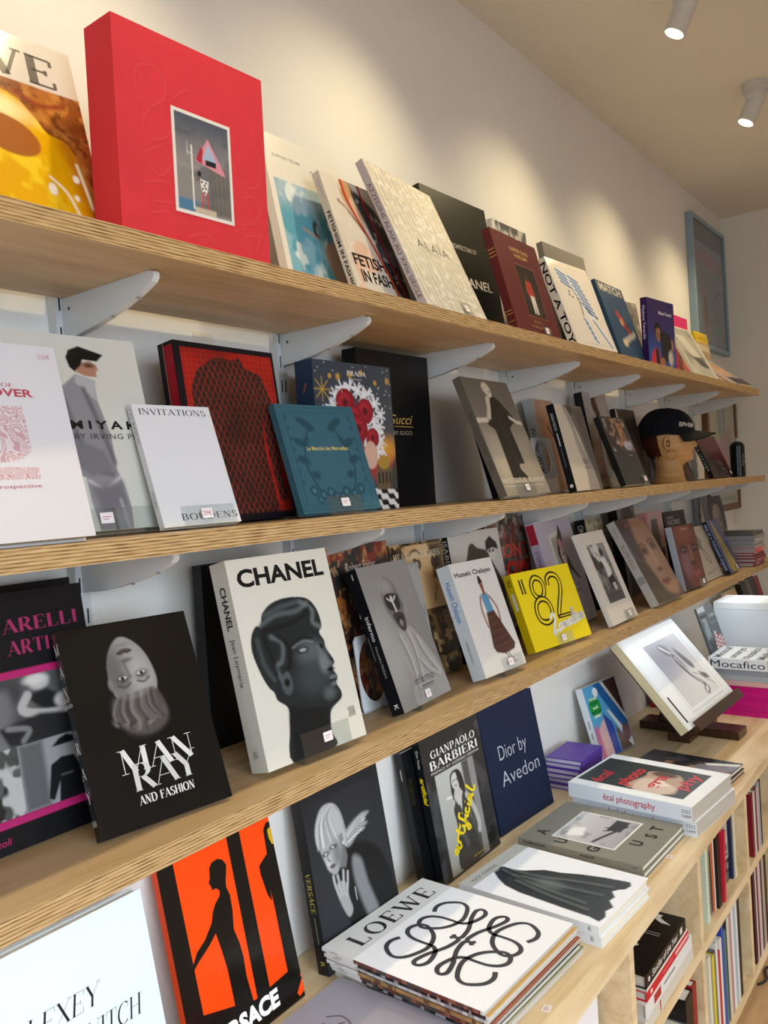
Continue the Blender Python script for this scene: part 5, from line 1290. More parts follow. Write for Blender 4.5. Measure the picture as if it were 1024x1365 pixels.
price_holder('clear acrylic easel under the grey masked figure book', F['inferno'], Z3, .30, .08, tag_u=.5)
def a_dress(s):
    s.fill(0xa6a4a2); s.rect(0, 0, .42, .22, 0xc9c6c2, .1); s.noise(0x8b8987, (4, 6), 3, .5, .7, .5); s.poly([(.15, .5), (.4, .1), (.7, .1), (.85, .5), (.9, .9), (.2, .9)], 0xb8b6b4, .1)
    s.poly([(.36, .0), (.50, .0), (.62, .14), (.6, .3), (.56, .46), (.50, .34), (.34, .16)], 0x7c4a36, .02); s.noise(0x4c2a20, (18, 24), 7, .6, .66, .0); s.rect(.38, 0, .5, .1, 0x8f6a58, .03)
book('photo_card', 'pale grey photo card with a rust coloured bodice, raised behind the masked figure book', F['reddress'], Z3, a_dress, 'soft', 0xa6a4a2, 'satin', cat='photo card', lift=.0785)
mb = MB(); x, y, yaw, lean, w, h, t = F['reddress']
r = thing('acrylic_riser', 'clear acrylic riser under the pale grey photo card', 'book stand', (x + .04, y - .010, Z3))
mb.cbox(0, 0, .0002, .10, .03, .078, 0xffffff, r=.001); mb.build('riser_block', 'acrylic', r)
def a_isa(s):
    s.fill(0xc4bfb8)
    s.poly([(.20, .42), (.22, .28), (.30, .20), (.36, .12), (.44, .10), (.52, .14), (.70, .18), (.80, .30), (.90, .42), (.95, .6), (.95, 1), (.25, 1), (.18, .7)], 0x3a332a, .02, smooth=True); s.noise(0x544a3e, (5, 6), 4, .55, .7, .0)
    s.ell(.80, .2, .07, .065, 0xd0c8c0, .015); s.poly([(.68, .18), (.70, .10), (.80, .06), (.92, .12), (.94, .18), (.82, .16)], 0x221c18, .01); s.ell(.83, .185, .025, .012, 0x201a18, .01); s.ell(.76, .185, .025, .012, 0x201a18, .01)
    s.text('ISABELLA', .20, .415, .085, 0xd8d2c6, x1=.80, bold=.0); s.text('BLOW', .52, .56, .085, 0x8a2420, x1=.86, bold=.01)
book('fashion_book', 'pale grey book with a huge dark coat silhouette and a black spine', F['isabella'], Z3, a_isa, 'hard', 0xc4bfb8, 'satin', lambda s: s.text('ISABELLA BLOW', .05, .70, .52, 0xc9c4bc, x1=.62), 0x17130f)
def a_row(s):
    s.fill(0x5d574e); s.noise(0x2d2a26, (12, 14), 4, .5, .6, .9); s.noise(0xa89c8c, (16, 18), 6, .6, .66, .8); s.noise(0x7a3a34, (8, 9), 9, .58, .66, .7)
    s.text('FRONT', .08, .34, .10, 0xb84a3e, x1=.98, bold=.03); s.text('ROW', .20, .50, .115, 0xc02420, x1=.98, bold=.035)
book('fashion_book', 'crowded street photo book with big red lettering, behind the yellow one', F['frontrow'], Z3, a_row, 'soft', 0x5d574e)
def a_chal(s):
    s.fill(0xdcd9d4); sk = 0x8a4c40
    s.line([(.46, .33), (.40, .44), (.42, .60)], .03, sk, .01, smooth=True); s.line([(.66, .34), (.76, .46), (.72, .62)], .03, sk, .01, smooth=True)
    s.poly([(.48, .31), (.64, .31), (.66, .48), (.50, .49)], 0x5c93b8, .008); s.poly([(.48, .48), (.66, .47), (.90, .80), (.84, .845), (.60, .86), (.42, .83), (.38, .78)], 0x4a2a24, .008)
    for k in range(5): s.line([(.46 - .01 * k, .53 + .065 * k), (.68 + .04 * k, .52 + .062 * k)], .008, 0x6c4438, .006)
    s.rect(.54, .25, .60, .32, sk, .005); s.ell(.565, .235, .04, .035, sk, .008); s.poly([(.51, .22), (.54, .14), (.58, .15), (.62, .21), (.57, .21)], 0x17110f, .008)
    s.line([(.62, .85), (.66, .92), (.62, .935)], .018, 0x2a1c1a); s.line([(.68, .85), (.71, .91), (.75, .915)], .018, 0x2a1c1a); s.ell(.68, .945, .12, .012, 0x9c8c92, .03)
    s.text('Hussein Chalayan', .05, .125, .042, 0x3a2020, x1=.90, bold=.025)
book('fashion_book', 'white book with a woman in a blue top and tiered brown skirt', F['chalayan'], Z3, a_chal, 'soft', 0xdcd9d4, 'gloss', lambda s: (s.text('Hussein Chalayan', .14, .70, .40, 0x3f86bd, x1=.50, bold=.015), s.text('edited essays', .66, .6, .18, 0x77777a, x1=.86)), 0xd4dbe0, lift=.0026)
price_holder('clear acrylic easel under the tiered brown skirt book', F['chalayan'], Z3, .42, .09, tag_u=.4)
def a_jones(s):
    s.fill(0xb4aab8); s.tone(.03, (3, 4), 2); s.poly([(.28, .14), (.62, .10), (.64, .5), (.30, .56)], 0xc9c4b4, .01); s.poly([(.33, .18), (.6, .15), (.6, .46), (.34, .5)], 0x9a9484, .03)
    s.poly([(.46, .24), (.54, .14), (.62, .06), (.64, .18), (.60, .26), (.66, .38), (.74, .5), (.84, .60), (.76, .58), (.64, .5), (.62, .62), (.54, .6), (.5, .5), (.44, .56), (.46, .44), (.42, .34)], 0x1d1a1c, .012, smooth=True)
    s.ell(.55, .35, .07, .09, 0xc4a49a, .02); s.ell(.545, .24, .055, .045, 0xc98a94, .02); s.ell(.53, .34, .02, .01, 0x2a2022, .008); s.ell(.58, .33, .02, .01, 0x2a2022, .008)
    s.text('STEPHEN', .40, .66, .035, 0x8a4a5c, x1=.80); s.text('JONES', .52, .72, .035, 0x8a4a5c, x1=.8)
book('fashion_book', 'lilac book with a black plumed hat profile, leaning behind the yellow book', F['jones'], Z3, a_jones, 'hard', 0xb4aab8, 'satin', lambda s: (s.bar(.02, .05, .20, .95, 0xa02434), s.text('STEPHEN JONES', .26, .72, .42, 0x7a3a64, x1=.62)), 0xb2a8bc)
def a_82(s):
    k = 0x181610; y = 0xf6dc12
    def dbl(p, closed=False):
        s.stroke(p, .062, k, True, closed); s.stroke(p, .026, y, True, closed)
    for x in (.10, .145): s.bar(x - .012, .09, x + .012, .28, k)
    dbl([(.36, .105), (.44, .15), (.46, .25), (.42, .34), (.36, .38), (.29, .34), (.26, .25), (.29, .15)], True)
    dbl([(.35, .385), (.44, .43), (.47, .54), (.43, .65), (.34, .69), (.25, .65), (.22, .54), (.26, .43)], True)
    dbl([(.535, .24), (.55, .15), (.63, .105), (.72, .14), (.745, .23), (.72, .33), (.65, .46), (.575, .60), (.56, .665)])
    s.bar(.535, .635, .79, .685, k); s.bar(.56, .654, .79, .667, y)
    w = 0xf0eee6
    pen = lambda i, d: .75 + .5 * abs(d[1])
    for p in ([(.38, .66), (.45, .60), (.47, .66), (.42, .76), (.38, .86), (.44, .82), (.50, .84)], [(.53, .74), (.49, .78), (.52, .82), (.56, .77), (.53, .74)], [(.58, .82), (.59, .74), (.60, .80), (.64, .73), (.65, .80), (.67, .79)], [(.75, .72), (.69, .73), (.70, .79), (.76, .74), (.80, .58), (.765, .78), (.79, .77)], [(.81, .79), (.83, .65)], [(.79, .69), (.86, .67)], [(.86, .70), (.83, .74), (.86, .77), (.89, .73), (.86, .70)], [(.905, .77), (.91, .68), (.92, .75), (.95, .68), (.955, .75), (.975, .73)]):
        s.stroke(p, .030, w, wf=pen)
book('photo_book', 'bright yellow book with big outlined number and white script', F['82'], Z3, a_82, 'hard', 0xf6dc12, 'satin', lambda s: (s.text("'82", .06, .7, .45, 0x2a2614, x1=.16), s.bar(.24, .3, .46, .7, 0xe8e2c4)), 0xd8bc10, detail=False, lift=.0026)
price_holder('clear acrylic easel under the bright yellow book', F['82'], Z3, .38, .08, tag_u=.4, lip=.028)
book('photo_book', 'pale olive landscape book with a black spine, top showing behind the white framed photo book', F['onthe'], Z3, lambda s: (s.fill(0x8d856e), s.noise(0x5c5648, (4, 5), 3, .45, .6, .7), s.text('ON THE', .08, .18, .12, 0xc9c0a0, x1=.95), s.noise(0xcfc7aa, (12, 14), 6, .62, .68, .5)), 'hard', 0x8d856e, 'satin', lambda s: s.text('ON THE ROAD', .06, .74, .5, 0xc4c0b4, x1=.5), 0x121214)
def bwstreet(v):
    v.grad(0x8c8a88, 0x5a5856, 90); v.poly([(.02, .0), (.62, 0), (.62, .3), (.5, .42), (.30, .3), (.12, .1)], 0xd8d6d2, .05); v.poly([(0, .05), (.2, .2), (.42, .42), (.3, .6), (0, .4)], 0x3a3837, .05); v.noise(0x222120, (10, 12), 4, .56, .64, .8); v.noise(0xb5b3af, (12, 14), 9, .6, .66, .6)
    v.poly([(.55, .25), (.75, .25), (.82, .5), (.70, .66), (.5, .62)], 0xdcdad6, .03); v.ell(.66, .16, .11, .06, 0x2a2827, .02); v.rect(.58, .1, .76, .12, 0x1f1e1d); v.ell(.4, .36, .1, .06, 0x282625, .03)
    v.poly([(.45, .6), (.8, .55), (.9, .72), (.72, .86), (.45, .8)], 0x1f1e1d, .04); v.rect(.6, .7, .78, .84, 0xc4c2be, .03); v.rect(0, .82, 1, 1, 0x4a4847, .1)
r = book('photo_book', 'white book with a framed black and white street photo on its cover', F['whitebw'], Z3, lambda s: None, 'soft', 0xd9d2c8, 'matte', None, 0xe2ddd4, lift=.0026, detail=False)
fc = [c for c in r.children if c.name.startswith('front_cover')][0]
w, h = F['whitebw'][4:6]; mb = MB(); s = Surf((.20 * w, -.0006, h * .86), (1, 0, 0), (0, 0, -1), .62 * w, .64 * h, .0026, 0x777777); bwstreet(s); s.emit(mb); mb.build('mounted_photo', 'satin', fc)
price_holder('clear acrylic easel under the framed street photo book', F['whitebw'], Z3, .50, .08, tag_u=.5)
def a_blum(s):
    s.grad(0x6e6466, 0x5c544e, 90); s.rect(0, 0, 1, .25, 0x8a5a56, .3, .7)
    s.poly([(.42, .0), (.9, .05), (1.0, .4), (.98, .8), (.8, .97), (.5, .9), (.32, .6), (.30, .3)], 0xa07c66, .12, smooth=True); s.ell(.55, .5, .2, .2, 0xb08c76, .25)
    s.poly([(.30, .0), (.44, .0), (.36, .25), (.32, .5), (.1, .45), (0, .2), (0, 0)], 0x4c4446, .12, smooth=True); s.poly([(0, .5), (.3, .55), (.42, .85), (.6, .95), (.9, .97), (1, .9), (1, 1), (0, 1)], 0x53493f, .12, smooth=True)
    for x, y in ((.44, .40), (.80, .36)): s.ell(x, y, .12, .05, 0x6a4e42, .08); s.ell(x, y, .06, .022, 0x2c221e, .02); s.ell(x + .01, y - .004, .03, .012, 0x6a625c, .02); s.line([(x - .13, y - .05), (x, y - .085), (x + .12, y - .05)], .022, 0x5a4034, .03, smooth=True)
    s.line([(.64, .38), (.62, .55), (.60, .62)], .05, 0xc4a28c, .06, .7, True); s.ell(.62, .645, .09, .025, 0x70503f, .05)
    s.poly([(.48, .78), (.58, .755), (.63, .77), (.69, .755), (.78, .78), (.66, .83), (.56, .83)], 0x8a564a, .04, smooth=True); s.line([(.5, .785), (.76, .782)], .01, 0x5a3a32, .02)
    s.text('BLUMENFELD', .25, .1, .05, 0xa0605a, x1=.85)
book('photo_book', 'large book covered by a soft brown female face, leaning far back in a clear wrapper', F['blumen'], Z3, a_blum, 'hard', 0x6e6466, 'gloss', lambda s: (s.text('BLUMENFELD', .28, .72, .45, 0x9c7466, x1=.56), s.bar(.66, .1, .74, .9, 0x9a9a98), s.bar(.05, .4, .18, .55, 0xa9a7a3)), 0xc4c2bc)
book('photo_book', 'tall dark book with a man in a coat, behind the large brown face book', F['behdark'], Z3, lambda s: (s.fill(0x5b544e), s.ell(.55, .14, .3, .16, 0x221d1b, .05), s.poly([(.3, .2), (.75, .2), (.95, 1), (.1, 1)], 0x2a2420, .05), s.rect(0, 0, .15, 1, 0x6d665e, .1)), 'hard', 0x5b544e, 'satin', None, 0x17140f)
book('photo_book', 'pink book with a dark feathery figure beside the black lettered one', F['pinkbk'], Z3, lambda s: (s.fill(0xc09a94), s.rect(0, 0, .2, 1, 0xb8525e, .2), s.poly([(.4, .1), (.7, .1), (.78, .5), (.3, .5)], 0x5a5046, .06), s.rect(.2, .5, .9, 1, 0x1f1b1c, .06)), 'hard', 0xc09a94)
book('fashion_book', 'black book with small white capitals above the dark red face book', F['noire'], Z3, lambda s: (s.text('WHITE', .15, .12, .05, 0xb4b0a8, x1=.45), s.text('NOIRE', .15, .20, .07, 0xb4b0a8, x1=.72, bold=.01)), 'hard', 0x1a1817, 'satin', detail=False)
def a_fbk(s):
    s.fill(0x4a2220); s.grad(0x5c2c24, 0x3c2028, 90)
    s.poly([(.1, .0), (.8, .0), (.98, .2), (1.0, .55), (.9, .9), (.6, 1.0), (.25, .9), (.08, .5)], 0x703c30, .1, smooth=True); s.ell(.3, .6, .2, .2, 0x8a6474, .25, a=.7); s.ell(.45, .12, .3, .1, 0x8a4c3c, .2)
    for x in (.30, .80): s.ell(x, .38, .16, .06, 0x2a1412, .06); s.ell(x, .38, .075, .02, 0xb4a49a, .025); s.ell(x + .01, .38, .035, .03, 0x1a0f0d, .02)
    s.line([(.58, .36), (.62, .52), (.6, .6)], .07, 0xa87a6c, .08, .7, True); s.ell(.62, .61, .12, .03, 0x3a1c1c, .05)
    s.poly([(.42, .76), (.58, .73), (.65, .745), (.72, .73), (.86, .76), (.70, .83), (.56, .83)], 0x8a4450, .05, smooth=True); s.text('PORTRAITS', .4, .08, .03, 0xd8c8bc, x1=.7)
book('photo_book', 'dark red book filled by a brown face, with a pale ticked spine', F['facebk'], Z3, a_fbk, 'hard', 0x4a2220, 'satin', lambda s: [s.bar(q, .3, q + .006, .7, 0x7c8a9c) for q in (.12, .28, .44, .6, .76, .9)], 0xb9c0cc, lift=.0026)
price_holder('clear acrylic easel under the dark red face book', F['facebk'], Z3, .62, .07, tag_u=.6)
def a_glass(s):
    s.fill(0xc9bfae); d = 0x55504a
    s.poly([(.15, .12), (.42, .18), (.52, .36), (.42, .42), (.25, .38)], 0x8d877c, .02, smooth=True); s.line([(.12, .1), (.4, .14), (.56, .30)], .03, d, .01, smooth=True)
    s.line([(.42, .42), (.44, .55), (.56, .68), (.66, .72), (.66, .6), (.54, .46), (.42, .42)], .025, d, .01, smooth=True)
    for k in range(4): s.line([(.22 + .06 * k, .14), (.28 + .06 * k, .34)], .012, 0x45403a)
    s.line([(.15, .9), (.5, .87), (.9, .84)], .012, 0x9c8a6c); s.bar(.15, .86, .4, .868, 0x9c8a6c)
book('photo_book', 'cream book with wire spectacles drawn on its cover', F['glasses'], Z3, a_glass, 'soft', 0xc9bfae)
book('fashion_book', 'blue book with a yellow gown and bold white spine lettering on black', F['blueyel'], Z3, lambda s: (s.grad(0x4a5584, 0x3c4670, 90), s.poly([(.3, .1), (.45, .1), (.6, .4), (.85, 1), (.3, 1), (.25, .6)], 0xa8944a, .04, smooth=True), s.ell(.38, .07, .06, .05, 0xb59a80, .02), s.poly([(.35, .3), (.5, .6), (.45, 1), (.38, 1)], 0x8a7838, .05)), 'soft', 0x4a5584, 'satin', lambda s: s.text('BIRD OF A THOUSAND DREAMS', .05, .76, .5, 0x9ab0e0, x1=.92, bold=.02), 0x15161e, lift=.0026)
price_holder('clear acrylic easel under the blue and yellow gown book', F['blueyel'], Z3, .56, .05, tag_u=.5)
book('art_book', 'tall grey book with a large black haired portrait, far end of the lowest shelf', F['portrait'], Z3, lambda s: (s.fill(0x8a8784), face(s.local(.50, .50, .40), 0x8f7a70, 0x161311, light=-1, hairshape='afro'), s.rect(0, 0, 1, .02, 0x777572)), 'hard', 0x8a8784)

def ring_stand(label, x, y, z, w=.14, h=.15, lean=.12, hole=.5, hu=.42, lift=0.0):
    """white plastic book rest with a round cut-out"""
    r = thing('plastic_book_rest', label, 'book stand', (x, y, z + lift), (-lean, 0, 0))
    n = 48; R = hole * h; cx, cz = hu * w, h * .52
    R = min(R, .42 * h)
    outer = []
    for k in range(n):
        a = 2 * pi * k / n; ca, sa = cos(a), sin(a)
        tx = ((w - cx) if ca > 0 else cx) / max(abs(ca), 1e-6); tz = ((h - cz) if sa > 0 else cz) / max(abs(sa), 1e-6)
        m = min(tx, tz); outer.append((cx + ca * m, cz + sa * m))
    inner = [(cx + R * cos(2 * pi * k / n) * min(1, .9 * min(cx, w - cx) / R if R > .9 * min(cx, w - cx) else 1), cz + R * sin(2 * pi * k / n)) for k in range(n)]
    v = [(a, 0, b) for a, b in outer] + [(a, 0, b) for a, b in inner] + [(a, .003, b) for a, b in outer] + [(a, .003, b) for a, b in inner]
    f = []
    for k in range(n):
        j = (k + 1) % n
        f += [(k, j, n + j, n + k), (2 * n + k, 3 * n + k, 3 * n + j, 2 * n + j), (k, 2 * n + k, 2 * n + j, j), (n + k, n + j, 3 * n + j, 3 * n + k)]
    mb = MB(); mb.add(v, f, 0xdfe6ea); mb.build('ring_plate', 'plastic', r)
    if lift:
        mb = MB(); mb.box(.01, 0, -lift / cos(lean), w - .01, .003, -.0003, 0xffffff); mb.build('clear_leg', 'acrylic', r)
    else:
        mb = MB(); mb.box(0, -.002, 0, w, .012, .003, 0xc4cdd2); mb.build('foot', 'plastic', r)
ring_stand('white plastic ring rest between the long gown book and the flowing hair book', 2.21, 1.075, Z2 + .001, .13, .125, .185, lift=.045)
ring_stand('white plastic ring rest in front of the tall nude photo book', 2.70, 1.060, Z2 + .001, .17, .13, .16, lift=.04)
ring_stand('white plastic rest glimpsed between the cream bronze head book and the masked figure book', 1.29, 1.045, Z3 + .001, .12, .155, .1)

# books lying in a stack at the far end of the lowest shelf
zz = Z3
for i, (t, c, pc, lb) in enumerate([(.020, 0x8a2436, 0xc4c0bc, 'crimson book at the bottom of the end stack'), (.015, 0x9a3a4c, 0xc9c5c0, 'dusky red book, second up in the end stack'), (.012, 0x8e1c30, 0xcac6c2, 'crimson book, third up in the end stack'), (.014, 0x8a1f34, 0xb9b5b2, 'deep red book, fourth up in the end stack'),
    (.019, 0xd8a294, 0xaeb0b4, 'book with a coral label, middle of the end stack'), (.013, 0xb5a79c, 0xb0b2b6, 'beige book above the coral labelled one'), (.014, 0xa8a4a0, 0x9c9ea4, 'grey book in the upper half of the end stack'), (.016, 0xb0aeae, 0x8f97a8, 'bluish grey book near the top of the end stack'), (.014, 0x9a9088, 0xb4b6b8, 'taupe book second from the top of the end stack'), (.013, 0x4a4a50, 0x77787c, 'charcoal book on top of the end stack')]):
    fit = [4.00 + .004 * ((i * 7) % 3), .908 + .004 * ((i * 5) % 3), 0, pi / 2, .20, .13, t]
    # spine towards the room
    x0, y0 = 3.965 + .004 * ((i * 7) % 3), .935 - .004 * ((i * 5) % 3)
    def sp(s, i=i):
        if i == 4: s.bar(.0, .05, .62, .95, 0xf04a58); s.bar(.06, .3, .2, .4, 0x802030); s.bar(.06, .6, .16, .68, 0x802030)
        elif i in (0, 1, 6): s.bar(.2, .4, .5, .6, 0xd8b0b0)
    book('stacked_book', lb, [x0 + .2, y0 - .03, pi / 2, pi / 2, .15, .20, t], zz, None, 'hard', c, 'satin', sp, c, pc, group=None, detail=False)
    zz += t + .0004

# ============ mannequin head with cap, on the middle shelf
HX, HY, HR = 3.29, 1.045, radians(-68)
def interp(tab, z):
    a = np.array(tab, float)
    return np.interp(z, a[:, 0], a[:, 1])
def smooth_interp(tab, z):
    a = np.array(tab, float); i = np.clip(np.searchsorted(a[:, 0], z) - 1, 0, len(a) - 2)
    t = np.clip((z - a[i, 0]) / (a[i + 1, 0] - a[i, 0]), 0, 1); t = t * t * (3 - 2 * t)
    return a[i, 1] + (a[i + 1, 1] - a[i, 1]) * t
def mannequin():
    r = thing('mannequin_head', 'tan plastic mannequin head with red lips, in profile under a black cap', 'mannequin head', (HX, HY, Z2 + .0002), (0, 0, HR))
    front = [(0, .062), (.03, .055), (.062, .050), (.076, .060), (.088, .079), (.11, .087), (.135, .087), (.16, .088), (.20, .092), (.24, .088), (.262, .066), (.275, .03), (.282, .002)]
    back = [(0, .066), (.03, .057), (.06, .052), (.09, .055), (.12, .072), (.16, .092), (.20, .098), (.24, .086), (.262, .064), (.275, .03), (.282, .002)]
    side = [(0, .075), (.03, .058), (.06, .050), (.085, .052), (.11, .060), (.14, .068), (.18, .074), (.22, .072), (.25, .056), (.27, .032), (.282, .002)]
    # the middle of the face: chin, lips, nose
    mid = [(.07, .0), (.078, .008), (.088, .013), (.098, .009), (.104, .006), (.110, .012), (.116, .009), (.121, .013), (.128, .006), (.133, .010), (.139, .023), (.146, .021), (.160, .013), (.176, .006), (.19, .0)]
    ns, nz = 72, 96; v = []; col = []
    for j in range(nz + 1):
        z = .282 * j / nz
        fx, bx, sy = smooth_interp(front, z), smooth_interp(back, z), smooth_interp(side, z)
        m = interp(mid, z) if .07 < z < .19 else 0
        for k in range(ns):
            a = 2 * pi * k / ns; ca, sa = cos(a), sin(a)
            p = 2.25
            rr = (abs(ca) ** p + abs(sa) ** p) ** (-1 / p)
            x = (fx if ca > 0 else bx) * ca * rr; y = sy * sa * rr
            if ca > 0:
                wid = .011 if .128 < z < .15 else (.022 if z < .1 else .016)
                x += m * math.exp(-(y / wid) ** 2)
                # eye sockets
                x -= .011 * math.exp(-((abs(y) - .031) / .014) ** 2 - ((z - .163) / .010) ** 2)
            v.append((x, y, z))
            c = lin(0xc99a62)
            if ca > 0:
                lipm = math.exp(-(y / .017) ** 4) * (1 if .1065 < z < .1245 else 0)
                c = c + (lin(0xa33a30) - c) * lipm
                eye = math.exp(-((abs(y) - .031) / .012) ** 4 - ((z - .163) / .0045) ** 4)
                c = c + (lin(0x2a1a14) - c) * min(1, eye)
                brow = math.exp(-((abs(y) - .032) / .016) ** 4 - ((z - .1785 + abs(abs(y) - .03) * .2) / .0026) ** 4)
                c = c + (lin(0x4a2a1a) - c) * brow * .8
            col.append(c)
    f = [(j * ns + k, j * ns + (k + 1) % ns, (j + 1) * ns + (k + 1) % ns, (j + 1) * ns + k) for j in range(nz) for k in range(ns)]
    f.append(list(range(ns))[::-1]); f.append([nz * ns + k for k in range(ns)])
    mb = MB(); mb.add(v, f, np.array(col)); mb.build('head', 'skin', r, smooth=True)
    for s in (-1, 1):
        mb = MB(); P = []; c = (-.004, s * .0715, .150)
        for k in range(25):
            a = radians(-70 + 290 * k / 24); P.append((c[0] - .014 * cos(a) * .8 - .003, c[1] + s * .004 * (1 + .4 * cos(a)), c[2] + .024 * sin(a) + .004))
        mb.tube(P, .0042, 8, 0xc99a62); mb.tube([(c[0] + .004, c[1], c[2] - .022), (c[0] + .001, c[1] + s * .001, c[2] - .03)], .005, 8, 0xc99a62)
        mb.lathe([(.001, -.001), (.012, 0), (.001, .001)], 16, 0xb98a55, axis=(0, s, 0), origin=(c[0] - .003, c[1] + s * .001, c[2] + .002), caps=False)
        mb.build('ear', 'skin', r, smooth=True)
    # wig showing below the cap
    mb = MB(); v = []; n = 28; zs = [.098, .106, .118, .13, .15, .18, .21]
    for z in zs:
        for k in range(n + 1):
            a = radians(116 + 128 * k / n); bx, sy = smooth_interp(back, z) + .007, smooth_interp(side, z) + .006
            sc = .80 if z < .10 else (.93 if z < .11 else 1)
            v.append((bx * cos(a) * (sc if z < .11 else 1), sy * sin(a) * (sc if z < .11 else 1), z + .004 * sin(k * 1.7)))
    f = [(j * (n + 1) + k, j * (n + 1) + k + 1, (j + 1) * (n + 1) + k + 1, (j + 1) * (n + 1) + k) for j in range(len(zs) - 1) for k in range(n)]
    mb.add(v, f, 0x4a2413); w = mb.build('wig', 'fabric', r, smooth=True)
    sm = w.modifiers.new('thickness', 'SOLIDIFY'); sm.thickness = .004; sm.offset = 0
    # hoop earring hangs from the ear turned to the room
    mb = MB(); P = [(.006 + .0185 * sin(2 * pi * k / 40), -.0795, .1065 + .0185 * cos(2 * pi * k / 40)) for k in range(40)]
    mb.tube(P, .0011, 8, 0xb98a4a, closed=True)
    tag(mb.build('hoop_earring', 'metal', None, (HX, HY, Z2), (0, 0, HR)), 'thin gold hoop earring on the mannequin ear', 'earring')
mannequin()
def cap():
    tilt = radians(0)
    r = thing('baseball_cap', 'black baseball cap with white lettering, worn by the mannequin', 'cap', (HX, HY, Z2 + .186), (0, radians(7), HR))
    ns, nz = 60, 14; v = []; col = []
    for j in range(nz + 1):
        t = j / nz; h = .104 * sin(t * pi / 2); q = cos(t * pi / 2) ** .72
        for k in range(ns):
            a = 2 * pi * k / ns; ca, sa = cos(a), sin(a)
            fx = .104 if ca > 0 else .118
            drop = .034 * max(0, -ca) ** 1.5 * (1 - t) ** 2
            v.append((fx * ca * max(q, .002) - .004, .089 * sa * max(q, .002), h - drop))
            seam = abs(((a / (pi / 3) + .5) % 1) - .5) < .03
            c = lin(0x2c2a28) if (abs(sa) < .62 and ca > 0) else lin(0x171a21)
            col.append(c * (.7 if seam else 1))
    f = [(j * ns + k, j * ns + (k + 1) % ns, (j + 1) * ns + (k + 1) % ns, (j + 1) * ns + k) for j in range(nz) for k in range(ns)]
    mb = MB(); mb.add(v, f, np.array(col)); o = mb.build('crown', 'fabric', r, smooth=True)
    sm = o.modifiers.new('thickness', 'SOLIDIFY'); sm.thickness = .002; sm.offset = 1
    # brim
    v = []; nu, nv = 10, 30
    for i in range(nu + 1):
        t = i / nu
        for k in range(nv + 1):
            a = radians(-66 + 132 * k / nv)
            x0, y0 = .101 * cos(a) - .004, .088 * sin(a)
            ln = .082 * (max(0, cos(a * 1.30)) ** .6)
            v.append((x0 + t * ln, y0 * (1 + .03 * t), -.004 + .028 * (1 - (y0 / .088) ** 2) - t * .006 - .024 * t * (y0 / .088) ** 2))
    f = [(i * (nv + 1) + k, i * (nv + 1) + k + 1, (i + 1) * (nv + 1) + k + 1, (i + 1) * (nv + 1) + k) for i in range(nu) for k in range(nv)]
    mb = MB(); mb.add(v, f, 0x2b2a28); o = mb.build('brim', 'fabric', r, smooth=True)
    sm = o.modifiers.new('thickness', 'SOLIDIFY'); sm.thickness = .003; sm.offset = 0
    mb = MB(); mb.lathe([(.006, .104), (.006, .107), (.002, .1085)], 14, 0x171a21, origin=(-.004, 0, 0)); mb.build('button', 'fabric', r)
    # embroidered lettering wraps the front panel
    V, F, wd, ch = letters('EPHEM', .02, .1)
    hh = .0155; k = hh / ch; pts = []
    for px, py in V:
        a = radians(-46) + (px * k - wd * k / 2) / .088
        z = .034 + py * k
        t = math.asin(min(1, z / .104)) / (pi / 2); q = cos(t * pi / 2) ** .72
        pts.append(((.104 * cos(a) * q - .004) + .0035 * cos(a), .089 * sin(a) * q + .0035 * sin(a), z))
    mb = MB(); mb.add(pts, F, 0xd8d6d0); mb.build('embroidery', 'fabric', r)
cap()

# ============ spray can
r = thing('spray_can', 'black spray paint can at the far end of the middle shelf', 'spray can', (4.02, .965, Z2))
mb = MB(); mb.lathe([(.029, .0003), (.0325, .003), (.0325, .142), (.031, .146), (.029, .147)], 40, 0x101318); mb.build('can_body', 'gloss', r, smooth=False)
mb = MB(); mb.lathe([(.030, .147), (.0255, .156), (.016, .160), (.016, .163)], 40, 0x3a3c40); mb.build('collar', 'metal', r)
mb = MB(); mb.lathe([(.0085, .163), (.0085, .172), (.0075, .178), (.0035, .179)], 20, 0xb9bbbd); mb.box(-.011, -.002, .171, -.007, .002, .175, 0x606266); mb.build('nozzle', 'plastic', r)
mb = MB()
for P in ([(.2, .62), (.35, .75), (.5, .7), (.4, .55), (.25, .45), (.2, .3), (.4, .32), (.5, .5), (.6, .42)], [(.55, .68), (.75, .6), (.6, .5)]):
    q = smooth_path(P, 6); tp = []
    for a, b in q:
        an = radians(-150 + 75 * a); tp.append((.0327 * cos(an), .0327 * sin(an), .02 + .11 * b))
    mb.tube(tp, .0007, 5, 0x9aa6ae)
mb.build('scribbled_tag', 'matte', r)

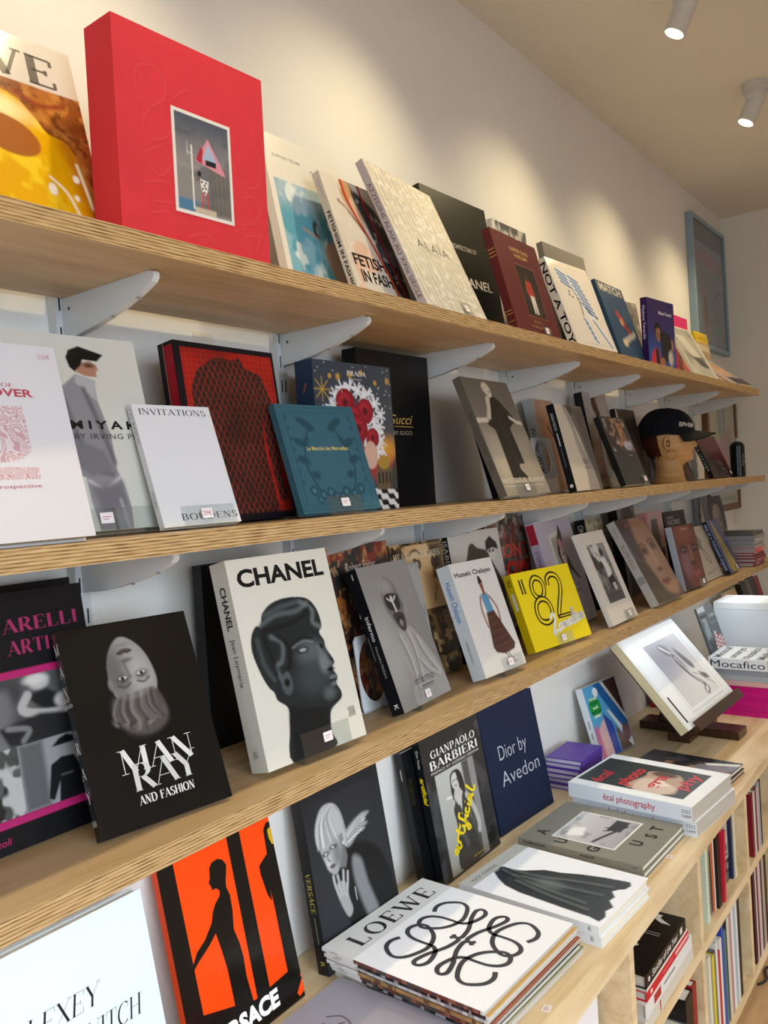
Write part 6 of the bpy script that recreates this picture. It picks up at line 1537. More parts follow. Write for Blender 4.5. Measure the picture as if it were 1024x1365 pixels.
# ============ framed pictures on the wall at the far end
def framed(name, label, x0, x1, z0, z1, fw, dp, col, art, mat_col, mat='paint', cell=.006):
    r = thing(name, label, 'framed picture', (x0, WY - .0006, z0))
    W, H = x1 - x0, z1 - z0
    for a in ((0, 0, W, fw), (0, H - fw, W, H), (0, fw, fw, H - fw), (W - fw, fw, W, H - fw)):
        mb = MB(); mb.cbox(a[0], -dp, a[1], a[2], 0, a[3], col, r=.0015); mb.build('frame_rail', mat, r)
    mb = MB(); s = Surf((fw, -.022, H - fw), (1, 0, 0), (0, 0, -1), W - 2 * fw, H - 2 * fw, cell, mat_col); art(s); s.emit(mb); mb.build('print', 'matte', r)
    mb = MB(); mb.box(fw, -.0265, fw, W - fw, -.0255, H - fw); mb.build('glazing', 'glass', r)
def a_blue_frame(s):
    s.fill(0x8a9098); s.rect(0, 0, 1, .16, 0x5e6064); v = s.sub(.05, .16, .95, .97); v.fill(0x93a2ae); v.rect(0, .06, 1, .22, 0xb4848c, .1)
    v.poly([(.2, .36), (.3, .3), (.36, .5), (.44, .8), (.4, .98), (.2, .98), (.16, .7)], 0xa8908c, .05, smooth=True); v.poly([(.28, .5), (.36, .7), (.3, .9), (.24, .7)], 0x8c5450, .06)
    for k in range(9): v.line([(.50 + .02 * k, .95 - .02 * k), (.62 + .02 * k, .62 - .02 * k), (.82 + .015 * k, .42 + .05 * k), (.96, .5 + .06 * k)], .022, 0xd6d4cf if k % 2 else 0x55585c, .02, smooth=True)
framed('framed_poster', 'blue framed poster of striped folds on the wall above the top shelf end', 4.262, 4.868, CAM_Z + .62, CAM_Z + 1.283, .022, .034, 0x8ba3b4, a_blue_frame, 0x6d7278)
def a_brown_frame(s):
    s.fill(0xd9c7a2); v = s.sub(.12, .0, .9, .84); v.fill(0xd4bf98); v.poly([(.2, .0), (.7, .0), (.62, .35), (.45, .48), (.3, .35)], 0x8f8d88, .03); v.line([(.46, .05), (.5, .25), (.48, .44)], .04, 0xc9c6c0, .04)
    v.poly([(.1, .5), (.4, .46), (.75, .3), (.9, .32), (.9, .7), (.1, .72)], 0xc88a8c, .04); v.rect(.12, .72, .95, 1, 0x8b979c); v.ell(.4, .86, .28, .12, 0xc98c8e, .03)
    s.rect(.12, .93, .9, .97, 0x9a9c98)
framed('framed_print', 'brown framed pink and grey print behind the spray can', 4.362, 4.945, CAM_Z - .222, CAM_Z + .40, .036, .03, 0x6a4528, a_brown_frame, 0xd9c7a2)
mb = MB(); mb.box(4.90, WY - .0013, CAM_Z - .32, 4.935, WY - .0003, CAM_Z - .245, 0xe4d6c0); tag(mb.build('tape_strip', 'matte'), 'pale strip of tape on the wall below the brown frame', 'tape')

# ============ on the counter, standing against the wall
def a_brodo(s):
    s.rect(0, 0, 1, .02, 0xdde6e8); s.tone(.01, (3, 4), 2)
    for t, x0, x1, y in (('ALEXEY', .10, .62, .36), ('BRODOVITCH', .10, .86, .50)): s.serif(t, x0, y, .085, 0x1d1d28, x1=x1, thick=.11, thin=.02, shear=.22, gap=.06)
book('art_book', 'white book with slanting thin capitals under the near end of the lowest shelf', F['brodo'], ZC, a_brodo, 'hard', 0xd2dde3, 'satin', detail=False)
def a_vo(s):
    o = 0xf0480e; k = 0x15120f
    s.fill(o)
    s.shape([(.0, -.086), (.13, -.086), (.138, .74), (.0, .72)], k); s.shape([(.592, -.086), (.712, -.086), (.701, .86), (.58, .865)], k)
    s.shape([(.0, .72), (.14, .74), (.56, .84), (.90, .82), (1, .895), (1, 1), (0, 1)], k)
    s.shape([(.402, .079), (.43, .058), (.479, .054), (.52, .07), (.545, .105), (.53, .15), (.516, .178), (.508, .215), (.526, .262), (.522, .343), (.500, .44), (.525, .52), (.534, .60), (.527, .70), (.545, .85), (.388, .835), (.388, .72), (.386, .605), (.370, .50), (.351, .405), (.30, .435), (.24, .462), (.17, .492), (.122, .52), (.13, .49), (.178, .441), (.26, .405), (.336, .345), (.36, .30), (.394, .265), (.44, .24), (.449, .215), (.424, .192), (.392, .194), (.388, .172), (.374, .15), (.392, .128)], k)
    s.shape([(.926, .085), (.93, .03), (.965, .0), (1, .0), (1, .87), (.96, .92), (.913, .955), (.885, .85), (.887, .65), (.889, .45), (.884, .36), (.876, .42), (.849, .375), (.824, .25), (.827, .205), (.87, .185), (.919, .165)], k)
    s.shape([(.965, .04), (1, .03), (1, .13), (.985, .13), (.965, .09)], 0xc9a01c)
    s.shape([(.93, .96), (1, .90), (1, .97), (.95, .985)], o)
    s.text('VERSACE', .12, .945, .085, 0xf2efe9, x1=.76, bold=.05)
book('fashion_book', 'orange book with black silhouettes of two women and black bars', F['versorange'], ZC, squeeze(.08, a_vo), 'soft', 0xf0480e, 'gloss', None, 0xe2440e, detail=False)
def a_vb(s):
    s.fill(0x202225); s.ell(.5, .5, .6, .6, 0x2a2c30, .6)
    s.poly([(.30, .42), (.46, .34), (.66, .36), (.85, .46), (.98, .70), (1, 1), (.40, 1), (.34, .7)], 0x17181a, .06, smooth=True)
    s.poly([(.50, .42), (.60, .46), (.64, .62), (.72, .82), (.64, .92), (.54, .74), (.48, .55)], 0x7c7d7f, .06, smooth=True)
    s.poly([(.43, .27), (.55, .22), (.70, .19), (.80, .205), (.70, .24), (.76, .265), (.62, .30), (.50, .35), (.44, .34)], 0x8a8a89, .025, smooth=True)
    hr = random.Random(5)
    for k in range(16): s.line([(.44, .29 + .003 * k), (.56, .235 + .005 * k), (.70 + hr.uniform(-.03, .06), .20 + .006 * k)], .008, hr.choice([0xd8d8d6, 0x5a5a5c, 0xb9b9b7]), .01, .8, True)
    s.poly([(.30, .33), (.42, .30), (.44, .40), (.40, .46), (.32, .44)], 0x6a6a6b, .03)
    s.poly([(.13, .27), (.24, .27), (.36, .25), (.385, .33), (.35, .41), (.29, .465), (.23, .455), (.18, .40)], 0x9c9b9a, .015, smooth=True)
    s.ell(.33, .36, .05, .07, 0x6d6d6d, .06, a=.8); s.ell(.21, .37, .03, .05, 0xc4c3c1, .04, a=.8)
    s.ell(.19, .325, .045, .013, 0x2c2c2d, .02); s.ell(.29, .305, .045, .013, 0x2c2c2d, .02); s.ell(.19, .325, .015, .006, 0xd8d8d6, .008); s.ell(.285, .305, .015, .006, 0xd8d8d6, .008)
    s.line([(.215, .315), (.205, .36), (.225, .375)], .018, 0x6a6a6a, .02, smooth=True); s.poly([(.21, .41), (.245, .40), (.29, .41), (.25, .425)], 0x4e484a, .012, smooth=True)
    s.poly([(.10, .24), (.12, .14), (.22, .05), (.36, .05), (.44, .12), (.47, .25), (.45, .34), (.40, .30), (.36, .25), (.24, .28), (.14, .29)], 0xa8a8a7, .02, smooth=True)
    for k in range(20):
        q = k / 19; s.line([(.36 - .02 * q, .06), (.30 - .14 * q, .13), (.36 - .25 * q, .265 + .02 * q)] if k % 3 else [(.38, .07), (.44, .15), (.45 + .02 * q, .33)], .009, hr.choice([0xe6e6e4, 0x7c7c7c, 0xc9c9c7, 0x5f5f60]), .012, .75, True)
    s.ell(.405, .275, .02, .03, 0x7d7d7d, .012); s.ell(.41, .31, .008, .008, 0xe0e0de, .005)
    s.poly([(.24, .55), (.30, .52), (.37, .55), (.38, .64), (.40, .72), (.34, .75), (.28, .67)], 0x9a9998, .015, smooth=True)
    for a in ([(.235, .47), (.24, .53), (.27, .6)], [(.285, .48), (.29, .53), (.30, .6)], [(.36, .47), (.345, .53), (.325, .6)], [(.41, .49), (.39, .55), (.355, .62)]): s.line(a, .026, 0xb0afae, .008, smooth=True); s.line([(x + .012, y) for x, y in a], .006, 0x55555a, .008, .7, True)
    s.rect(.46, .60, .47, .68, 0xb9b9b7)
book('fashion_book', 'black book with a blonde ponytailed woman resting her chin on her hand', F['versblack'], ZC, squeeze(.12, a_vb), 'hard', 0x202225, 'satin', lambda s: (s.serif('VERSACE', .47, .70, .42, 0xb0a24c, x1=.68, thick=.17, thin=.06), s.bar(.70, .46, .84, .52, 0x8c8a7c), s.text('R', .93, .66, .4, 0xb0a24c)), 0x141517)
book('fashion_book', 'plain black book showing only its spine, beside the yellow scripted book', [F['barbieri'][0] - .04, 1.128, 0, .155, .25, .325, .02], ZC, None, 'hard', 0x101114, 'gloss', lambda s: s.bar(.12, .4, .2, .55, 0xb4b2ac), detail=False)
def a_barb(s):
    s.fill(0x232324); s.noise(0x4a4a4c, (4, 5), 6, .55, .7, .6)
    v = s.sub(.14, .24, .80, .985); v.grad(0xb9b8b4, 0x97968f, 90); v.rect(.68, 0, .86, 1, 0x4c4b49, .06); v.rect(.86, 0, 1, 1, 0x8a8884, .05); v.tone(.1, (4, 5), 3)
    v.poly([(.36, .07), (.48, .04), (.60, .07), (.66, .18), (.66, .34), (.56, .30), (.40, .30), (.32, .32), (.33, .16)], 0x262322, .02, smooth=True); v.ell(.46, .15, .1, .085, 0xc9c5c0, .015); v.poly([(.5, .07), (.6, .1), (.6, .25), (.53, .2)], 0x262322, .02)
    for x in (.42, .50): v.ell(x, .14, .025, .008, 0x2a2625, .01)
    v.ell(.455, .195, .03, .008, 0x3a3232, .01); v.poly([(.41, .22), (.52, .22), (.6, .30), (.5, .45), (.36, .3)], 0xbfbbb6, .02)
    v.poly([(.34, .29), (.46, .40), (.60, .29), (.72, .36), (.68, .56), (.76, .98), (.22, .98), (.32, .6), (.30, .42)], 0x3c3a39, .02, smooth=True); v.poly([(.43, .3), (.56, .3), (.5, .46)], 0xc4c0bb, .02)
    v.line([(.68, .34), (.80, .5), (.86, .66), (.84, .74)], .09, 0xb5b1ac, .02, smooth=True); v.line([(.34, .34), (.24, .42), (.30, .34), (.30, .27)], .06, 0xb5b1ac, .02, smooth=True); v.line([(.2, .27), (.3, .28)], .03, 0xe2e0dc, .01); v.line([(.4, .62), (.5, .8)], .08, 0x55524f, .05)
    w = 0xe9e6df
    s.serif('GIANPAOLO', .14, .115, .055, w, x1=.90, thick=.17, thin=.05); s.serif('BARBIERI', .10, .195, .062, w, x1=.92, thick=.18, thin=.05); s.text('PREFACE BY GIORGIO ARMANI', .10, .228, .018, 0xd2cfc8, x1=.92)
    y = 0xe6cc12; pen = lambda i, d: .65 + .6 * abs(d[1])
    P0, L = np.array((.27, .86)), np.array((.50, -.44)); q = np.array((-.16, -.085))
    gl = [[(.06, .3), (.0, .5), (.05, .7), (.1, .35), (.09, .8), (.14, .9)], [(.15, .8), (.17, .35), (.22, .3), (.24, .38)], [(.28, -.15), (.27, .6), (.31, .85), (.35, .7)], [(.23, .25), (.36, .2)], [(.36, .4), (.37, .8), (.41, .75)], [(.50, -.2), (.44, -.1), (.43, .6), (.40, 1.35), (.36, 1.2), (.48, .5)], [(.50, .4), (.50, .8), (.54, .75)], [(.60, .4), (.55, .45), (.55, .8), (.62, .75)], [(.65, .4), (.65, .8), (.69, .75)], [(.76, .4), (.70, .5), (.72, .8), (.77, .4), (.77, .8), (.81, .75)], [(.86, -.25), (.84, .5), (.86, .85), (.92, .7)], [(.36, .1), (.37, .12)], [(.5, .1), (.51, .12)], [(.655, .1), (.665, .12)]]
    for g in gl:
        s.stroke([tuple(P0 + L * a + q * (.7 - b) * .75) for a, b in g], .026, y, wf=pen)
    s.text('Gli Specchi', .52, .955, .016, 0xc9b21a, x1=.72)
book('photo_book', 'black and white portrait book with yellow slanted handwriting across it', F['barbieri'], ZC, squeeze(.103, a_barb), 'hard', 0x232324, 'gloss', lambda s: (s.text('Gian Paolo', .12, .66, .3, 0xd2cfc8, x1=.24), s.text('artificial', .30, .70, .5, 0xe6cc12, x1=.48, shear=.3, bold=.03)), 0x15161a)
book('fashion_book', 'navy blue book with thin pale lettering, standing below the lowest shelf', F['dior'], ZC,
     lambda s: (s.text('Dior by', .22, .455, .115, 0xb9c0c6, x1=.72, bold=-.012), s.text('Avedon', .19, .66, .115, 0xb9c0c6, x1=.88, bold=-.012)), 'hard', 0x14203c, 'matte', detail=False)
def a_col(s):
    s.fill(0x58a0cc); s.poly([(.30, .0), (.62, .0), (1, .62), (1, .95)], 0x2a5f9a, .01); s.poly([(.55, 0), (1, 0), (1, .55)], 0x4a342e, .01); s.noise(0x8a7060, (4, 4), 3, .5, .6, .0)
    s.poly([(.52, .0), (.60, .0), (1, .56), (1, .64)], 0xd8d2cc, .01); s.poly([(.10, .62), (.35, .48), (.40, 1), (.12, 1)], 0xd8b0b0, .02); s.rect(.0, .55, .14, 1, 0xc85a7c, .1, .8); s.poly([(.35, .40), (.56, .58), (.58, 1), (.38, 1)], 0x364c9a, .01)
    s.poly([(.50, .40), (.56, .40), (1, .90), (.98, 1), (.92, .98)], 0xdad6d2, .01); s.poly([(.60, .62), (.95, 1), (.6, 1)], 0x6a5148, .02); s.ell(.88, .78, .12, .12, 0x6a4450, .02)
    s.disc(.21, .30, .165, 0x2f9a4a)
    s.disc(.32, .11, .075, 0xe8eceb)
    for i, (t, x0, x1) in enumerate((('HOME', .10, .32), ('ENGLISH', .08, .34), ('and', .14, .28), ('McCALLUM', .07, .35), ('AMMO', .10, .32))): s.text(t, x0, .20 + .06 * i, .036, 0xe4efe4 if i % 2 == 0 else 0x1f5a30, x1=x1, bold=.03)
book('photo_book', 'blue and pink book with a round green sticker, in a clear sleeve', F['colour'], ZC, a_col, 'soft', 0x58a0cc, 'gloss', lambda s: (s.bar(.45, .4, .56, .6, 0x9aa6ac), s.bar(.62, .4, .7, .6, 0x9aa6ac)), 0xdfe6ea)
def a_stripe(s):
    s.fill(0x5c6264); v = s.sub(.05, .12, .42, .75); v.fill(0x1c1d1f); v.rect(.08, .08, .92, .92, 0x8c9496); v.noise(0x2c2e30, (5, 6), 3, .5, .6, .9)
    s.rect(.0, .0, .46, .08, 0xb9bec0, .03); s.text('CINEMEX', .55, .20, .05, 0xb2babc, x1=.95, bold=.01); s.text('in paris', .55, .30, .04, 0x9ca4a6, x1=.92)
    body = [(.52, .50), (.58, .42), (.68, .44), (.70, .52), (.82, .48), (.95, .54), (1, .62), (1, 1), (.45, 1), (.42, .7)]
    v = s; b4 = v.img.copy(); v.poly(body, 0xe6e2de, .01, smooth=True); m = np.clip(np.abs(v.img - b4).sum(-1) * 3, 0, 1)
    v._mix(m * ((np.sin(v.gy * 95 + np.sin(v.gx * 22) * 2.2) > .1).astype(float)), 0xb5384a)
book('photo_book', 'grey paperback with a red and white striped figure, upright behind the open book', F['redstripe'], ZC + .1175, a_stripe, 'soft', 0x5c6264)

# ============ lying on the counter
def flat(name, label, x, y, yaw, w, h, t, z, **kw):
    return book(name, label, [x, y, yaw, pi / 2, w, h, t], z, **kw)
def a_girl(s):
    s.fill(0x9d9ba4); s.tone(.03, (3, 4), 2)
    s.poly([(.36, .50), (.52, .46), (.58, .40), (.72, .46), (.88, .62), (.95, .80), (.86, .82), (.72, .66), (.70, 1), (.30, 1), (.32, .7)], 0xb4242a, .02, smooth=True)
    for p in ([(.56, .44), (.70, .56), (.86, .74)], [(.48, .55), (.58, .72), (.6, .95)]): s.line(p, .03, 0x7c161c, .04, .7, True)
    s.poly([(.14, .62), (.14, .44), (.26, .30), (.42, .26), (.56, .32), (.52, .46), (.40, .44), (.24, .50)], 0x2c1a16, .03, smooth=True); s.poly([(.10, .66), (.10, .48), (.20, .40), (.26, .48), (.18, .62)], 0xa9714e, .03, smooth=True)
    for p in ([(.46, .32), (.54, .24), (.62, .26)], [(.50, .34), (.62, .30), (.66, .22), (.60, .16)], [(.40, .28), (.46, .20), (.54, .18)], [(.54, .36), (.64, .36)]): s.line(p, .010, 0x2c1a16, .01, smooth=True)
    face(s.local(.29, .54, .125, -42), 0xd8b09a, 0x4a2418, 0xb02a2c, hairshape='none', neck=False)
flat('fashion_magazine', 'grey magazine with a woman in red, at the near edge of the counter', .925, .70, 0, .272, .375, .012, ZC, paint=a_girl, kind='soft', col=0x9d9ba4, cat='magazine')

LOGO = [[(.679, .296), (.74, .275), (.808, .293), (.859, .359), (.85, .41), (.799, .447), (.696, .478), (.61, .465), (.545, .43), (.502, .379), (.485, .34), (.502, .305), (.54, .285), (.581, .285), (.62, .31), (.645, .36), (.650, .43), (.65, .489), (.685, .53), (.741, .55), (.80, .558), (.84, .545), (.86, .518), (.845, .497), (.815, .492), (.74, .51), (.684, .533), (.62, .558), (.565, .569), (.52, .572), (.500, .555), (.505, .535), (.522, .521)]]
def a_loewe(s):
    k = 0x3d3c40
    s.bar(0, 0, 1, .215, 0xd6d8d6)
    s.serif('LOEWE', .13, .175, .112, 0x2e2e32, x1=.89, thick=.17, thin=.06, gap=.18)
    pen = lambda i, d: 1.0
    A = LOGO[0]; cx, cy = .5, .59
    for fx in (1, -1):
        for fy in (1, -1):
            s.stroke([(cx + fx * (a - .5) * 0.98, cy + fy * (b - .59)) for a, b in A], .025, k, wf=lambda i, d: .85 + .35 * abs(d[0]) )
z = ZC
rs = random.Random(3)
mag_c = [0xd8d6ce, 0x6d7a3a, 0x3a3836, 0xb9aa94, 0x9c4a2a, 0x55504c, 0x74665a, 0x3c3a3c, 0xc09a58, 0x8a5a4a, 0x2c2c30]
mag_l = ['at the bottom', 'second from the bottom', 'third from the bottom', 'fourth from the bottom', 'fifth from the bottom', 'in the middle', 'fifth from the top', 'fourth from the top', 'third from the top', 'second from the top']
for i in range(10):
    t = .0068
    dx, dy = .012 - .0035 * i * .9 + rs.uniform(-.004, .004), -.006 + rs.uniform(-.006, .006)
    def sp(s, i=i):
        rr = random.Random(i); s.bar(0, 0, .215, 1, 0xdcdcd8); s.bar(.06, .3, .11, .6, 0x9a9a98); u = .22
        while u < .98:
            d = rr.uniform(.006, .035); s.bar(u, 0, min(1, u + d), 1, rr.choice(([0x2a2624, 0x4a3a30, 0x38342f, 0x6a5a48], [0xb08a50, 0xa07c48, 0x9c7a4c, 0x6a4c30], [0xd6d4ce, 0xcac6be, 0xdad8d2], [0x6a3a2e, 0x8c5a48, 0x5c3c30, 0x4c4440], [0x24262a, 0x3a3c40, 0x8c8e92, 0x14161a], [0xa9aaa8, 0x8e908e, 0xc4c4c0])[(i * 5) % 6])); u += d
    top = i == 9
    flat('fashion_magazine', 'top magazine of the tall pile, white with a looped black monogram' if top else 'thick magazine of the monogram pile, %s' % mag_l[i], 1.185 + dx, .733 + dy, -.046 + rs.uniform(-.012, .012), .335, .373, t, z,
         paint=a_loewe if top else None, kind='soft', col=0xeceef0 if top else mag_c[i], spine=sp, spine_col=0xd4d4d0, detail=False, cat='magazine', pages=(0xc9c3ba, 0xb5aa9e, 0xcfcac2)[i % 3] if i != 5 else 0x9c4a2c)
    z += t + .0003

def a_rick(s):
    s.bar(0, 0, 1, .105, 0xb9bab6); s.text('RICK OWENS', .10, .078, .032, 0x4a4a4a, x1=.50)
    v = s.sub(0, .105, 1, 1); v.fill(0xeaedf2)
    cl = [(.40, .085), (.45, .075), (.51, .12), (.50, .20), (.54, .27), (.65, .38), (.68, .49), (.75, .62), (.805, .77), (.84, .93), (.78, .955), (.69, .94), (.66, .91), (.60, .885), (.52, .93), (.44, .92), (.352, .975), (.26, .955), (.17, .985), (.075, .975), (.105, .90), (.112, .754), (.131, .578), (.152, .393), (.196, .268), (.277, .178), (.36, .11)]
    s.poly(cl, 0x2f3437, .01)
    for p in ([(.42, .14), (.36, .3), (.3, .5), (.26, .8)], [(.46, .2), (.48, .4), (.56, .6), (.64, .86)], [(.4, .3), (.42, .6), (.46, .85)], [(.3, .3), (.22, .55), (.17, .85)]):
        s.line(p, .03, 0x14171a, .05, .9, True); s.line([(a + .035, b) for a, b in p], .03, 0x66706f, .05, .7, True)
    s.ell(.43, .5, .08, .1, 0x6c7678, .12, a=.6); s.ell(.41, .1, .04, .02, 0x8a8c8c, .02)
flat('fashion_book', 'lower white copy under the black cloak book', 1.562, .685, -.05, .25, .345, .0225, ZC, kind='hard', col=0xe8ebee, spine_col=0xdfe3e8, detail=False, spine=lambda s: s.text('R', .93, .66, .45, 0x55585c))
flat('fashion_book', 'white book with a flowing black leather cloak, on top of its pair', 1.559, .688, -.06, .25, .345, .0225, ZC + .0228, paint=a_rick, kind='hard', col=0xeaedf2, spine_col=0xe2e6ea, spine=lambda s: s.text('R', .93, .66, .45, 0x55585c))

def a_aug(s):
    for t, x, y in (('A', .223, .111), ('U', .131, .313), ('G', .109, .58), ('U', .412, .815), ('S', .616, .86), ('T', .792, .85)): s.text(t, x, y + .05, .088, 0x33342f, mid=True, bold=.03)
flat('photo_book', 'lower grey copy beneath the grey clothbound album', 1.884, .71, -.03, .282, .335, .016, ZC, kind='hard', col=0x85847a, finish='cloth', detail=False)
r = flat('photo_book', 'grey clothbound album with scattered capitals around a pale photo', 1.881, .712, -.037, .281, .334, .016, ZC + .0163, paint=a_aug, kind='hard', col=0x85847a, finish='cloth', detail=False,
         spine=lambda s: (s.text('COLLIER SCHORR', .04, .66, .36, 0x2f302c, x1=.24, bold=.03), s.text('AUGUST', .52, .66, .36, 0x2f302c, x1=.64, bold=.03), s.bar(.92, .4, .96, .55, 0x55564f)))
fc = [c for c in r.children if c.name.startswith('front_cover')][0]
w, h = .281, .334; mb = MB(); s = Surf((.175 * w, -.0006, h * (1 - .212)), (1, 0, 0), (0, 0, -1), .67 * w, .52 * h, .0022, 0xe2e2e0); v = s.sub(.03, .03, .97, .97)
v.grad(0xc9c9ca, 0xa2a2a4, 90); v.noise(0x77787a, (3, 4), 5, .55, .7, .6); v.rect(.55, .62, .95, .85, 0x2f2f31, .02); v.line([(.08, .62), (.35, .70), (.8, .86)], .05, 0x36363a, .02, smooth=True); v.line([(.5, .6), (.6, .75)], .03, 0x1f1f22, .01); v.line([(.62, .58), (.68, .72)], .03, 0x1f1f22, .01); v.poly([(.1, .15), (.4, .1), (.5, .3), (.2, .4)], 0xe6e6e6, .06)
s.emit(mb); mb.build('tipped_in_photo', 'satin', fc)

def a_ecal(s):
    v = s.sub(.14, .02, .865, .89); v.fill(0x2b3233); v.noise(0x3a4444, (3, 4), 3, .5, .7, .6)
    v.poly([(.05, .48), (.25, .45), (.55, .50), (.72, .48), (.80, .56), (.72, .64), (.80, .74), (.62, .84), (.30, .88), (.05, .86)], 0xb59a86, .03, smooth=True); v.poly([(.0, .55), (.4, .5), (.5, .62), (.3, .86), (0, .8)], 0xd2bcae, .04, smooth=True); v.ell(.72, .64, .1, .12, 0x5a4438, .05); v.poly([(.2, .6), (.5, .68), (.34, .8)], 0xe6d8ce, .04)
    red = 0xc8323a
    for t, x0, x1, y in (('écal', .155, .49, .215), ('photo', .20, .70, .415), ('gra', .25, .62, .625), ('phy', .35, .80, .84)): s.text(t, x0, y, .10, red, x1=x1, bold=.02, shear=.05)
for i, (lb, dx, dy) in enumerate((('lower white paperback of the pair with red spine script', .012, -.006), ('upper white paperback with red words over a dark photo', 0, 0))):
    flat('photo_paperback', lb, 2.159 + dx, .676 + dy, -.087, .288, .36, .042, ZC + i * .0424, paint=a_ecal if i else None, kind='soft', col=0xeceff2, pages=0xc2bcb2, spine_col=0xdfe4ec,
         spine=lambda s: (s.text('écal photography', .30, .70, .42, 0xc03a48, x1=.72, bold=.012), s.text('ZZZZ', .92, .45, .18, 0x34343a, x1=.99), s.text('CARPI', .92, .75, .18, 0x34343a, x1=.99)), detail=bool(i))
flat('photo_book', 'lower book under the dark group portrait book', 2.492, .70, -.085, .225, .295, .014, ZC, kind='hard', col=0x6a4a42, detail=False, pages=0xc9b8a6)
def a_grp(s):
    s.fill(0x24262a); s.ell(.55, .35, .1, .08, 0x8a6450, .03); s.ell(.52, .55, .1, .08, 0x9a7058, .03); s.ell(.6, .45, .12, .1, 0x2a2020, .05); s.poly([(.3, .6), (.7, .6), (.9, 1), (.2, 1)], 0x7c7884, .04); s.poly([(.25, .7), (.45, .65), (.55, 1), (.35, 1)], 0xa03a46, .03); s.poly([(.7, .7), (.78, .65), (.95, 1), (.85, 1)], 0xd8d4d0, .02); s.noise(0x55525a, (6, 7), 3, .58, .68, .5)
flat('photo_book', 'dark group portrait book lying behind the red worded paperbacks', 2.490, .703, -.092, .222, .293, .015, ZC + .0143, paint=a_grp, kind='hard', col=0x24262a)

# purple notebooks, their page edges towards the near end
for i in range(6):
    flat('purple_notebook', ('bottom', 'second lowest', 'third lowest', 'third highest', 'second highest', 'top')[i] + ' purple notebook of the small stack by the navy book', 2.500 + .004 * ((i * 5) % 3), 1.060 - .002 * (i % 2), pi / 2 + .02 * ((i % 3) - 1), .118, .17, .0158, ZC + i * .0161,
         kind='hard', col=0x5a3a9e, finish='satin', pages=0xd2cee0, detail=False, paint=(lambda s: s.bar(.35, .45, .65, .53, 0x6246a8)) if i == 5 else None)

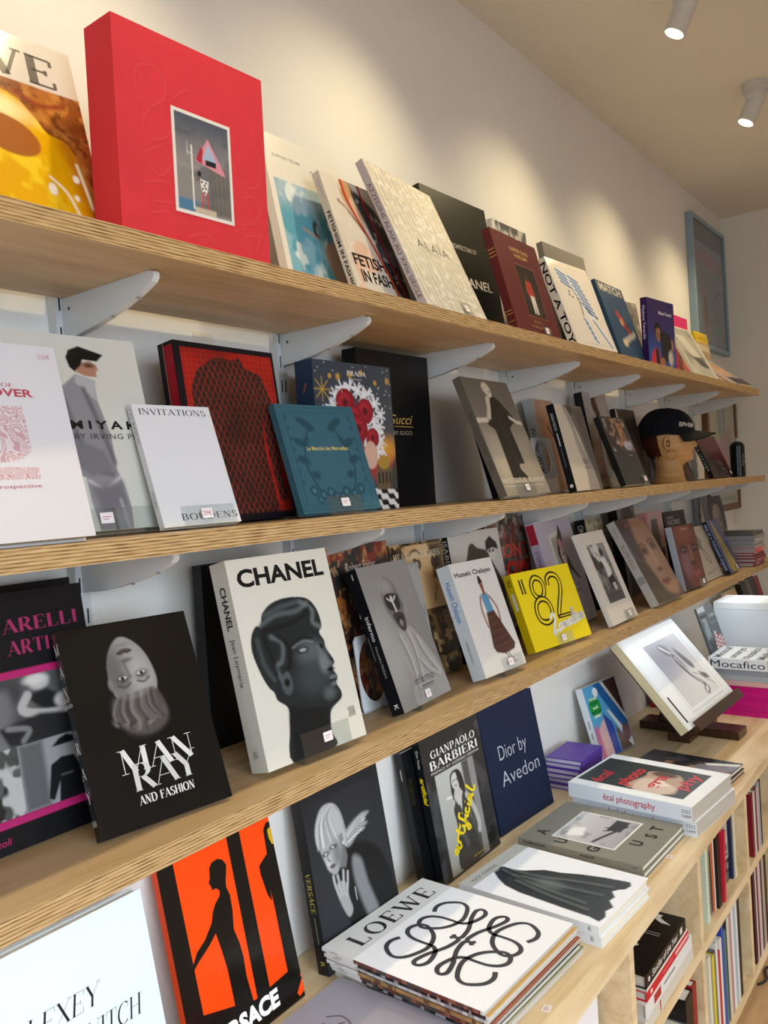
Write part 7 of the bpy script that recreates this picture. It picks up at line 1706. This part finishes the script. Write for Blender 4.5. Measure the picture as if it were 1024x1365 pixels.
# ============ dark wooden stand with an open book
def stand():
    lean = .697; OX, OY, OZ = 2.675, .820, ZC + .125
    W, Hh, T = .52, .352, .034
    r = thing('book_stand', 'dark wooden cross footed stand holding the open book', 'book stand', (3.08, .95, ZC), (0, 0, -.033))
    mb = MB(); mb.cbox(-.045, -.18, .0003, .055, .18, .030, 0xffffff, r=.003); mb.build('long_foot', 'walnut', r)
    mb = MB(); mb.cbox(-.15, -.045, .0006, -.046, .035, .034, 0xffffff, r=.003); mb.build('short_foot', 'walnut', r)
    mb = MB(); mb.cbox(.056, -.045, .0006, .16, .035, .034, 0xffffff, r=.003); mb.build('short_foot', 'walnut', r)
    # leaning plate and its ledge, in the stand's own space
    cl, sl = cos(lean), sin(lean)
    def L(yy, zz): return (OY - .95 + yy * cl + zz * sl, OZ - ZC - yy * sl + zz * cl)
    t0, t1 = T + .002, T + .016
    mb = MB(); mb.prism([L(t0, -.015), L(t1, -.015), L(t1, .30), L(t0, .30)], OX - 3.08 + .10, OX - 3.08 + .42, 'x'); mb.build('back_plate', 'walnut', r)
    mb = MB(); mb.prism([L(-.012, -.001), L(-.012, -.022), L(t1, -.022), L(t1, -.001)], OX - 3.08 + .04, OX - 3.08 + W + .01, 'x'); mb.build('ledge', 'walnut', r)
    mb = MB(); mb.prism([L(-.018, .014), L(-.018, -.022), L(-.0125, -.022), L(-.0125, .014)], OX - 3.08 + .04, OX - 3.08 + W + .01, 'x'); mb.build('ledge_lip', 'walnut', r)
    a = L(t1 + .001, .08)
    mb = MB(); mb.prism([L(t1 + .0005, .02), L(t1 + .0005, .20), (.12, .031), (.04, .031)], -.02, .03, 'x'); mb.build('strut', 'walnut', r)
    # the book
    b = thing('open_photo_book', 'open book on the dark wooden stand, a silvery figure photo on its page', 'book', (3.08 + (OX - 3.08) * cos(.033) + (OY - .95) * sin(.033), .95 - (OX - 3.08) * sin(.033) + (OY - .95) * cos(.033), OZ), (-lean, 0, -.033))
    def page(s):
        s.fill(0xe4e6e6); s.rect(.0, 0, .045, 1, 0xd0d0ca, .03, .6)
        s.line([(.24, .17), (.24, .90), (.86, .90)], .005, 0xa9aaab); s.line([(.90, .13), (.90, .86)], .005, 0x9a9b9c)
        v = s.sub(.27, .15, .855, .86); v.grad(0x9a98a2, 0xd6d4d2, 60); v.ell(.2, .2, .4, .3, 0x85828e, .4, a=.6)
        v.poly([(.30, .10), (.40, .06), (.50, .12), (.54, .22), (.48, .28), (.38, .24)], 0x77757a, .02, smooth=True); v.line([(.36, .1), (.44, .18), (.5, .24)], .03, 0xdcdada, .02, smooth=True)
        v.poly([(.50, .26), (.56, .30), (.60, .45), (.62, .62), (.74, .80), (.72, .86), (.58, .70), (.50, .52), (.47, .36)], 0x6f6d70, .02, smooth=True); v.line([(.52, .32), (.57, .5), (.62, .66), (.70, .8)], .025, 0xcfcdcd, .02, smooth=True)
        v.poly([(.66, .18), (.80, .42), (.82, .56), (.74, .56), (.66, .36)], 0x77757a, .03, smooth=True); v.poly([(.80, .64), (.95, .72), (.98, .80), (.84, .78)], 0x6a686a, .03)
        v.line([(.72, .84), (.62, .92), (.66, .97), (.76, .9), (.72, .84)], .02, 0x55535a, .01, smooth=True); v.line([(.66, .62), (.76, .68), (.98, .90)], .014, 0x8a8888, .01)
        s.bar(.06, .66, .085, .94, 0x3c3a36); s.bar(.86, .985, .995, .996, 0x2a2826)
    mb = MB(); s = Surf((0, 0, Hh), (1, 0, 0), (0, 0, -1), W, Hh, .0028, 0xe4e6e6); page(s); s.emit(mb); mb.box(.0004, 0, 0, W, .0004, Hh, 0xe0e0dc, skip=('-y',)); mb.build('open_page', 'satin', b)
    mb = MB(); mb.box(0, .0006, .001, W - .001, T - .003, Hh - .001, 0xd9cba4); mb.build('page_block', 'pages', b)
    mb = MB(); mb.box(-.002, T - .0028, -.0005, W + .002, T, Hh + .001, 0x3a362f); mb.build('back_cover', 'cloth', b)
stand()

# ============ far end of the counter: pink books, white cover book, carton
PX, PY = 3.345, .735
z = ZC
for i in range(6):
    t = .0192
    flat('pink_book', ('bottom', 'second lowest', 'third lowest', 'third highest', 'second highest', 'top')[i] + ' magenta book of the stack in front of the white carton', PX + .004 * (i % 2), PY + .003 * ((i * 2) % 3), 0, .33, .40, t, z, kind='hard', col=0xc8157a, finish='satin', pages=0xc8157a, detail=False)
    z += t + .0003
ztop = z
for i, (t, c, lb, pc) in enumerate(((.018, 0xd8a8a4, 'pale pink book lying on top of the magenta stack', 0xd8c0bc), (.022, 0xa9adb4, 'silver grey book, lower of the two between the magenta stack and the black lettered book', 0xa9adb4), (.022, 0x9aa2aa, 'silver grey book right below the black lettered white book', 0x9aa2aa))):
    flat('photo_book', lb, PX + .003 * i, PY + .004 * i, 0, .29, .21, t, z, kind='hard', col=c, finish='gloss', pages=pc, detail=False, spine=None)
    z += t + .0003
def a_moc(s):
    k = 0x1c1c1e
    for i, (t, e) in enumerate((('Mozcaf', .95), ('umaryo', .92), ('Nozaico', .95), ('Mobefi', .9))): s.text(t, .06, .2 + .25 * i, .135, 0x55585c, x1=e, bold=.03)
# its spine faces the near end
book('art_book', 'thick white book, bold black name on its spine, lying on grey books', [PX - .004, PY + .002, 0, pi / 2, .24, .215, .042], z, lambda s: a_moc(s), 'hard', 0xe2e4e6, 'satin', lambda s: s.text('Mocafico', .04, .82, .62, 0x141416, x1=.97), 0xdfe2e6, detail=False)
r = thing('white_carton', 'big white carton standing at the far end of the counter', 'box', (3.72, .62, ZC))
mb = MB(); mb.cbox(0, 0, .0003, .22, .405, .352, 0xd9e2e8, r=.002); mb.build('carton_body', 'matte', r)
mb = MB(); mb.cbox(0, 0, .3525, .22, .405, .384, 0xe6eaea, r=.002); mb.build('carton_lid', 'matte', r)
book('photo_book', 'red book standing between the wooden stand and the magenta stack', [3.335, 1.165, 0, .02, .12, .20, .022], ZC, None, 'hard', 0xb01f28, 'satin', None, 0xa81c26, detail=False)
book('photo_book', 'dark book standing behind the red one at the back of the counter', [3.46, 1.165, 0, .02, .12, .22, .02], ZC, None, 'hard', 0x251a1e, 'satin', detail=False)
# books and a wooden slab beyond the carton
def upright_book(name, label, x, y, z, t, h, d, col, spine=None, lean=0.0, face=-pi / 2, kind='hard', pages=0xd8d0c2, spine_col=None, finish='satin', group=None, k=0):
    """a book standing on its lower edge with its spine towards -Y (out of the cabinet)"""
    return book(name, label, [x + t, y, pi / 2, 0, d, h, t], z + .0004, None, kind, col, finish, spine, spine_col, pages, detail=False, group=group)
def lean_side(r, a):
    r.rotation_euler = (r.rotation_euler[0], a, r.rotation_euler[2]); return r
bx = 4.28
book('art_book', 'pale wood coloured book leaning beyond the white carton', [4.28, .99, .0, .35, .16, .36, .03], ZC, lambda s: (s.bar(.35, .1, .9, .5, 0xb9ab94), s.stroke([(.45, .15), (.6, .3), (.5, .42), (.75, .45)], .03, 0x2c2620)), 'hard', 0xbfa476, 'satin', None, 0xd6bb8a, detail=False)
for i, (t, h, c, lb) in enumerate(((.03, .37, 0x17110f, 'black book beyond the white carton, next to the pale wood coloured one'), (.035, .375, 0x5a5244, 'grey tan book between two black ones beyond the white carton'), (.03, .385, 0x141216, 'second black book beyond the white carton'), (.04, .37, 0x8a1218, 'dark red book furthest along beyond the white carton'))):
    book('art_book', lb, [4.46 + .095 * i, 1.0, .0, .25, .09, h, t], ZC, None, 'hard', c, 'satin', detail=False)

# ============ books in the cabinet
CY = cf + .012
def row(items, z, x0, group, spread=.0006):
    x = x0
    for it in items:
        t, h, c, lb = it[:4]; kw = it[4] if len(it) > 4 else {}
        x += kw.pop('gap', 0)
        upright_book(kw.pop('name', 'shelved_book'), lb, x, CY + kw.pop('dy', 0), z, t, h, kw.pop('d', .21), c, group=group, **kw)
        x += t + spread
    return x
def ticks(c, n=9):
    return lambda s: [s.bar(.05 + .9 * k / n, .25, .05 + .9 * k / n + .05, .75, c) for k in range(n)]
G1 = 'books on the middle cabinet shelf'
row([(.020, .205, 0xc9d4c0, 'pale green book on the cabinet middle shelf, against the divider', {'dy': .012, 'gap': .092}), (.021, .192, 0xb9b07a, 'yellow green patterned book beside the pale green one', {'dy': .016, 'spine': ticks(0x3c4034, 14)}),
     (.024, .192, 0x8a7a70, 'brown speckled book between the patterned and the orange ones', {'dy': .016, 'spine': ticks(0x2a2c34, 18)}), (.016, .197, 0xd2561c, 'orange book on the cabinet middle shelf', {'dy': .016}),
     (.012, .197, 0xd8d4cc, 'thin white book between the orange and the black ones', {'dy': .016}), (.030, .20, 0x16110f, 'thick black book on the cabinet middle shelf', {'dy': .008})], ZM, DIV[4] + T / 2 + .01, G1)
r = upright_book('shelved_book', 'red book leaning on the thick black one', 2.393, CY + .004, ZM, .016, .205, .2, 0xc4283c)
lean_side(r, -.03)
r = upright_book('boxed_book', 'grey box with bold black letters and small photos at the far divider', 2.512, CY + .03, ZM, .032, .225, .2, 0xb9b6a8, lambda s: (s.text('ZI', .48, .72, .45, 0x18181a, x1=.66, bold=.03), s.bar(.70, .0, 1, 1, 0x2a2a2c), s.bar(.74, .2, .84, .8, 0x8a8884), s.bar(.87, .3, .97, .9, 0x6a6866)))
row([(.016, .225, 0x22264a, 'navy book next to the grey lettered box', {'dy': .02}), (.014, .228, 0xd8d2b4, 'cream book against the divider by the navy one', {'dy': .016})], ZM, 2.5465, G1)
G2 = 'books on the cabinet bottom shelf'
row([(.018, .262, 0xd8d2bc, 'cream book first in the cabinet bottom row', {'gap': .03}), (.012, .25, 0x8d8878, 'grey beige book beside the first cream one'), (.022, .25, 0xc9b81e, 'yellow book in the cabinet bottom row'), (.012, .255, 0x5a5a5c, 'grey book after the yellow one'), (.02, .27, 0xcfcdc8, 'white book in front of the red one in the bottom row'),
     (.02, .235, 0xb81a26, 'red book in the cabinet bottom row'), (.018, .262, 0xd6d4ce, 'white book between the red and blue ones'), (.022, .29, 0x24429a, 'tall blue book in the cabinet bottom row'), (.02, .265, 0x3c6a6e, 'teal book beside the tall blue one'), (.012, .29, 0x2c2c2e, 'thin black book after the teal one'),
     (.024, .285, 0xc4c2b6, 'pale grey book in the cabinet bottom row'), (.022, .29, 0xb08078, 'dusty pink book in the cabinet bottom row'), (.022, .288, 0xd6d8da, 'white book after the dusty pink one'), (.022, .29, 0x9cb0bc, 'pale blue book after the pink one'), (.02, .291, 0xd2d2d0, 'white book beside the black one at the divider'), (.028, .294, 0x121214, 'black book closing the bottom row at the divider')], ZB, DIV[4] + T / 2 + .012, G2)
G3 = 'thin books by the far divider'
row([(.02, .2, 0x7a1c28, 'dark red thin book, first beyond the far divider', {'gap': .078}), (.022, .2, 0xc9c6c0, 'white thin book after the dark red one'), (.02, .205, 0x5a1c24, 'maroon thin book beyond the far divider'), (.02, .2, 0xc4a6a4, 'pale pink thin book beyond the far divider'), (.02, .21, 0x9aa0a8, 'grey thin book beyond the far divider'), (.018, .21, 0x1c1c2a, 'navy thin book beyond the far divider')], ZM + .0, DIV[5] + T / 2 + .005, G3)
G4 = 'books on the bottom shelf beyond the far divider'
row([(.022, .29, 0x4a1c22, 'maroon book, first on the bottom shelf beyond the far divider', {'gap': .04}), (.016, .288, 0xb9bcbc, 'grey book on the bottom shelf beyond the far divider'), (.02, .29, 0x6a1a26, 'dark red book on the bottom shelf beyond the far divider'), (.03, .288, 0xc9b6bc, 'pale mauve book on the bottom shelf beyond the far divider'), (.02, .286, 0x2a2420, 'dark brown book on the bottom shelf beyond the far divider'), (.03, .288, 0xa8988c, 'taupe book on the bottom shelf beyond the far divider'), (.03, .28, 0x17161a, 'black book on the bottom shelf beyond the far divider')], ZB, DIV[5] + T / 2 + .01, G4)
# a lying stack in the nearer compartment, spines outwards
z = ZM + .0004
SX0, SX1 = 1.725, 2.02
def lay(lb, t, c, spine, x1, w, z, pages=0xd8d2c6, paint=None, fin='satin', dx=0, back=0):
    # book height runs along the cabinet, spine to the room
    return book('stacked_book', lb, [x1, CY + back, pi / 2, pi / 2, w, x1 - SX0 - dx, t], z, paint, 'hard', c, fin, spine, c, pages, detail=False)
lay('white book at the bottom of the lying stack in the cabinet', .030, 0xc9c2b4, lambda s: s.bar(.28, .1, .30, .9, 0x9c2a2a), 2.075, .22, z); z += .0303
lay('white book with a red corner in the lying cabinet stack', .034, 0xd6d4d0, lambda s: (s.bar(.16, .2, .30, .8, 0xa8242c), s.bar(.36, .4, .6, .55, 0x7a7672)), 2.07, .215, z, dx=.01); z += .0343
lay('red spined book right under the black one in the lying cabinet stack', .022, 0xc41a2a, lambda s: (s.bar(.08, .3, .12, .7, 0xe6d0d0), s.bar(.36, .45, .6, .55, 0xd88890), s.bar(.66, .3, .98, .7, 0xe0a8ac)), 2.045, .21, z, dx=.02); z += .0223
lay('thin white book between the black and red ones in the lying cabinet stack', .006, 0xd8d4cc, None, 2.04, .205, z, dx=.02); z += .0063
def a_year(s):
    w = 0xe2dfd8
    s.serif('Y', .12, .95, .13, w, x1=.42, thick=.2, thin=.07); s.text('e', .48, .95, .13, w, bold=.03); s.text('Our', .30, .74, .10, w, x1=.85, bold=.02); s.bar(.12, .60, .55, .612, 0x8f8c86); s.bar(.12, .635, .5, .645, 0x8f8c86); s.serif('S', .25, .50, .14, w, x1=.55, thick=.2, thin=.07); s.text('t', .62, .5, .14, w, bold=.03); s.text('P', .3, .25, .14, w, bold=.03)
lay('black book with big white letters on top of the lying cabinet stack', .030, 0x121112, lambda s: (s.disc(.07, .5, .02, 0xd8d6d0), s.text('Steidler of the Year', .14, .70, .5, 0xd0cdc6, x1=.78, shear=.2, bold=.01), s.bar(.84, .25, .9, .75, 0xd0cdc6)), 2.03, .225, z, paint=a_year, dx=.02)
row([(.05, .20, 0x55585c, 'grey book in a clear wrapper on the bottom shelf of the nearer compartment', {'gap': .28, 'finish': 'gloss'}), (.055, .255, 0x1a1614, 'dark brown book with white page edges on the bottom shelf of the nearer compartment', {'pages': 0xe2ded8}), (.03, .262, 0x8a1c1e, 'deep red book beside the divider in the nearer compartment', {'pages': 0xe2ded8})], ZB, DIV[3] + T / 2 + .0, None)
r = thing('white_board', 'white board standing upright in the nearest open compartment', 'board', (1.20, CY + .07, ZB))
mb = MB(); mb.cbox(0, 0, .0003, .42, .02, .28, 0xd8d4d6, r=.002); mb.build('board_panel', 'matte', r)
r = thing('white_board', 'white board on the middle shelf of the nearest compartment, under the sticker', 'board', (1.20, CY + .06, ZM))
mb = MB(); mb.cbox(0, 0, .0003, .42, .02, .225, 0xdcd8da, r=.002); mb.build('board_panel', 'matte', r)

# price stickers along the counter edge
for x, y, a, lb in ((1.318, .687, .1, 'small white price sticker on the counter edge in front of the magazine pile'), (1.66, .70, .05, 'small pale sticker on the counter by the black cloak book'), (2.02, .69, 0, 'small pale sticker on the counter by the grey clothbound album')):
    r = thing('price_sticker', lb, 'sticker', (x, y, ZC), (0, 0, a))
    mb = MB(); s = Surf((0, .016, .0009), (1, 0, 0), (0, -1, 0), .022, .016, .01, 0xe8dcd8, False); s.bar(.2, .3, .8, .4, 0xc08a9a); s.bar(.2, .55, .65, .65, 0xc08a9a); s.emit(mb)
    mb.box(0, 0, .0003, .022, .016, .00085, 0xe8dcd8, skip=('+z',)); mb.build('sticker_paper', 'matte', r)

# a loose cable at the foot of the cabinet
mb = MB(); mb.tube(smooth_path([(2.66, .66, .0045), (2.70, .645, .0045), (2.76, .66, .0045), (2.80, .63, .0045), (2.95, .60, .0045), (3.2, .63, .0045)], 6), .004, 8, 0x17161a)
tag(mb.build('cable', 'plastic'), 'black cable lying on the floor along the foot of the cabinet', 'cable')
